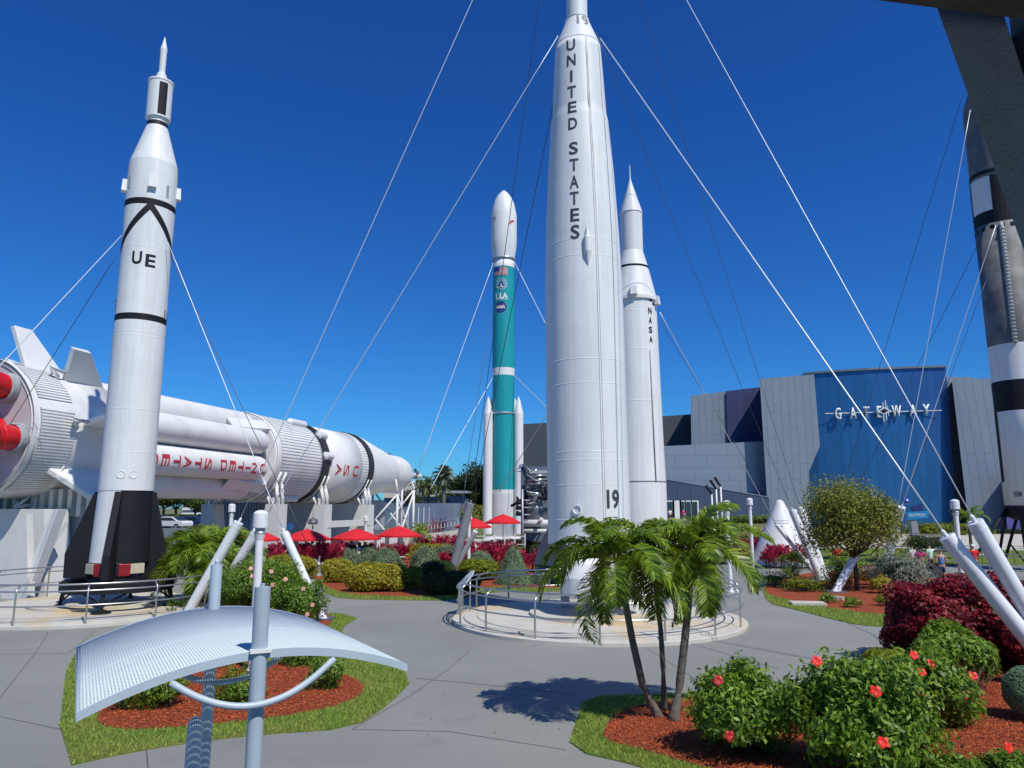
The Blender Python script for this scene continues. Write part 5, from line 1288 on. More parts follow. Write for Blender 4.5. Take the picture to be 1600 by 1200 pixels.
def sprigs(t, P0, w, d, h, n, ln, wd, m_, name="shoot"):
    """loose upright shoots poking from the top of a bush"""
    C = []; 
    for k in range(n):
        a = rng.uniform(0, 6.28); rr = math.sqrt(rng.random()) * .8; x, y = math.cos(a) * w / 2 * rr, math.sin(a) * d / 2 * rr
        zb = h * (.80 - .34 * rr * rr) + rng.uniform(0, .1)
        for j in range(9): C.append((x + rng.normal() * .03 + j * rng.normal() * .004, y + rng.normal() * .03, zb + j * ln * .5))
    C = np.array(C); N = rng.normal(size=C.shape); V = leaf_quads(C, N, ln, wd, updir=(0, 0, .6)); o_ = quads_obj(name, V, m_, t); o_["kind"] = "stuff"

# --- near hibiscus bed, bottom right
B = [(1168, 1178, 1.6, 1.32, 1.5, 9000, [(1122, 1063, .7), (1140, 1150, 1.0)], "glossy green hibiscus bush with red blooms nearest the clump of three palms", PETD),
     (1345, 1212, 1.95, 1.62, 1.6, 12500, [(1368, 1080, .9), (1380, 1160, 1.05), (1276, 1033, .2)], "biggest hibiscus bush, bottom centre right, with two large red blooms", PETR),
     (1456, 1132, 1.45, 1.18, 1.2, 7000, [(1428, 1024, .3), (1455, 1037, .5), (1440, 1050, .6), (1520, 1056, .4), (1440, 1083, .9), (1510, 1086, .8)], "hibiscus bush with six small red blooms in front of the dark red hedge", PETR)]
for px, py, w, h, d, n, fl, lab, fm in B:
    t = bush("hibiscus_bush", lab, "shrub", px, py, None, w, h, d, n, .125, .052, HIB, "hibiscus bushes of the near bed", fl, fm, fr=.082, amp=.27, spill=.09, stems=18, core=.5, bottom=-.95, shell=.5, updir=(0, 0, .5))
    sprigs(t, None, w, d, h, int(w * 24), .10, .045, HIB2)
t = bush("hibiscus_bush", "small hibiscus shoots with one red bloom at the bottom right corner", "shrub", 1595, 1238, None, 1.1, .45, .9, 3000, .08, .045, HIB2, "hibiscus bushes of the near bed", [(1576, 1168, 1.0)], fr=.07, spill=.1)
bush("hibiscus_bush", "low light green hibiscus growth at the bottom edge, right of centre bush", "shrub", 1490, 1232, None, 1.1, .32, .8, 2600, .08, .045, HIB2, "hibiscus bushes of the near bed", spill=.15, core=.4)
bush("green_shrub", "dense glossy green shrub backed by the dark red hedge", "shrub", 1492, 1076, None, 1.75, 1.35, 1.4, 8000, .12, .06, HIB, None, amp=.15)
bush("green_shrub", "small clipped olive green mound between hibiscus and pavement", "shrub", 1385, 1068, None, 1.0, .75, .8, 5000, .06, .03, GOLDG, None, amp=.12)
bush("copperleaf_shrub", "left lobe of the dark red copperleaf hedge by the pavement", "shrub", 1472, 1035, None, 2.5, 1.85, 2.2, 15000, .13, .085, [COPP], "copperleaf shrubs at the right edge", amp=.2, power=2.6)
bush("copperleaf_shrub", "tall red copperleaf shrub behind the glossy green shrub, centre of its hedge", "shrub", 1560, 1028, None, 2.6, 1.9, 2.4, 14000, .13, .085, [COPP], "copperleaf shrubs at the right edge", amp=.2, power=2.6)
bush("copperleaf_shrub", "dark red copperleaf shrub cut by the right edge under the slanted posts", "shrub", 1650, 1050, None, 2.6, 1.9, 2.2, 11000, .13, .085, [COPP], "copperleaf shrubs at the right edge", amp=.2, power=2.6)
bush("pink_foliage_shrub", "sprays of pink tipped leaves showing on the front of the copperleaf hedge", "shrub", 1500, 1052, None, 1.6, 1.5, .7, 350, .16, .08, [COPP2], None, amp=.3, core=0, stems=0)
bush("topiary_ball", "round blue green clipped ball cut by the right edge", "shrub", 1618, 1128, None, 1.0, .95, .95, 14000, .04, .018, TOPI, None, amp=.03, core=.9, shell=.1, jit=.8)
# twiggy bare shrub
P = G(1512, 1110); t = thing("twiggy_shrub", "sparse twiggy shrub with few reddish leaves beside the hibiscus", "shrub", P); m = MB(); r_ = random.Random(3)
for k in range(34):
    a = r_.uniform(0, 6.28); x, y = math.cos(a), math.sin(a); s = r_.uniform(.2, .6); m.tube([(0, 0, 0), (x * s * .4, y * s * .4, .35), (x * s, y * s, r_.uniform(.4, .9))], .008, r2=.003, n=4)
m.build("twig", BARK, t); foliage("foliage", t, (0, 0, .55), (.5, .5, .35), 250, .06, .03, COPP, core=0)

# --- small shrubs on the near left lawn
for i, (px, py, w, h, n, lab) in enumerate(((243, 1105, 1.25, .75, 4200, "leafy shrub on red mulch under the canopy's left half"), (377, 1102, 1.0, .62, 3200, "leafy shrub on red mulch between the two canopy posts"), (512, 1078, .75, .70, 2200, "leafy shrub on red mulch right of the canopy posts"), (330, 1040, 1.3, .5, 3000, "low green shrub seen through the canopy's bow brace"), (470, 1040, 1.0, .5, 2500, "low light green shrub behind the right half of the canopy"))):
    bush("leafy_shrub", lab, "shrub", px, py, None, w, h, w * .8, n, .08, .035, HIB2 if i > 1 else HIB, "shrubs on the near left lawn", amp=.35, core=.35, spill=.12, bottom=-.95, z0=.0)
# --- flowering hedge left of centre
for i, (px, py, w, h, d, n, fl, lab) in enumerate(((382, 968, 2.4, 1.9, 1.8, 12000, [(342, 905, .9), (392, 888, .9)], "pale leaved flowering bush between the slanted white posts"), (430, 972, 2.0, 1.95, 1.8, 12000, [(424, 893, .9), (426, 914, 1.0), (394, 900, .8)], "flowering bush with pink blooms directly right of the nearest lamp"), (466, 976, 1.5, 1.55, 1.6, 9000, [(446, 905, .9), (474, 920, .8), (488, 945, .6), (480, 960, .9)], "flowering bush with pink blooms beside the leaning post and path"))):
    bush("flowering_bush", lab, "shrub", px, py, None, w, h, d, n, .10, .05, HIB2, "flowering bushes left of the path", fl, PETP, fr=.075, amp=.32, spill=.1, shell=.5, core=.5)
bush("silvery_shrub", "small silvery leaved shrub among the bushes left of the nearest lamp", "shrub", 352, 945, None, 1.3, 1.5, 1.0, 1500, .14, .06, SILV, None, core=.4)
for i, (px, py, lab) in enumerate(((268, 962, "small weedy sprout at the left platform's edge, nearer the canopy"), (287, 958, "small leafy sprout at the foot of the leftmost slanted post"))):
    bush("small_sprout", lab, "shrub", px, py, None, .45, .6, .4, 160, .08, .04, HIB2, None, core=0, stems=3)

# --- hedges and topiary of the centre-left bed
def hedge(px, py, w, h, d, n, m_, lab, ln=.105, wd=.055, power=3.4, amp=.12, name="clipped_hedge", core=.86, cat="hedge", **k): return bush(name, lab, cat, px, py, None, w, h, d, n, ln, wd, m_, "clipped plants of the centre bed", amp=amp, power=power, core=core, stems=0, shell=.22, spill=.035, **k)
hedge(591, 924, 2.75, 1.25, 1.6, 12000, [GOLD], "long golden clipped hedge, brightest one near the path")
hedge(527, 910, 1.6, 1.25, 1.4, 7000, [GOLD], "small golden clipped hedge left of the long golden one")
hedge(452, 905, 2.6, 1.2, 1.4, 8000, [GOLD], "golden hedge partly behind the leaning white post")
hedge(643, 921, .95, 1.0, 1.0, 3500, [GOLDG], "yellow green clipped bush at the long golden hedge's right end", power=2.4)
hedge(685, 917, 1.8, 1.15, 1.5, 7000, [DARKG], "dark clipped hedge in the tall rocket's shadow, nearest the railing", power=3)  # rocket's shadow painted in by the dark leaf colour
hedge(705, 930, 2.4, 1.0, 1.2, 8000, [DARKG], "low dark hedge beside the pavement in the tall rocket's shadow", power=3)  # dark leaves again carry the shadow of the rocket
hedge(746, 907, 2.2, 1.1, 1.7, 9000, [GOLDG], "yellow green rounded hedge behind the info panel", power=2.6)
def dome(px, py, w, h, n, lab, m_=None, pw=2.2):
    P = G(px, py); t = thing("topiary_mound", lab, "topiary", P, group="blue green topiary mounds"); SEED[0] += 1
    k = n; u = rng.random(k) ** .55; a = rng.uniform(0, 2 * math.pi, k)   # u: 0 top .. 1 bottom
    if pw == 1.0: prof = lambda u: np.clip(u, 0, 1) ** .82; zfun = lambda u: 1 - u ** 1.15
    else: prof = lambda u: np.sin(np.clip(u, 0, 1) * math.pi / 2) ** pw * .95 + .05 * u; zfun = lambda u: 1 - u ** 1.5
    rr = prof(u) * w / 2; lump = 1 + .05 * np.sin(a * 3 + u * 9) + .04 * np.sin(a * 7 + 2)
    x, y, z = rr * np.cos(a) * lump, rr * np.sin(a) * lump, h * zfun(u) * lump + .03
    C = np.stack([x, y, z], 1) + rng.normal(size=(k, 3)) * .02; N = np.stack([np.cos(a), np.sin(a), np.full(k, .7)], 1) + rng.normal(size=(k, 3)) * .6
    quads_obj("foliage", leaf_quads(C, N, .075, .032), m_ or TOPI, t)
    m = MB(); m.lathe([(max(.01, float(prof(np.array([q]))[0]) * w / 2 * .95), h * zfun(q) * .97) for q in (1, .9, .75, .6, .45, .3, .15, .02)], n=22); m.build("shade_core", CORE_SHADE, t)  # added inner core whose dark colour imitates shade under the sprigs
dome(802, 913, 1.95, 1.95, 9000, "pointed blue green topiary cone behind the railing", pw=1.0)
dome(858, 912, 2.1, 1.75, 8000, "blue green topiary cone half behind the tall rocket's fin", pw=1.0)
dome(544, 893, 1.9, 1.35, 5000, "leftmost blue green topiary mound in the row behind the golden hedges", pw=.8)
dome(574, 890, 1.9, 1.45, 5000, "second topiary mound from the left, partly behind a wider one", pw=.8)
dome(602, 896, 2.3, 1.5, 7000, "widest blue green topiary mound above the long golden hedge", pw=.8)
dome(664, 904, 2.0, 1.75, 6000, "dark topiary mound lying in the tall rocket's shadow", pw=.8)
dome(700, 888, 2.7, 1.5, 6000, "topiary mound with red blades in front, left of the thick grey post", pw=.8)
dome(750, 892, 2.0, 1.2, 5000, "low topiary mound right of the thick grey post", pw=.8)
hedge(672, 880, 3.0, 1.3, 1.2, 5000, [GOLD], "golden hedge topped by red blades left of the thick grey post")
def cordyline(px, py, w, d, h, n, lab, Y=None):
    P = G(px, py); t = thing("cordyline_clump", lab, "plant", P, group="crimson cordyline clumps"); C = []; U = []
    m = MB()
    for k in range(n):
        x, y = rng.uniform(-w / 2, w / 2), rng.uniform(-d / 2, d / 2); hh = h * rng.uniform(.6, 1.0)
        if k < 60: m.tube([(x, y, 0), (x + rng.normal() * .05, y, hh * .8)], .018, n=4)
        for j in range(16):
            a = rng.uniform(0, 6.28); o = np.array([math.cos(a), math.sin(a), rng.uniform(.5, 2.2)]); o /= np.linalg.norm(o)
            b = np.array([x, y, hh * rng.uniform(.45, 1.0)]); C.append(b + o * .16); U.append(o)
    C = np.array(C); U = np.array(U); N = np.cross(U, rng.normal(size=U.shape)); N /= np.linalg.norm(N, axis=1, keepdims=True)
    b = np.cross(N, U); L = rng.uniform(.28, .5, (len(C), 1)); W = .055
    V = np.stack([C - U * L / 2, C + b * W - U * L * .05, C + U * L / 2, C - b * W - U * L * .05], 1).reshape(-1, 3)
    quads_obj("blade_leaves", V, CORD, t); m.build("stem", DBARK, t)
cordyline(480, 893, 4.6, 1.6, 1.75, 150, "crimson cordyline hedge right of the leftmost lamps, under the red umbrellas")
cordyline(540, 886, 4.0, 1.5, 1.5, 120, "crimson cordyline hedge above the left golden hedge")
cordyline(618, 876, 2.6, 1.2, 1.2, 60, "crimson cordyline tips behind the topiary row")
cordyline(760, 888, 4.0, 2.2, 1.6, 150, "crimson cordyline clump right of the leaning bright white post")
cordyline(690, 868, 4.0, 1.6, 1.6, 110, "crimson cordyline clump left of the thick grey post")
cordyline(682, 893, 2.4, .8, 1.05, 50, "low crimson blades in front of the golden hedge near the thick post")
cordyline(835, 895, 1.4, 1.0, 1.2, 30, "small crimson tuft between the two topiary cones")
cordyline(1185, 882, 5.2, 2.0, 1.65, 190, "crimson cordyline clump in front of the white cone")
cordyline(1225, 888, 2.8, 1.6, 1.4, 80, "crimson cordyline clump at the right foot of the white cone")
hedge(812, 868, 6.6, 1.25, 2.5, 11000, [PURP], "long flat dark purple hedge before the teal rocket", name="flat_hedge")
hedge(805, 874, 3.8, .95, 1.5, 6000, [LIME], "short bright lime hedge in front of the purple one", name="flat_hedge")
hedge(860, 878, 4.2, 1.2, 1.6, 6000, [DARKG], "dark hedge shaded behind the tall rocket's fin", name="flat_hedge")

# --- right middle bed
def tree(name, lab, px, py, Y, crown, cz, n, ln, wd, m_, trunk, group=None, clumps=14, bark=DBARK, cat="tree", top=None, spread=.62):
    P = G(px, py) if Y is None else Vector((at(px, 800, Y).x, Y, 0)); t = thing(name, lab, cat, P, group=group)
    cw, cdp, ch = crown; r_ = random.Random(px * 7 + 3); allV = []; m = MB()
    hub = Vector((r_.uniform(-.1, .1), 0, max(.2, cz - ch * .42)))
    m.tube([(0, 0, -.05), (trunk * .3, 0, hub.z * .5), hub], trunk, r2=trunk * .7, n=10)
    for k in range(clumps):
        a = 2 * math.pi * k / clumps + r_.uniform(-.4, .4); el = r_.uniform(-.6, 1.1); sp_ = spread * r_.uniform(.7, 1.25); c = Vector((math.cos(a) * math.cos(el) * cw * .5 * sp_, math.sin(a) * math.cos(el) * cdp * .5 * sp_, cz + math.sin(el) * ch * .5 * sp_))
        rr = r_.uniform(.13, .27); q = n // clumps
        d = rng.normal(size=(q, 3)); d /= np.linalg.norm(d, axis=1, keepdims=True); rad = (1 - .55 * rng.random((q, 1)) ** 1.5) * (1 + .12 * rng.normal(size=(q, 1)))
        Pn = d * rad * np.array((cw * rr, cdp * rr, ch * rr)) + np.array(c); N = d + rng.normal(size=d.shape) * .7
        allV.append(leaf_quads(Pn, N, ln, wd))
        mid = hub.lerp(c, .5) + Vector((0, 0, -.1 * ch)); m.tube([hub, mid, c], trunk * .35, r2=trunk * .08, n=6)
    quads_obj("crown", np.concatenate(allV), m_, t); m.build("trunk", bark, t); return t
tree("small_tree", "small olive leaved tree in front of the GATEWAY building", 1339, 924, None, (4.6, 4.3, 3.9), 3.3, 22000, .17, .07, OLIVE, .13, clumps=34, spread=.68)
bush("croton_shrub", "orange and yellow croton at the foot of the small tree", "shrub", 1312, 920, None, 1.3, .8, 1.0, 900, .12, .06, CROT, None, core=.5)
bush("croton_shrub", "yellow green croton right of the small tree's trunk", "shrub", 1375, 928, None, 1.0, .8, .9, 1200, .13, .05, GOLD, None, core=.5)
bush("croton_shrub", "orange croton right of the small tree, before the silvery shrub", "shrub", 1360, 915, None, 1.5, .9, 1.0, 900, .12, .06, CROT, None, core=.5)
bush("silvery_shrub", "spiky silvery grey shrub between small tree and people", "shrub", 1408, 922, None, 3.0, 1.7, 1.8, 3800, .20, .045, SILV, None, amp=.3, core=.5, spill=.12, updir=(0, 0, .8))
bush("leafy_shrub", "dark green shrub left of the small tree's trunk, behind the leaning post", "shrub", 1322, 912, None, 1.9, 1.5, 1.3, 2600, .12, .05, HIB, None, amp=.3, core=.45, spill=.1)
for i, (px, py, w, h, n, mm, lab) in enumerate(((1210, 915, 1.5, .6, 1200, HIB2, "low green plant at the left end of the right hand bed"), (1258, 925, 1.7, .65, 1500, GOLDG, "low yellow green plant at the foot of the leaning white posts"), (1295, 943, .7, .35, 500, HIB, "small green plant beside the flat stone slab"), (1330, 950, .7, .35, 500, HIB, "small green plant near the lawn edge left of the red hedge"), (1235, 905, 1.0, .7, 800, HIB, "dark green plant beneath the tiny twiggy tree"), (1385, 948, .9, .4, 700, HIB, "dark green plant against the red hedge's left foot"))):
    bush("low_plant", lab, "plant", px, py, None, w, h, w * .7, n, .11, .045, mm, "low plants of the right hand bed", amp=.35, core=.4, spill=.1, stems=3)
tree("tiny_tree", "tiny dark leaved tree left of the leaning white posts", 1243, 912, None, (1.6, 1.3, 1.3), 1.15, 1300, .10, .045, HIB, .04, clumps=9)
b = MB(); p_ = G(1262, 946); b.box((p_.x, p_.y, .08), (1.35, .75, .12), rz=-.15); tag(b.build("stone_slab", CONC, bevel=.01), "pale flat slab set in the grass at the right hand bed's edge", "slab")
b = MB(); p_ = G(1305, 938); b.box((p_.x, p_.y, .10), (.75, .5, .14), rz=-.5, taper=.9); tag(b.build("stone_slab", mat("pinkish_stone", (.45, .33, .28), .85, var=.1), bevel=.02), "smaller pinkish stone behind the flat pale slab", "slab")
# background shrubs before the building and beside the path
for i, (px, Y, w, h, n, mm, lab) in enumerate(((1475, 108, 9, 1.6, 2600, GOLDG, "row of yellow green shrubs below the GATEWAY building, left of the lamp"), (1510, 108, 7, 1.7, 2200, GOLDG, "row of yellow green shrubs below the GATEWAY building, right of the lamp"), (1565, 112, 14, .7, 2400, DARKG, "low dark hedge strip at the foot of the right grey wall"), (1445, 112, 8, .8, 1500, DARKG, "low dark hedge strip at the foot of the blue wall"))):
    bush("wall_shrub", lab, "hedge", px, 0, Y, w, h, 1.8, n, .32, .16, mm, "plants along the building's foot", amp=.2, power=3.5, stems=0, core=.8)
bush("round_bush", "dark clipped bush left of the lamp, behind the people", "shrub", 1460, 0, 68, 4.2, 1.4, 2.0, 3500, .14, .07, DARKG, None, power=3, amp=.12, stems=0)
bush("round_bush", "small dark bush beside the blue totem sign", "shrub", 1428, 0, 70, 2.0, 1.4, 1.6, 1600, .14, .07, DARKG, None, amp=.2, stems=0)
for i, (px, Y, w, lab) in enumerate(((1150, 103.2, 16, "low mixed planting at the navy wall's foot, beside the entrance"), (1095, 84, 13, "dry brownish planting on the bank left of the white cone"), (1150, 80, 9, "dry brownish planting on the bank behind the slimmer lamp"))):
    t = bush("bank_planting", lab, "plants", px, 0, Y, w, 1.0, 2.0, 2400, .3, .12, HIB if i == 0 else OLIVE, "plants on the bank", amp=.3, power=3, stems=0, core=.7)
    t.location.z = (1.8, 0, 0)[i]

# --- palms
def frond_pts(L, az, lift, droop, n=14):
    pts = []; p = Vector((0, 0, 0)); el = lift
    for k in range(n):
        pts.append(p.copy()); st = L / (n - 1); p = p + Vector((math.cos(az) * math.cos(el), math.sin(az) * math.cos(el), math.sin(el))) * st
        el -= droop / (n - 1) * (0.5 + 1.2 * k / n)
    return pts
def palm_frond(par, org, L, az, lift, droop, llen, nl, m_, wid=.045, rach=.014, hang=.7, rib=None):
    pts = frond_pts(L, az, lift, droop); n = len(pts); V = []
    for side in (-1, 1):
        for k in range(nl):
            f = .12 + .88 * (k + rng.random() * .6) / nl; i = min(int(f * (n - 1)), n - 2); fr = f * (n - 1) - i; p = pts[i].lerp(pts[i + 1], fr); d = (pts[i + 1] - pts[i]).normalized()
            s = d.cross(UPZ); s = s.normalized() if s.length > .05 else Vector((math.sin(az), -math.cos(az), 0)); up = s.cross(d).normalized()
            l = llen * math.sin(math.pi * min(1, .18 + .80 * f)) ** .6 * rng.uniform(.8, 1.15)
            dr = (s * side * 1.0 + d * .85 + up * rng.uniform(.0, .55)).normalized(); w = wid * rng.uniform(.7, 1.15)
            a = p; b = a + dr * l * .5 ; c = b + (dr + Vector((0, 0, -hang * rng.uniform(.7, 1.3)))).normalized() * l * .5
            wv = d * w * .5 + up * w * .2 * side
            V += [a - wv * .5, a + wv * .5, b + wv, b - wv, b - wv, b + wv, c + wv * .12, c - wv * .12]
    A = np.array([tuple(v) for v in V]) + np.array(org); 
    o = quads_obj("frond", A, m_, par)
    m = MB(); m.tube([Vector(org) + q for q in pts], rach, r2=rach * .3, n=5, caps=False); m.build("rachis", rib or MATS["palm_rib"], o)
mat("palm_rib", (.14, .17, .04), .5, var=.1)
mat("green_crownshaft", (.10, .13, .05), .5, var=.15)
def palm(name, lab, path, rad, nf, L, llen, nl, group=None, m_=PALM, lifts=(1.35, -.25), droop=2.1, wid=.045, seed=1, az0=0, hang=.7, cat="palm tree", rings=True):
    P = Vector(path[0]); t = thing(name, lab, cat, P, group=group); pp = [Vector(q) - P for q in path]
    m = MB(); fine = []
    for i in range(len(pp) - 1):
        for k in range(6): fine.append(pp[i].lerp(pp[i + 1], k / 6))
    fine.append(pp[-1]); N = len(fine); rs = [rad * (1.5 - .9 * min(1, i / (N * .22))) if i < N * .22 else rad * (1.0 - .25 * i / N) * (1 + (.04 if rings and i % 2 else 0)) for i in range(N)]
    rs = [max(r, rad * .6) for r in rs]
    m.tube(fine, rad, n=14, rs=rs); m.build("trunk", BARK, t)
    top = pp[-1]; dirt = (pp[-1] - pp[-2]).normalized(); m = MB(); m.tube([top, top + dirt * L * .12, top + dirt * L * .2], rad * .8, r2=rad * .35, n=12); m.build("crownshaft", MATS["green_crownshaft"], t)
    org = top + dirt * L * .17; r_ = random.Random(seed)
    for k in range(nf):
        f = k / (nf - 1); az = az0 + k * 2.39996 + r_.uniform(-.2, .2); lift = lifts[0] + (lifts[1] - lifts[0]) * f ** .9 + r_.uniform(-.12, .12)
        palm_frond(t, org, L * r_.uniform(.85, 1.1) * (.8 + .2 * f), az, lift, droop * r_.uniform(.8, 1.15), llen, nl, m_, wid, rach=rad * .16, hang=hang)
    return t
gb = G(1040, 1126); Yp = gb.y
def pth(*q): return [at(x, y, Yp + dy) for x, y, dy in q]
p1 = [G(1030, 1122) + Vector((0, 0, -.02))] + pth((1004, 1070, 0), (988, 1000, -.1), (976, 935, -.2)); p1.append(at(968, 902, Yp - .25))
p2 = [G(1038, 1112) + Vector((0, 0, -.02))] + pth((1036, 1040, .3), (1032, 980, .4), (1026, 935, .5)); p2.append(at(1023, 890, Yp + .5))
p3 = [G(1052, 1128) + Vector((0, 0, -.02))] + pth((1062, 1070, 0), (1070, 1000, 0), (1076, 940, .1)); p3.append(at(1079, 892, Yp + .1))
palm("triple_palm", "left leaning trunk of the three clustered palms in the near bed", p1, .075, 18, 1.9, .54, 64, "three clustered palms of the near bed", seed=3, az0=3.3, wid=.048)
palm("triple_palm", "slim straight middle trunk of the three clustered palms in the near bed", p2, .055, 13, 1.65, .52, 48, "three clustered palms of the near bed", seed=8, az0=1.0, wid=.046)
palm("triple_palm", "thick right trunk of the three clustered palms, with the fullest crown", p3, .085, 18, 1.9, .56, 62, "three clustered palms of the near bed", seed=12, az0=.3, wid=.048)
Pl = Vector((at(312, 800, 30.5).x, 30.5, 0))
palm("feather_palm", "low arching feather palm left of the slanted white posts", [Pl, Pl + Vector((.05, 0, .9)), Pl + Vector((.1, 0, 1.5))], .16, 22, 2.7, .9, 56, None, seed=5, az0=2.0, wid=.07, droop=2.3)
Pl = Vector((at(352, 800, 32.5).x, 32.5, 0))
palm("feather_palm", "second feather palm half behind the leftmost slanted post", [Pl, Pl + Vector((.05, 0, .9)), Pl + Vector((.05, 0, 1.6))], .14, 16, 2.5, .85, 50, None, seed=9, az0=.6, wid=.07, droop=2.2)
Pl = Vector((at(1492 + 20, 800, 58).x, 58, 0))
palm("young_palm", "young green palm on a thin trunk before the right grey wall", [Pl, Pl + Vector((0, 0, 1.6)), Pl + Vector((0, 0, 2.9))], .12, 11, 1.9, .55, 20, None, seed=4, wid=.09, droop=2.0)
for i, (px, Y, h, lab) in enumerate(((660, 128, 7.0, "shorter distant palm leftmost of the pair before the white roof"), (669, 130, 7.6, "distant palm second of the pair before the white roof"), (684, 128, 6.6, "distant palm just left of the tall round headed palm"))):
    Pl = Vector((at(px, 800, Y).x, Y, 0)); palm("distant_palm", lab, [Pl, Pl + Vector((0, 0, h * .6)), Pl + Vector((0, 0, h))], .3, 12, 2.8, .9, 12, "palms beyond the white wall", m_=PALMF, seed=i + 20, wid=.24, droop=2.0)
Pl = Vector((at(693, 800, 118).x, 118, 0))
palm("fan_palm", "tall round headed silvery palm beyond the white wall", [Pl, Pl + Vector((0, 0, 4.5)), Pl + Vector((0, 0, 8.6))], .35, 30, 2.2, .9, 12, None, m_=leafmat("silver_fan_leaves", (.05, .07, .04), (.30, .33, .25), trans=.2), lifts=(1.5, -1.0), seed=31, wid=.3, droop=.9, hang=.3)
for i, (px, Y, h, lab) in enumerate(((612, 47, 1.6, "small palm with green fronds behind the red umbrella at right"), (652, 60, 1.6, "young palm with arching trunk on the planted island"))):
    Pl = Vector((at(px + (40 if i == 0 else 0), 800, Y + 14).x, Y + 14, 0)); palm("island_palm", lab, [Pl, Pl + Vector((.15, 0, h * .6)), Pl + Vector((.2, 0, h))], .1, 9, 1.5, .45, 14, "small palms on the planted island", seed=i + 40, wid=.1, droop=2.0)
cordyline(664, 848, 1.0, .8, 2.2, 10, "small crimson leaved plant on the planted island, left one"); cordyline(684, 848, 1.3, 1.0, 2.6, 14, "crimson leaved plant on the planted island, right one")
m = MB(); a = at(620, 0, 66); b = at(712, 0, 66); m.box(((at(622, 800, 68).x + at(700, 800, 68).x) / 2, 68, .05), (6.2, 6, .12)); tag(m.build("planted_island", mat("dry_bed_soil", (.11, .10, .055), .95, var=.3, vscale=2)), kind="structure")
bush("low_plant", "low dark ground planting along the planted island's front", "plant", 660, 0, 66, 5.4, .6, 1.2, 1800, .16, .07, DARKG, "plants of the island", amp=.3, power=3, stems=0)

# --- far trees
r_ = random.Random(9)
far = [(722, 170, 13, 10.5), (744, 175, 15, 12.5), (764, 165, 13, 13.0), (706, 190, 12, 9.5), (735, 195, 16, 11), (752, 205, 17, 14.5), (788, 180, 16, 12)]
labs = ["dark distant tree just right of the round headed palm", "broad dark tree between the round headed palm and the teal rocket", "tall dark tree touching the teal rocket's left booster", "low dark tree behind the round headed palm", "dark tree of the back row, above the centre of the far mass", "tallest dark tree of the far mass beside the teal rocket", "dark tree behind the teal rocket's base"]
for (px, Y, w, h), lab in zip(far, labs): tree("distant_tree", lab, px, 0, Y, (w, w * .8, h * .9), h * .55, 5200, .75, .45, FAR, .4, "dark trees beyond the lawn", clumps=12, spread=.68)
bush("round_bush", "olive green bush at the far lawn left of the teal rocket's booster", "shrub", 750, 0, 140, 9, 4.2, 5, 2500, .5, .25, OLIVE, None, amp=.2, stems=0)
for i, (px, Y, w, h, lab) in enumerate(((255, 118, 9, 6.5, "green tree over the parked cars, next to the black fins"), (275, 122, 8, 6.0, "green tree over the parked cars, right of its twin"), (172, 70, 7, 4.6, "dark green tree showing in the gap left of the black fins"), (150, 74, 6, 5.2, "dark green tree low behind the lying rocket's tail fin"), (305, 118, 4, 4.5, "small green palm like tree before the striped building"))):
    tree("car_park_tree", lab, px, 0, Y, (w, w * .8, h * .7), h * .66, 3500, .5, .28, leafmat("car_park_tree_leaves", (.03, .06, .012), (.14, .17, .03)), .25, "trees round the car park", clumps=12).location.z = 1.4 if Y > 100 else 0
tree("small_tree", "low green shrubby tree left of the distant fence end", 640, 0, 110, (4, 4, 3), 5.0, 1500, .3, .16, FAR, .12, None)
bush("long_hedge", "long clipped green hedge behind the parked cars", "hedge", 300, 0, 101, 12, 1.5, 2, 4000, .3, .15, DARKG, None, power=4, stems=0, amp=.1).location.z = 1.45

# ================================================================== BACKGROUND BUILDINGS AND FENCES AT LEFT CENTRE
t = thing("white_fence_wall", "white panelled fence wall with a railing right of the lying rocket", "wall", (0, 0, 0))
Yf = 92; a = at(638, 797, Yf); b = at(716, 786, Yf - 8); m = MB()
m.slab([(a.x, Yf, .0), (b.x, Yf - 8, .0), (b.x, Yf - 8, b.z), (a.x, Yf, a.z + .8)], (.2, .3, 0)); m.build("panel", WHITE2, t)
m = MB()
for k in range(10):
    f = k / 9; m.box((a.x + (b.x - a.x) * f, Yf - 8 * f - .03, 2.0), (.09, .08, 3.9))
m.build("fence_post", WHITE, t)
m = MB(); ra, rb = at(640, 812, 84), at(716, 800, 78)
for dz in (1.9, 1.2, .6): m.tube([(ra.x, 84, dz), (rb.x, 78, dz + .9)], .04, n=5)
for k in range(16):
    f = k / 15; m.tube([(ra.x + (rb.x - ra.x) * f, 84 - 6 * f, .2), (ra.x + (rb.x - ra.x) * f, 84 - 6 * f, 1.9 + .9 * f)], .035, n=5)
m.build("ramp_railing", GALV, t)
m = MB(); a = at(560, 0, 74); m.slab([(at(560, 800, 74).x, 74, 0), (at(718, 800, 74).x, 74, 0), (at(718, 800, 74).x, 74, 1.7), (at(640, 800, 74).x, 74, 1.1), (at(560, 800, 74).x, 74, .5)], (0, 3, 0)); tag(m.build("ramp", PLAZA), kind="structure")
t = thing("low_roofed_building", "long low building with dark windows and pale roof beyond the white fence", "building", (0, 0, 0)); Yq = 150
a, b = at(600, 778, Yq), at(728, 774, Yq)
m = MB(); m.slab([(a.x, Yq, 0), (b.x, Yq, 0), (b.x, Yq, b.z), (a.x, Yq, a.z)], (0, 12, 0)); m.build("wall", mat("blue_grey_render", (.13, .17, .24), .6, var=.1, vscale=.5), t)
m = MB(); m.slab([(a.x - 1, Yq - 1.2, zof(770, Yq)), (b.x + .5, Yq - 1.2, zof(771, Yq)), (b.x + .5, Yq + 12, zof(771, Yq) + .2), (a.x - 1, Yq + 12, zof(770, Yq) + .2)], (0, 0, .5)); m.build("roof", mat("striped_metal_roof", (.28, .31, .36), .5, var=.1), t)
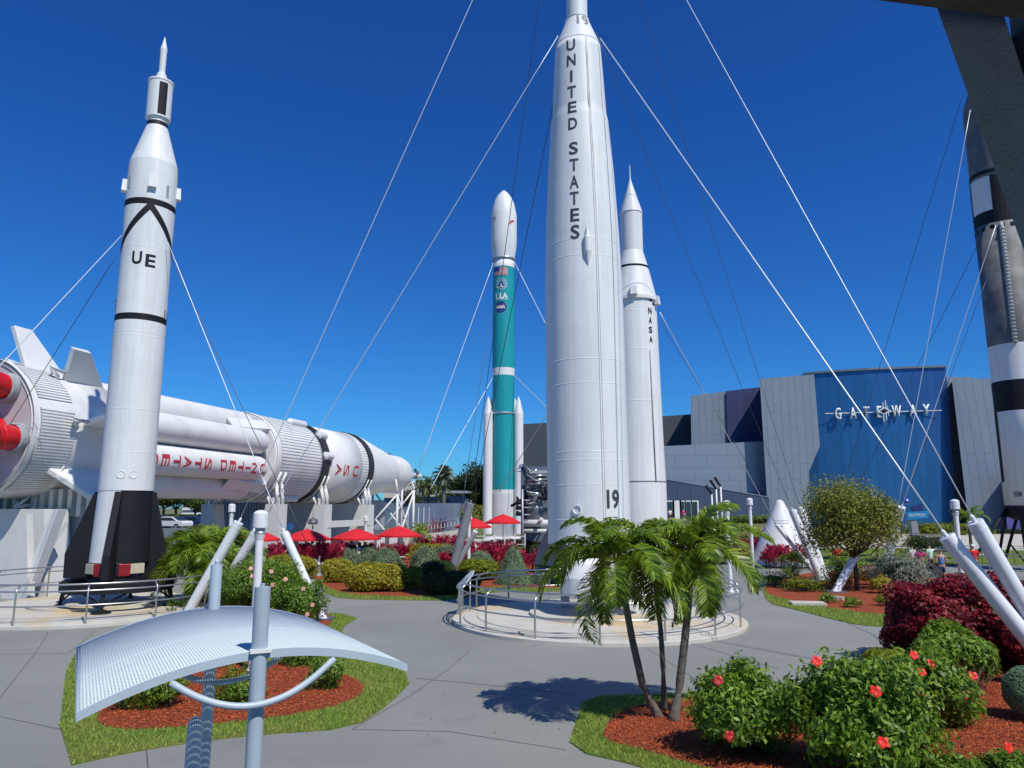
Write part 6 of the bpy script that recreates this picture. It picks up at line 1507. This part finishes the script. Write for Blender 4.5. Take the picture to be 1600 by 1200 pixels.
m = MB(); m.box(((at(650, 0, Yq).x + at(708, 0, Yq).x) / 2, Yq - .1, zof(783, Yq) - .2), (at(708, 0, Yq).x - at(640, 0, Yq).x, .2, 1.0)); m.build("window", GLASS, t)
t = thing("white_roof_hall", "large pale tent like roof rising behind the distant palms", "building", (0, 0, 0)); Yq = 170; m = MB()
ol = [at(600, 768, Yq), at(628, 752, Yq), at(660, 752, Yq), at(700, 768, Yq)]; m.slab([Vector((ol[0].x, Yq, 0))] + ol + [Vector((ol[-1].x, Yq, 0))], (0, 20, 0)); m.build("roof_shell", mat("pale_membrane", (.55, .53, .45), .6, var=.05), t)
t = thing("striped_building", "white building with dark horizontal stripes beyond the parked cars", "building", (0, 0, 0)); Yq = 150
a, b = at(286, 776, Yq), at(352, 776, Yq); m = MB(); m.box(((a.x + b.x) / 2, Yq + 5, 3.4), (b.x - a.x, 10, 6.8)); m.build("wall", WHITE2, t)
m = MB()
for k in range(6): m.box(((a.x + b.x) / 2, Yq - .05, 1.2 + k * 1.0), (b.x - a.x - .2, .1, .35))
m.build("window_band", mat("window_band_glass", (.08, .11, .17), .3), t)

# ================================================================== CARS
def car(x, y, rz, c, lab, name):
    t = thing(name, lab, "car", (x, y, 0), rz, group="cars in the car park"); pm = mat("car_" + c, {"white": (.72, .72, .73), "navy": (.02, .035, .12), "black": (.02, .02, .022), "red": (.45, .03, .02), "silver": (.4, .41, .42)}[c], .25, coat=.6)
    side = [(-2.25, .35), (-2.28, .75), (-2.1, .95), (-1.5, 1.0), (-.75, 1.42), (.55, 1.45), (1.25, 1.02), (2.05, .88), (2.25, .7), (2.25, .35)]
    m = MB(); m.slab([(x_, -.9, z_) for x_, z_ in side], (0, 1.8, 0)); m.build("body", pm, t, bevel=.06)
    m = MB()
    for s in (-.905, .905):
        m.slab([(-1.3, s, 1.0), (-.7, s, 1.34), (.5, s, 1.36), (1.05, s, 1.02)], (0, .01 if s > 0 else -.01, 0))
    m.slab([(-1.5, -.75, 1.03), (-.8, -.75, 1.41), (-.8, .75, 1.41), (-1.5, .75, 1.03)], (-.02, 0, .02)); m.slab([(1.25, -.75, 1.05), (.6, -.75, 1.43), (.6, .75, 1.43), (1.25, .75, 1.05)], (.02, 0, .02)); m.build("window", GLASS, t)
    for x_ in (-1.4, 1.4):
        for s in (-.82, .82):
            m = MB(); m.lathe([(.34, -.11), (.34, .11)], (x_, s, .34), axis=(0, 1, 0), n=20); w = m.build("wheel", BLACK, t); m = MB(); m.lathe([(.2, .0), (.2, .02)], (x_, s + (.11 if s > 0 else -.13), .34), axis=(0, 1, 0), n=14); m.build("rim", STEEL, w)
    for s in (-.6, .6): m = MB(); m.box((2.24, s, .68), (.06, .35, .14)); m.build("headlight", WHITE, t)
for px, Y, rz, c, lab, nm in ((269, 86, R(165), "white", "white coupe parked behind the low slate wall", "parked_car"), (302, 89, R(168), "navy", "dark blue car parked right of the white coupe", "parked_car"), (326, 91, R(175), "black", "black car at the right end, beside the blue grey wall", "parked_car"), (244, 92, R(160), "black", "dark car behind the white coupe's tail", "parked_car"), (272, 108, R(90), "red", "red car in the back row of the car park", "parked_car"), (262, 112, R(85), "silver", "silver car in the back row left of the red one", "parked_car"), (250, 106, R(88), "white", "white car in the back row nearest the black fins", "parked_car")):
    car(at(px, 800, Y).x, Y, rz, c, lab, nm)
    [o for o in col.objects if o.get("label") == lab][0].location.z = 1.46
for c_ in ():
    pass

# ================================================================== UMBRELLAS, TABLES, CHAIRS
UM = mat("red_canvas", (.62, .015, .022), .7, var=.08, vscale=2)
def umbrella(px, Y, r, ztop, lab, drop=.62, rz=0):
    t = thing("red_umbrella", lab, "umbrella", (at(px, 800, Y).x, Y, 0), rz, group="red table umbrellas")
    m = MB(); n = 8; vs = [(0, 0, ztop)]; fs = []
    for ring, (f, dz) in enumerate(((.5, .42), (1.0, 1.0))):
        for k in range(n * 2):
            a = 2 * math.pi * k / (2 * n); sag = 1 if k % 2 == 0 else .965; vs.append((math.cos(a) * r * f * sag, math.sin(a) * r * f * sag, ztop - drop * dz - (0 if k % 2 == 0 else -.015 * f)))
    for k in range(2 * n): fs.append((0, 1 + k, 1 + (k + 1) % (2 * n))); fs.append((1 + k, 1 + 2 * n + k, 1 + 2 * n + (k + 1) % (2 * n), 1 + (k + 1) % (2 * n)))
    o_ = 1 + 2 * n
    for k in range(2 * n): x, y, z = vs[o_ + k]; vs.append((x, y, z - .12))
    for k in range(2 * n): fs.append((o_ + k, o_ + 2 * n + k, o_ + 2 * n + (k + 1) % (2 * n), o_ + (k + 1) % (2 * n)))
    m.add(vs, fs); c = m.build("canopy", UM, t); c.modifiers.new("s", 'SOLIDIFY').thickness = .012
    m = MB(); m.lathe([(.22, 0), (.22, .06), (.03, .08), (.025, ztop + .06)], n=12); m.build("pole", DSTEEL, t)
    m = MB()
    for k in range(n): a = 2 * math.pi * k / n; m.tube([(0, 0, ztop - .03), (math.cos(a) * r * .98, math.sin(a) * r * .98, ztop - drop + .0)], .012, n=4)
    m.build("rib", DSTEEL, t); return t
def table(x, y, lab):
    t = thing("cafe_table", lab, "table", (x, y, 0), group="cafe tables"); m = MB(); m.lathe([(.5, .72), (.5, .75)], n=24); m.build("table_top", WHITE2, t); m = MB(); m.lathe([(.3, 0), (.3, .03), (.04, .05), (.04, .72)], n=12); m.build("leg", DSTEEL, t)
def chair(x, y, rz, lab):
    t = thing("cafe_chair", lab, "chair", (x, y, 0), rz, group="cafe chairs"); cm = mat("chair_grey", (.10, .10, .11), .5)
    m = MB(); m.box((0, 0, .45), (.46, .46, .04)); m.build("seat", cm, t); m = MB(); m.box((0, .23, .72), (.46, .03, .42)); m.build("backrest", cm, t)
    for a in (-.2, .2):
        for b in (-.2, .2): m = MB(); m.bar((a, b, 0), (a, b, .44), .03); m.build("leg", cm, t)
ums = [(404, 49, 1.5, 2.55, "red umbrella leftmost, behind the nearest lamp"), (481, 48, 1.5, 2.62, "red umbrella between leaning post and the round grey lamp"), (558, 49.5, 1.65, 2.6, "red umbrella third from the left, below the lying rocket's pier"), (624, 50.5, 1.5, 2.75, "red umbrella fourth from the left, before the planted island"), (740, 52, 1.25, 3.25, "red umbrella just right of the thick grey post"), (786, 54, 1.3, 3.5, "red umbrella at the teal rocket's foot")]
for i, (px, Y, r_u, zt, lab) in enumerate(ums):
    umbrella(px, Y, r_u, zt, lab, drop=.62 if i < 4 else .58, rz=.2 * i)
tl = ["cafe table under the leftmost red umbrella", "cafe table under the umbrella right of the leaning post", "cafe table under the third red umbrella", "cafe table under the fourth red umbrella", "cafe table under the umbrella by the thick grey post", "cafe table under the umbrella at the teal rocket's foot"]
for (px, Y, *_), l in zip(ums, tl): table(at(px, 800, Y).x + .05, Y - .45, l)
k = 0
for px, Y, l in ((735, 52, "thick grey post umbrella"), (781, 54, "teal rocket umbrella")):
    x = at(px, 800, Y).x
    for j, (dx, dy, rz, w) in enumerate(((-.9, -.6, 1.6, "left"), (.9, -.5, -1.6, "right"), (.1, -1.4, 3.1, "near"))): chair(x + dx, Y + dy, rz, f"dark cafe chair on the {w} side of the table under the {l}")
m = MB(); x0, x1 = at(748, 0, 57).x, at(818, 0, 57).x
t = thing("white_rail_fence", "white rail fence behind the right red umbrellas", "fence", ((x0 + x1) / 2, 57, 0)); w = (x1 - x0) / 2
for z_ in (.6, 1.2, 1.8): m = MB(); m.bar((-w, 0, z_), (w, 0, z_), .05, .08); m.build("rail", WHITE, t)
for q in range(6): m = MB(); m.bar((-w + q * w * .4, 0, 0), (-w + q * w * .4, 0, 2.0), .09); m.build("post", WHITE, t)
# information kiosk and small round sign, tall round lamp
P = at(592, 830, 60); t = thing("notice_board", "grey board with two white notices below the fourth umbrella's left edge", "notice board", (P.x + .8, 60, 0))
m = MB(); m.box((0, 0, 1.0), (2.3, .2, 2.4)); bd = m.build("board", mat("slate_board", (.12, .14, .17), .6), t)
for dx in (-.6, .4): m = MB(); m.box((dx, -.11, 1.25), (.65, .02, 1.2)); m.build("notice", WHITE, bd)
P = at(453, 823, 55); t = thing("round_blue_sign", "small round blue sign on a pole left of the second umbrella", "sign", (P.x, 55, 0)); m = MB(); m.lathe([(.28, 0), (.28, .04)], (0, 0, P.z), axis=(0, -1, 0), n=24); m.build("disc", mat("sign_blue", (.03, .10, .28), .4), t); m = MB(); m.tube([(0, .05, 0), (0, .05, P.z)], .03); m.build("pole", GALV, t)
P = at(489, 815, 53); t = thing("round_lamp", "grey round headed lamp above the second red umbrella", "lamp", (P.x, 53, 0)); m = MB(); m.tube([(0, 0, 0), (0, 0, P.z - .3)], .05); m.tube([(0, 0, P.z - .3), (0, 0, P.z + .9)], .03); m.build("pole", DSTEEL, t); m = MB(); m.lathe([(.05, .38), (.3, .25), (.36, 0), (.3, -.08), (.02, -.1)], (0, 0, P.z - .1), n=20); m.build("lamp_head", DSTEEL, t)
# fountain-like grey pump standing in the mulch
P = G(497, 900); t = thing("grey_pump", "small grey and white pump fitting in the mulch between golden hedges", "pump", P)
m = MB(); m.lathe([(.35, 0), (.33, .1), (.16, .16), (.14, .6), (.2, .66), (.1, .8)], n=20); m.tube([(0, 0, .6), (.25, -.1, .75), (.3, -.1, .5)], .06); m.tube([(0, 0, .7), (-.2, -.1, .95), (-.25, -.1, .6)], .06); m.tube([(0, 0, .8), (.05, 0, 1.15)], .05); m.build("pump_body", GALV, t)

# ================================================================== PEOPLE
SK = mat("skin", (.52, .30, .21), .5, var=.05); SK2 = mat("brown_skin", (.20, .10, .065), .5, var=.05); HAIRD = mat("dark_hair", (.02, .014, .010), .6, var=.2, vscale=30); HAIRB = mat("brown_hair", (.09, .05, .03), .6, var=.2, vscale=30)
def skin_mesh(name, verts, edges, radii, m_, par, sub=1):
    me = bpy.data.meshes.new(name); me.from_pydata(verts, edges, [])
    o = bpy.data.objects.new(name, me); col.objects.link(o); o.modifiers.new("skin", 'SKIN').use_smooth_shade = True
    for i, r in enumerate(radii): sv_ = me.skin_vertices[0].data[i]; sv_.radius = r if isinstance(r, tuple) else (r, r); sv_.use_root = (i == 0)
    s = o.modifiers.new("sub", 'SUBSURF'); s.levels = sub; s.render_levels = sub
    bpy.context.view_layer.update(); dg = bpy.context.evaluated_depsgraph_get(); nm = bpy.data.meshes.new_from_object(o.evaluated_get(dg)); bpy.data.objects.remove(o)
    nm.materials.clear(); nm.materials.append(m_); nm.name = name; return link(bpy.data.objects.new(name, nm), par)
def person(px, py, Y, h, rz, lab, top, bottom, skin=None, hair=HAIRD, lh=(.12, .1), rh=(.12, .1), step=.12, sit=False, longhair=False, cap=None, arml=None, armr=None, wide=1.0, sleeves=True, trousers=False, bag=None):
    P = G(px, py) if Y is None else Vector((at(px, 800, Y).x, Y, 0))
    t = thing("person", lab, "person", P, rz); k = h / 1.72; t.scale = (k, k, k); skin = skin or SK; w = wide
    hip = .92; zf_ = 0
    if sit: hip = .5
    arml = arml or [(-.20 * w, .0, hip + .50), (-.26 * w, .02, hip + .22), (-.25 * w, -.14, hip + .02)]
    armr = armr or [(.20 * w, .0, hip + .50), (.26 * w, .02, hip + .22), (.25 * w, -.14, hip + .02)]
    if sit: legs = [[(-.1, -.02, hip), (-.12, -.42, hip + .02), (-.12, -.45, .07), (-.12, -.60, .04)], [(.1, -.02, hip), (.12, -.42, hip + .02), (.12, -.45, .07), (.12, -.60, .04)]]
    else: legs = [[(-.1 * w, 0, hip - .05), (-.11 * w, -step * .6, .50), (-.11 * w, -step, .08), (-.11 * w, -step - .16, .04)], [(.1 * w, 0, hip - .05), (.11 * w, step * .2, .50), (.11 * w, step * 1.2, .09), (.11 * w, step * 1.2 - .15, .04)]]
    V = [(0, 0, hip), (0, 0, hip + .14), (0, .0, hip + .32), (0, 0, hip + .50), (0, -.01, hip + .60), (0, -.03, hip + .70), (0, -.03, hip + .80)]
    Rr = [(.155 * w, .11), (.135 * w, .10), (.15 * w, .105), (.13 * w, .09), (.055, .055), (.085, .10), (.062, .075)]; E = [(0, 1), (1, 2), (2, 3), (3, 4), (4, 5), (5, 6)]
    for L_ in (arml, armr):
        o = len(V); V += L_; Rr += [.055, .042, .03]; E += [(3, o), (o, o + 1), (o + 1, o + 2)]; hd = (Vector(L_[2]) - Vector(L_[1])).normalized()
        V.append(tuple(Vector(L_[2]) + hd * .10)); Rr.append((.035, .018)); E.append((o + 2, o + 3))
    for L_ in legs: o = len(V); V += L_; Rr += [.088 * w, .058, .042, .038]; E += [(0, o), (o, o + 1), (o + 1, o + 2), (o + 2, o + 3)]
    skin_mesh("body", V, E, Rr, skin, t)
    V = [(0, 0, hip - .02), (0, 0, hip + .16), (0, 0, hip + .34), (0, 0, hip + .50), (0, 0, hip + .545)]; Rr = [(.175 * w, .13), (.155 * w, .12), (.17 * w, .125), (.15 * w, .105), (.075, .07)]; E = [(0, 1), (1, 2), (2, 3), (3, 4)]
    if sleeves:
        for L_ in (arml, armr): o = len(V); V += [L_[0], tuple(Vector(L_[0]).lerp(Vector(L_[1]), .7))]; Rr += [.075, .068]; E += [(3, o), (o, o + 1)]
    skin_mesh("shirt", V, E, Rr, top, t)
    V = [(0, 0, hip + .06), (0, 0, hip - .02)]; Rr = [(.165 * w, .125), (.175 * w, .13)]; E = [(0, 1)]
    for L_ in legs:
        o = len(V); V += [L_[0], tuple(Vector(L_[0]).lerp(Vector(L_[1]), .85))]; Rr += [.11 * w, .088]; E += [(1, o), (o, o + 1)]
        if trousers: V.append(tuple(Vector(L_[1]).lerp(Vector(L_[2]), .9))); Rr.append(.07); E.append((o + 1, o + 2))
    skin_mesh("trousers" if trousers else "shorts", V, E, Rr, bottom, t)
    for L_ in legs: V = [L_[2], L_[3]]; skin_mesh("shoe", [(L_[2][0], L_[2][1] + .03, .05), (L_[3][0], L_[3][1] - .02, .04)], [(0, 1)], [(.05, .05), (.05, .038)], BLACK, t)
    V = [(0, .0, hip + .74), (0, .01, hip + .82)]; Rr = [(.098, .105), (.075, .085)]; E = [(0, 1)]
    if longhair: V += [(0, .07, hip + .62), (0, .09, hip + .48)]; Rr += [(.09, .06), (.10, .05)]; E += [(0, 2), (2, 3)]
    skin_mesh("hair", V, E, Rr, hair, t)
    if cap:
        m = MB(); m.lathe([(.115, 0), (.112, .05), (.085, .10), (.03, .125)], (0, -.01, hip + .78), n=20); m.slab([(-.08, -.08, hip + .785), (.08, -.08, hip + .785), (.05, -.2, hip + .77), (-.05, -.2, hip + .77)], (0, 0, .015)); m.build("cap", cap, t)
    # face: eyes, nose, ears, mouth
    m = MB()
    for s in (-1, 1): m.lathe([(.0, -.012), (.013, 0), (0, .012)], (.033 * s, -.125, hip + .735), n=8)
    m.build("eyes", BLACK, t); m = MB(); m.slab([(-.014, -.125, hip + .70), (.014, -.125, hip + .70), (0, -.155, hip + .705), (0, -.125, hip + .735)], (0, .01, 0)); m.build("nose", skin, t)
    m = MB(); m.box((0, -.122, hip + .668), (.05, .01, .012)); m.build("mouth", mat("lips", (.3, .09, .08), .5), t)
    if bag: m = MB(); m.box((0, .2, hip + .32), (.3, .16, .42), taper=.85); m.build("backpack", bag, t, bevel=.04)
    return t
cl = lambda n, c: mat(n, c, .85, var=.08, vscale=8)
MAG = cl("magenta_cloth", (.45, .01, .16)); MINT = cl("mint_cloth", (.50, .68, .58)); BLU = cl("blue_pattern_cloth", (.10, .20, .50)); REDC = cl("red_cloth", (.60, .02, .03)); TAN = cl("tan_cloth", (.42, .33, .24)); BLK = cl("black_cloth", (.02, .02, .025)); NAV = cl("navy_cloth", (.03, .05, .12)); GREY = cl("grey_cloth", (.25, .25, .26)); WHC = cl("white_cloth", (.7, .7, .7)); CREA = cl("floral_cloth", (.45, .35, .28))
person(1441, 905, None, 1.74, R(185), "person in a magenta top and pale shorts, seen from behind, left of the group", MAG, CREA, longhair=True, wide=1.15)
person(1456, 897, None, 1.72, R(200), "person in a mint shirt and dark shorts pointing one arm to the right", MINT, BLK, armr=None, arml=[(-.20, 0, 1.42), (-.44, -.06, 1.42), (-.66, -.08, 1.44)])
person(1474, 912, None, 1.72, R(170), "person in a blue patterned top stepping beside the black pushchair", BLU, NAV, hair=HAIRB, step=.22, sleeves=False)
person(1525, 903, None, 1.78, R(175), "person in a red shirt and white cap at the right of the group", REDC, BLK, cap=WHC, wide=1.1)
person(1507, 908, None, 1.70, R(150), "person in a white shirt hidden behind the lamp and slanted post", WHC, GREY, skin=SK2, step=.24)
person(1428, 893, None, 1.55, R(190), "person in pale clothes at the group's left behind the tree", WHC, GREY, hair=HAIRB)
person(1310, 900, None, 1.80, R(180), "person in a red top and dark shorts walking left of the tree trunk", REDC, NAV, skin=SK2, step=.2)
# pushchair
P = G(1462, 912); t = thing("pushchair", "black folded pushchair among the people", "pushchair", P, R(20)); m = MB()
m.tube([(-.3, -.4, .1), (.0, .1, .6), (.1, .4, 1.0)], .02); m.tube([(.3, -.4, .1), (.3, .1, .6), (.3, .4, 1.0)], .02); m.build("frame", BLK, t)
m = MB(); m.slab([(-.2, -.3, .35), (-.2, .15, .35), (-.2, .35, .85), (-.2, .05, .95), (-.2, -.25, .6)], (.45, 0, 0)); m.build("seat", BLK, t)
for x in (-.3, .3):
    for y in (-.4, .3): m = MB(); m.lathe([(.12, -.02), (.12, .02)], (x, y, .12), axis=(1, 0, 0), n=16); m.build("wheel", BLACK, t)
for i, (px, Y, h, top, bot, lab) in enumerate(((423, 47, 1.7, NAV, BLK, "person in a dark blue top under the leftmost red umbrella"), (551, 49, 1.8, BLK, BLK, "person in black standing under the third red umbrella, left one"), (563, 48.6, 1.7, WHC, TAN, "person in white top and tan shorts under the third red umbrella"), (571, 49.2, 1.75, BLK, TAN, "person in black top and tan shorts under the third umbrella's right half"), (607, 46, 1.25, BLK, BLK, "small person in black just left of the fourth umbrella's pole"), (632, 88, 1.8, BLK, GREY, "person in black on the ramp beside the white trusses"), (742, 50.5, 1.7, WHC, BLK, "person in white beneath the umbrella by the thick grey post"), (756, 50.8, 1.65, BLK, NAV, "person in black beneath the umbrella by the thick grey post, right one"), (800, 55, 1.7, WHC, GREY, "person in white by the rail fence at the teal rocket's foot"))):
    person(px, 0, Y, h, R(170 + 40 * (i % 3)), lab, top, bot, skin=SK2 if i in (0, 4) else SK, longhair=i in (2, 7))
for px, top, lab in ((1047, WHC, "person in white inside the open entrance doorway"), (1068, MAG, "person in magenta walking before the entrance doors"), (1098, CREA, "person in pale pink on the terrace right of the entrance doors")):
    t = person(px, 0, 112, 1.75, R(180), lab, top, BLK); t.location.z = 1.9
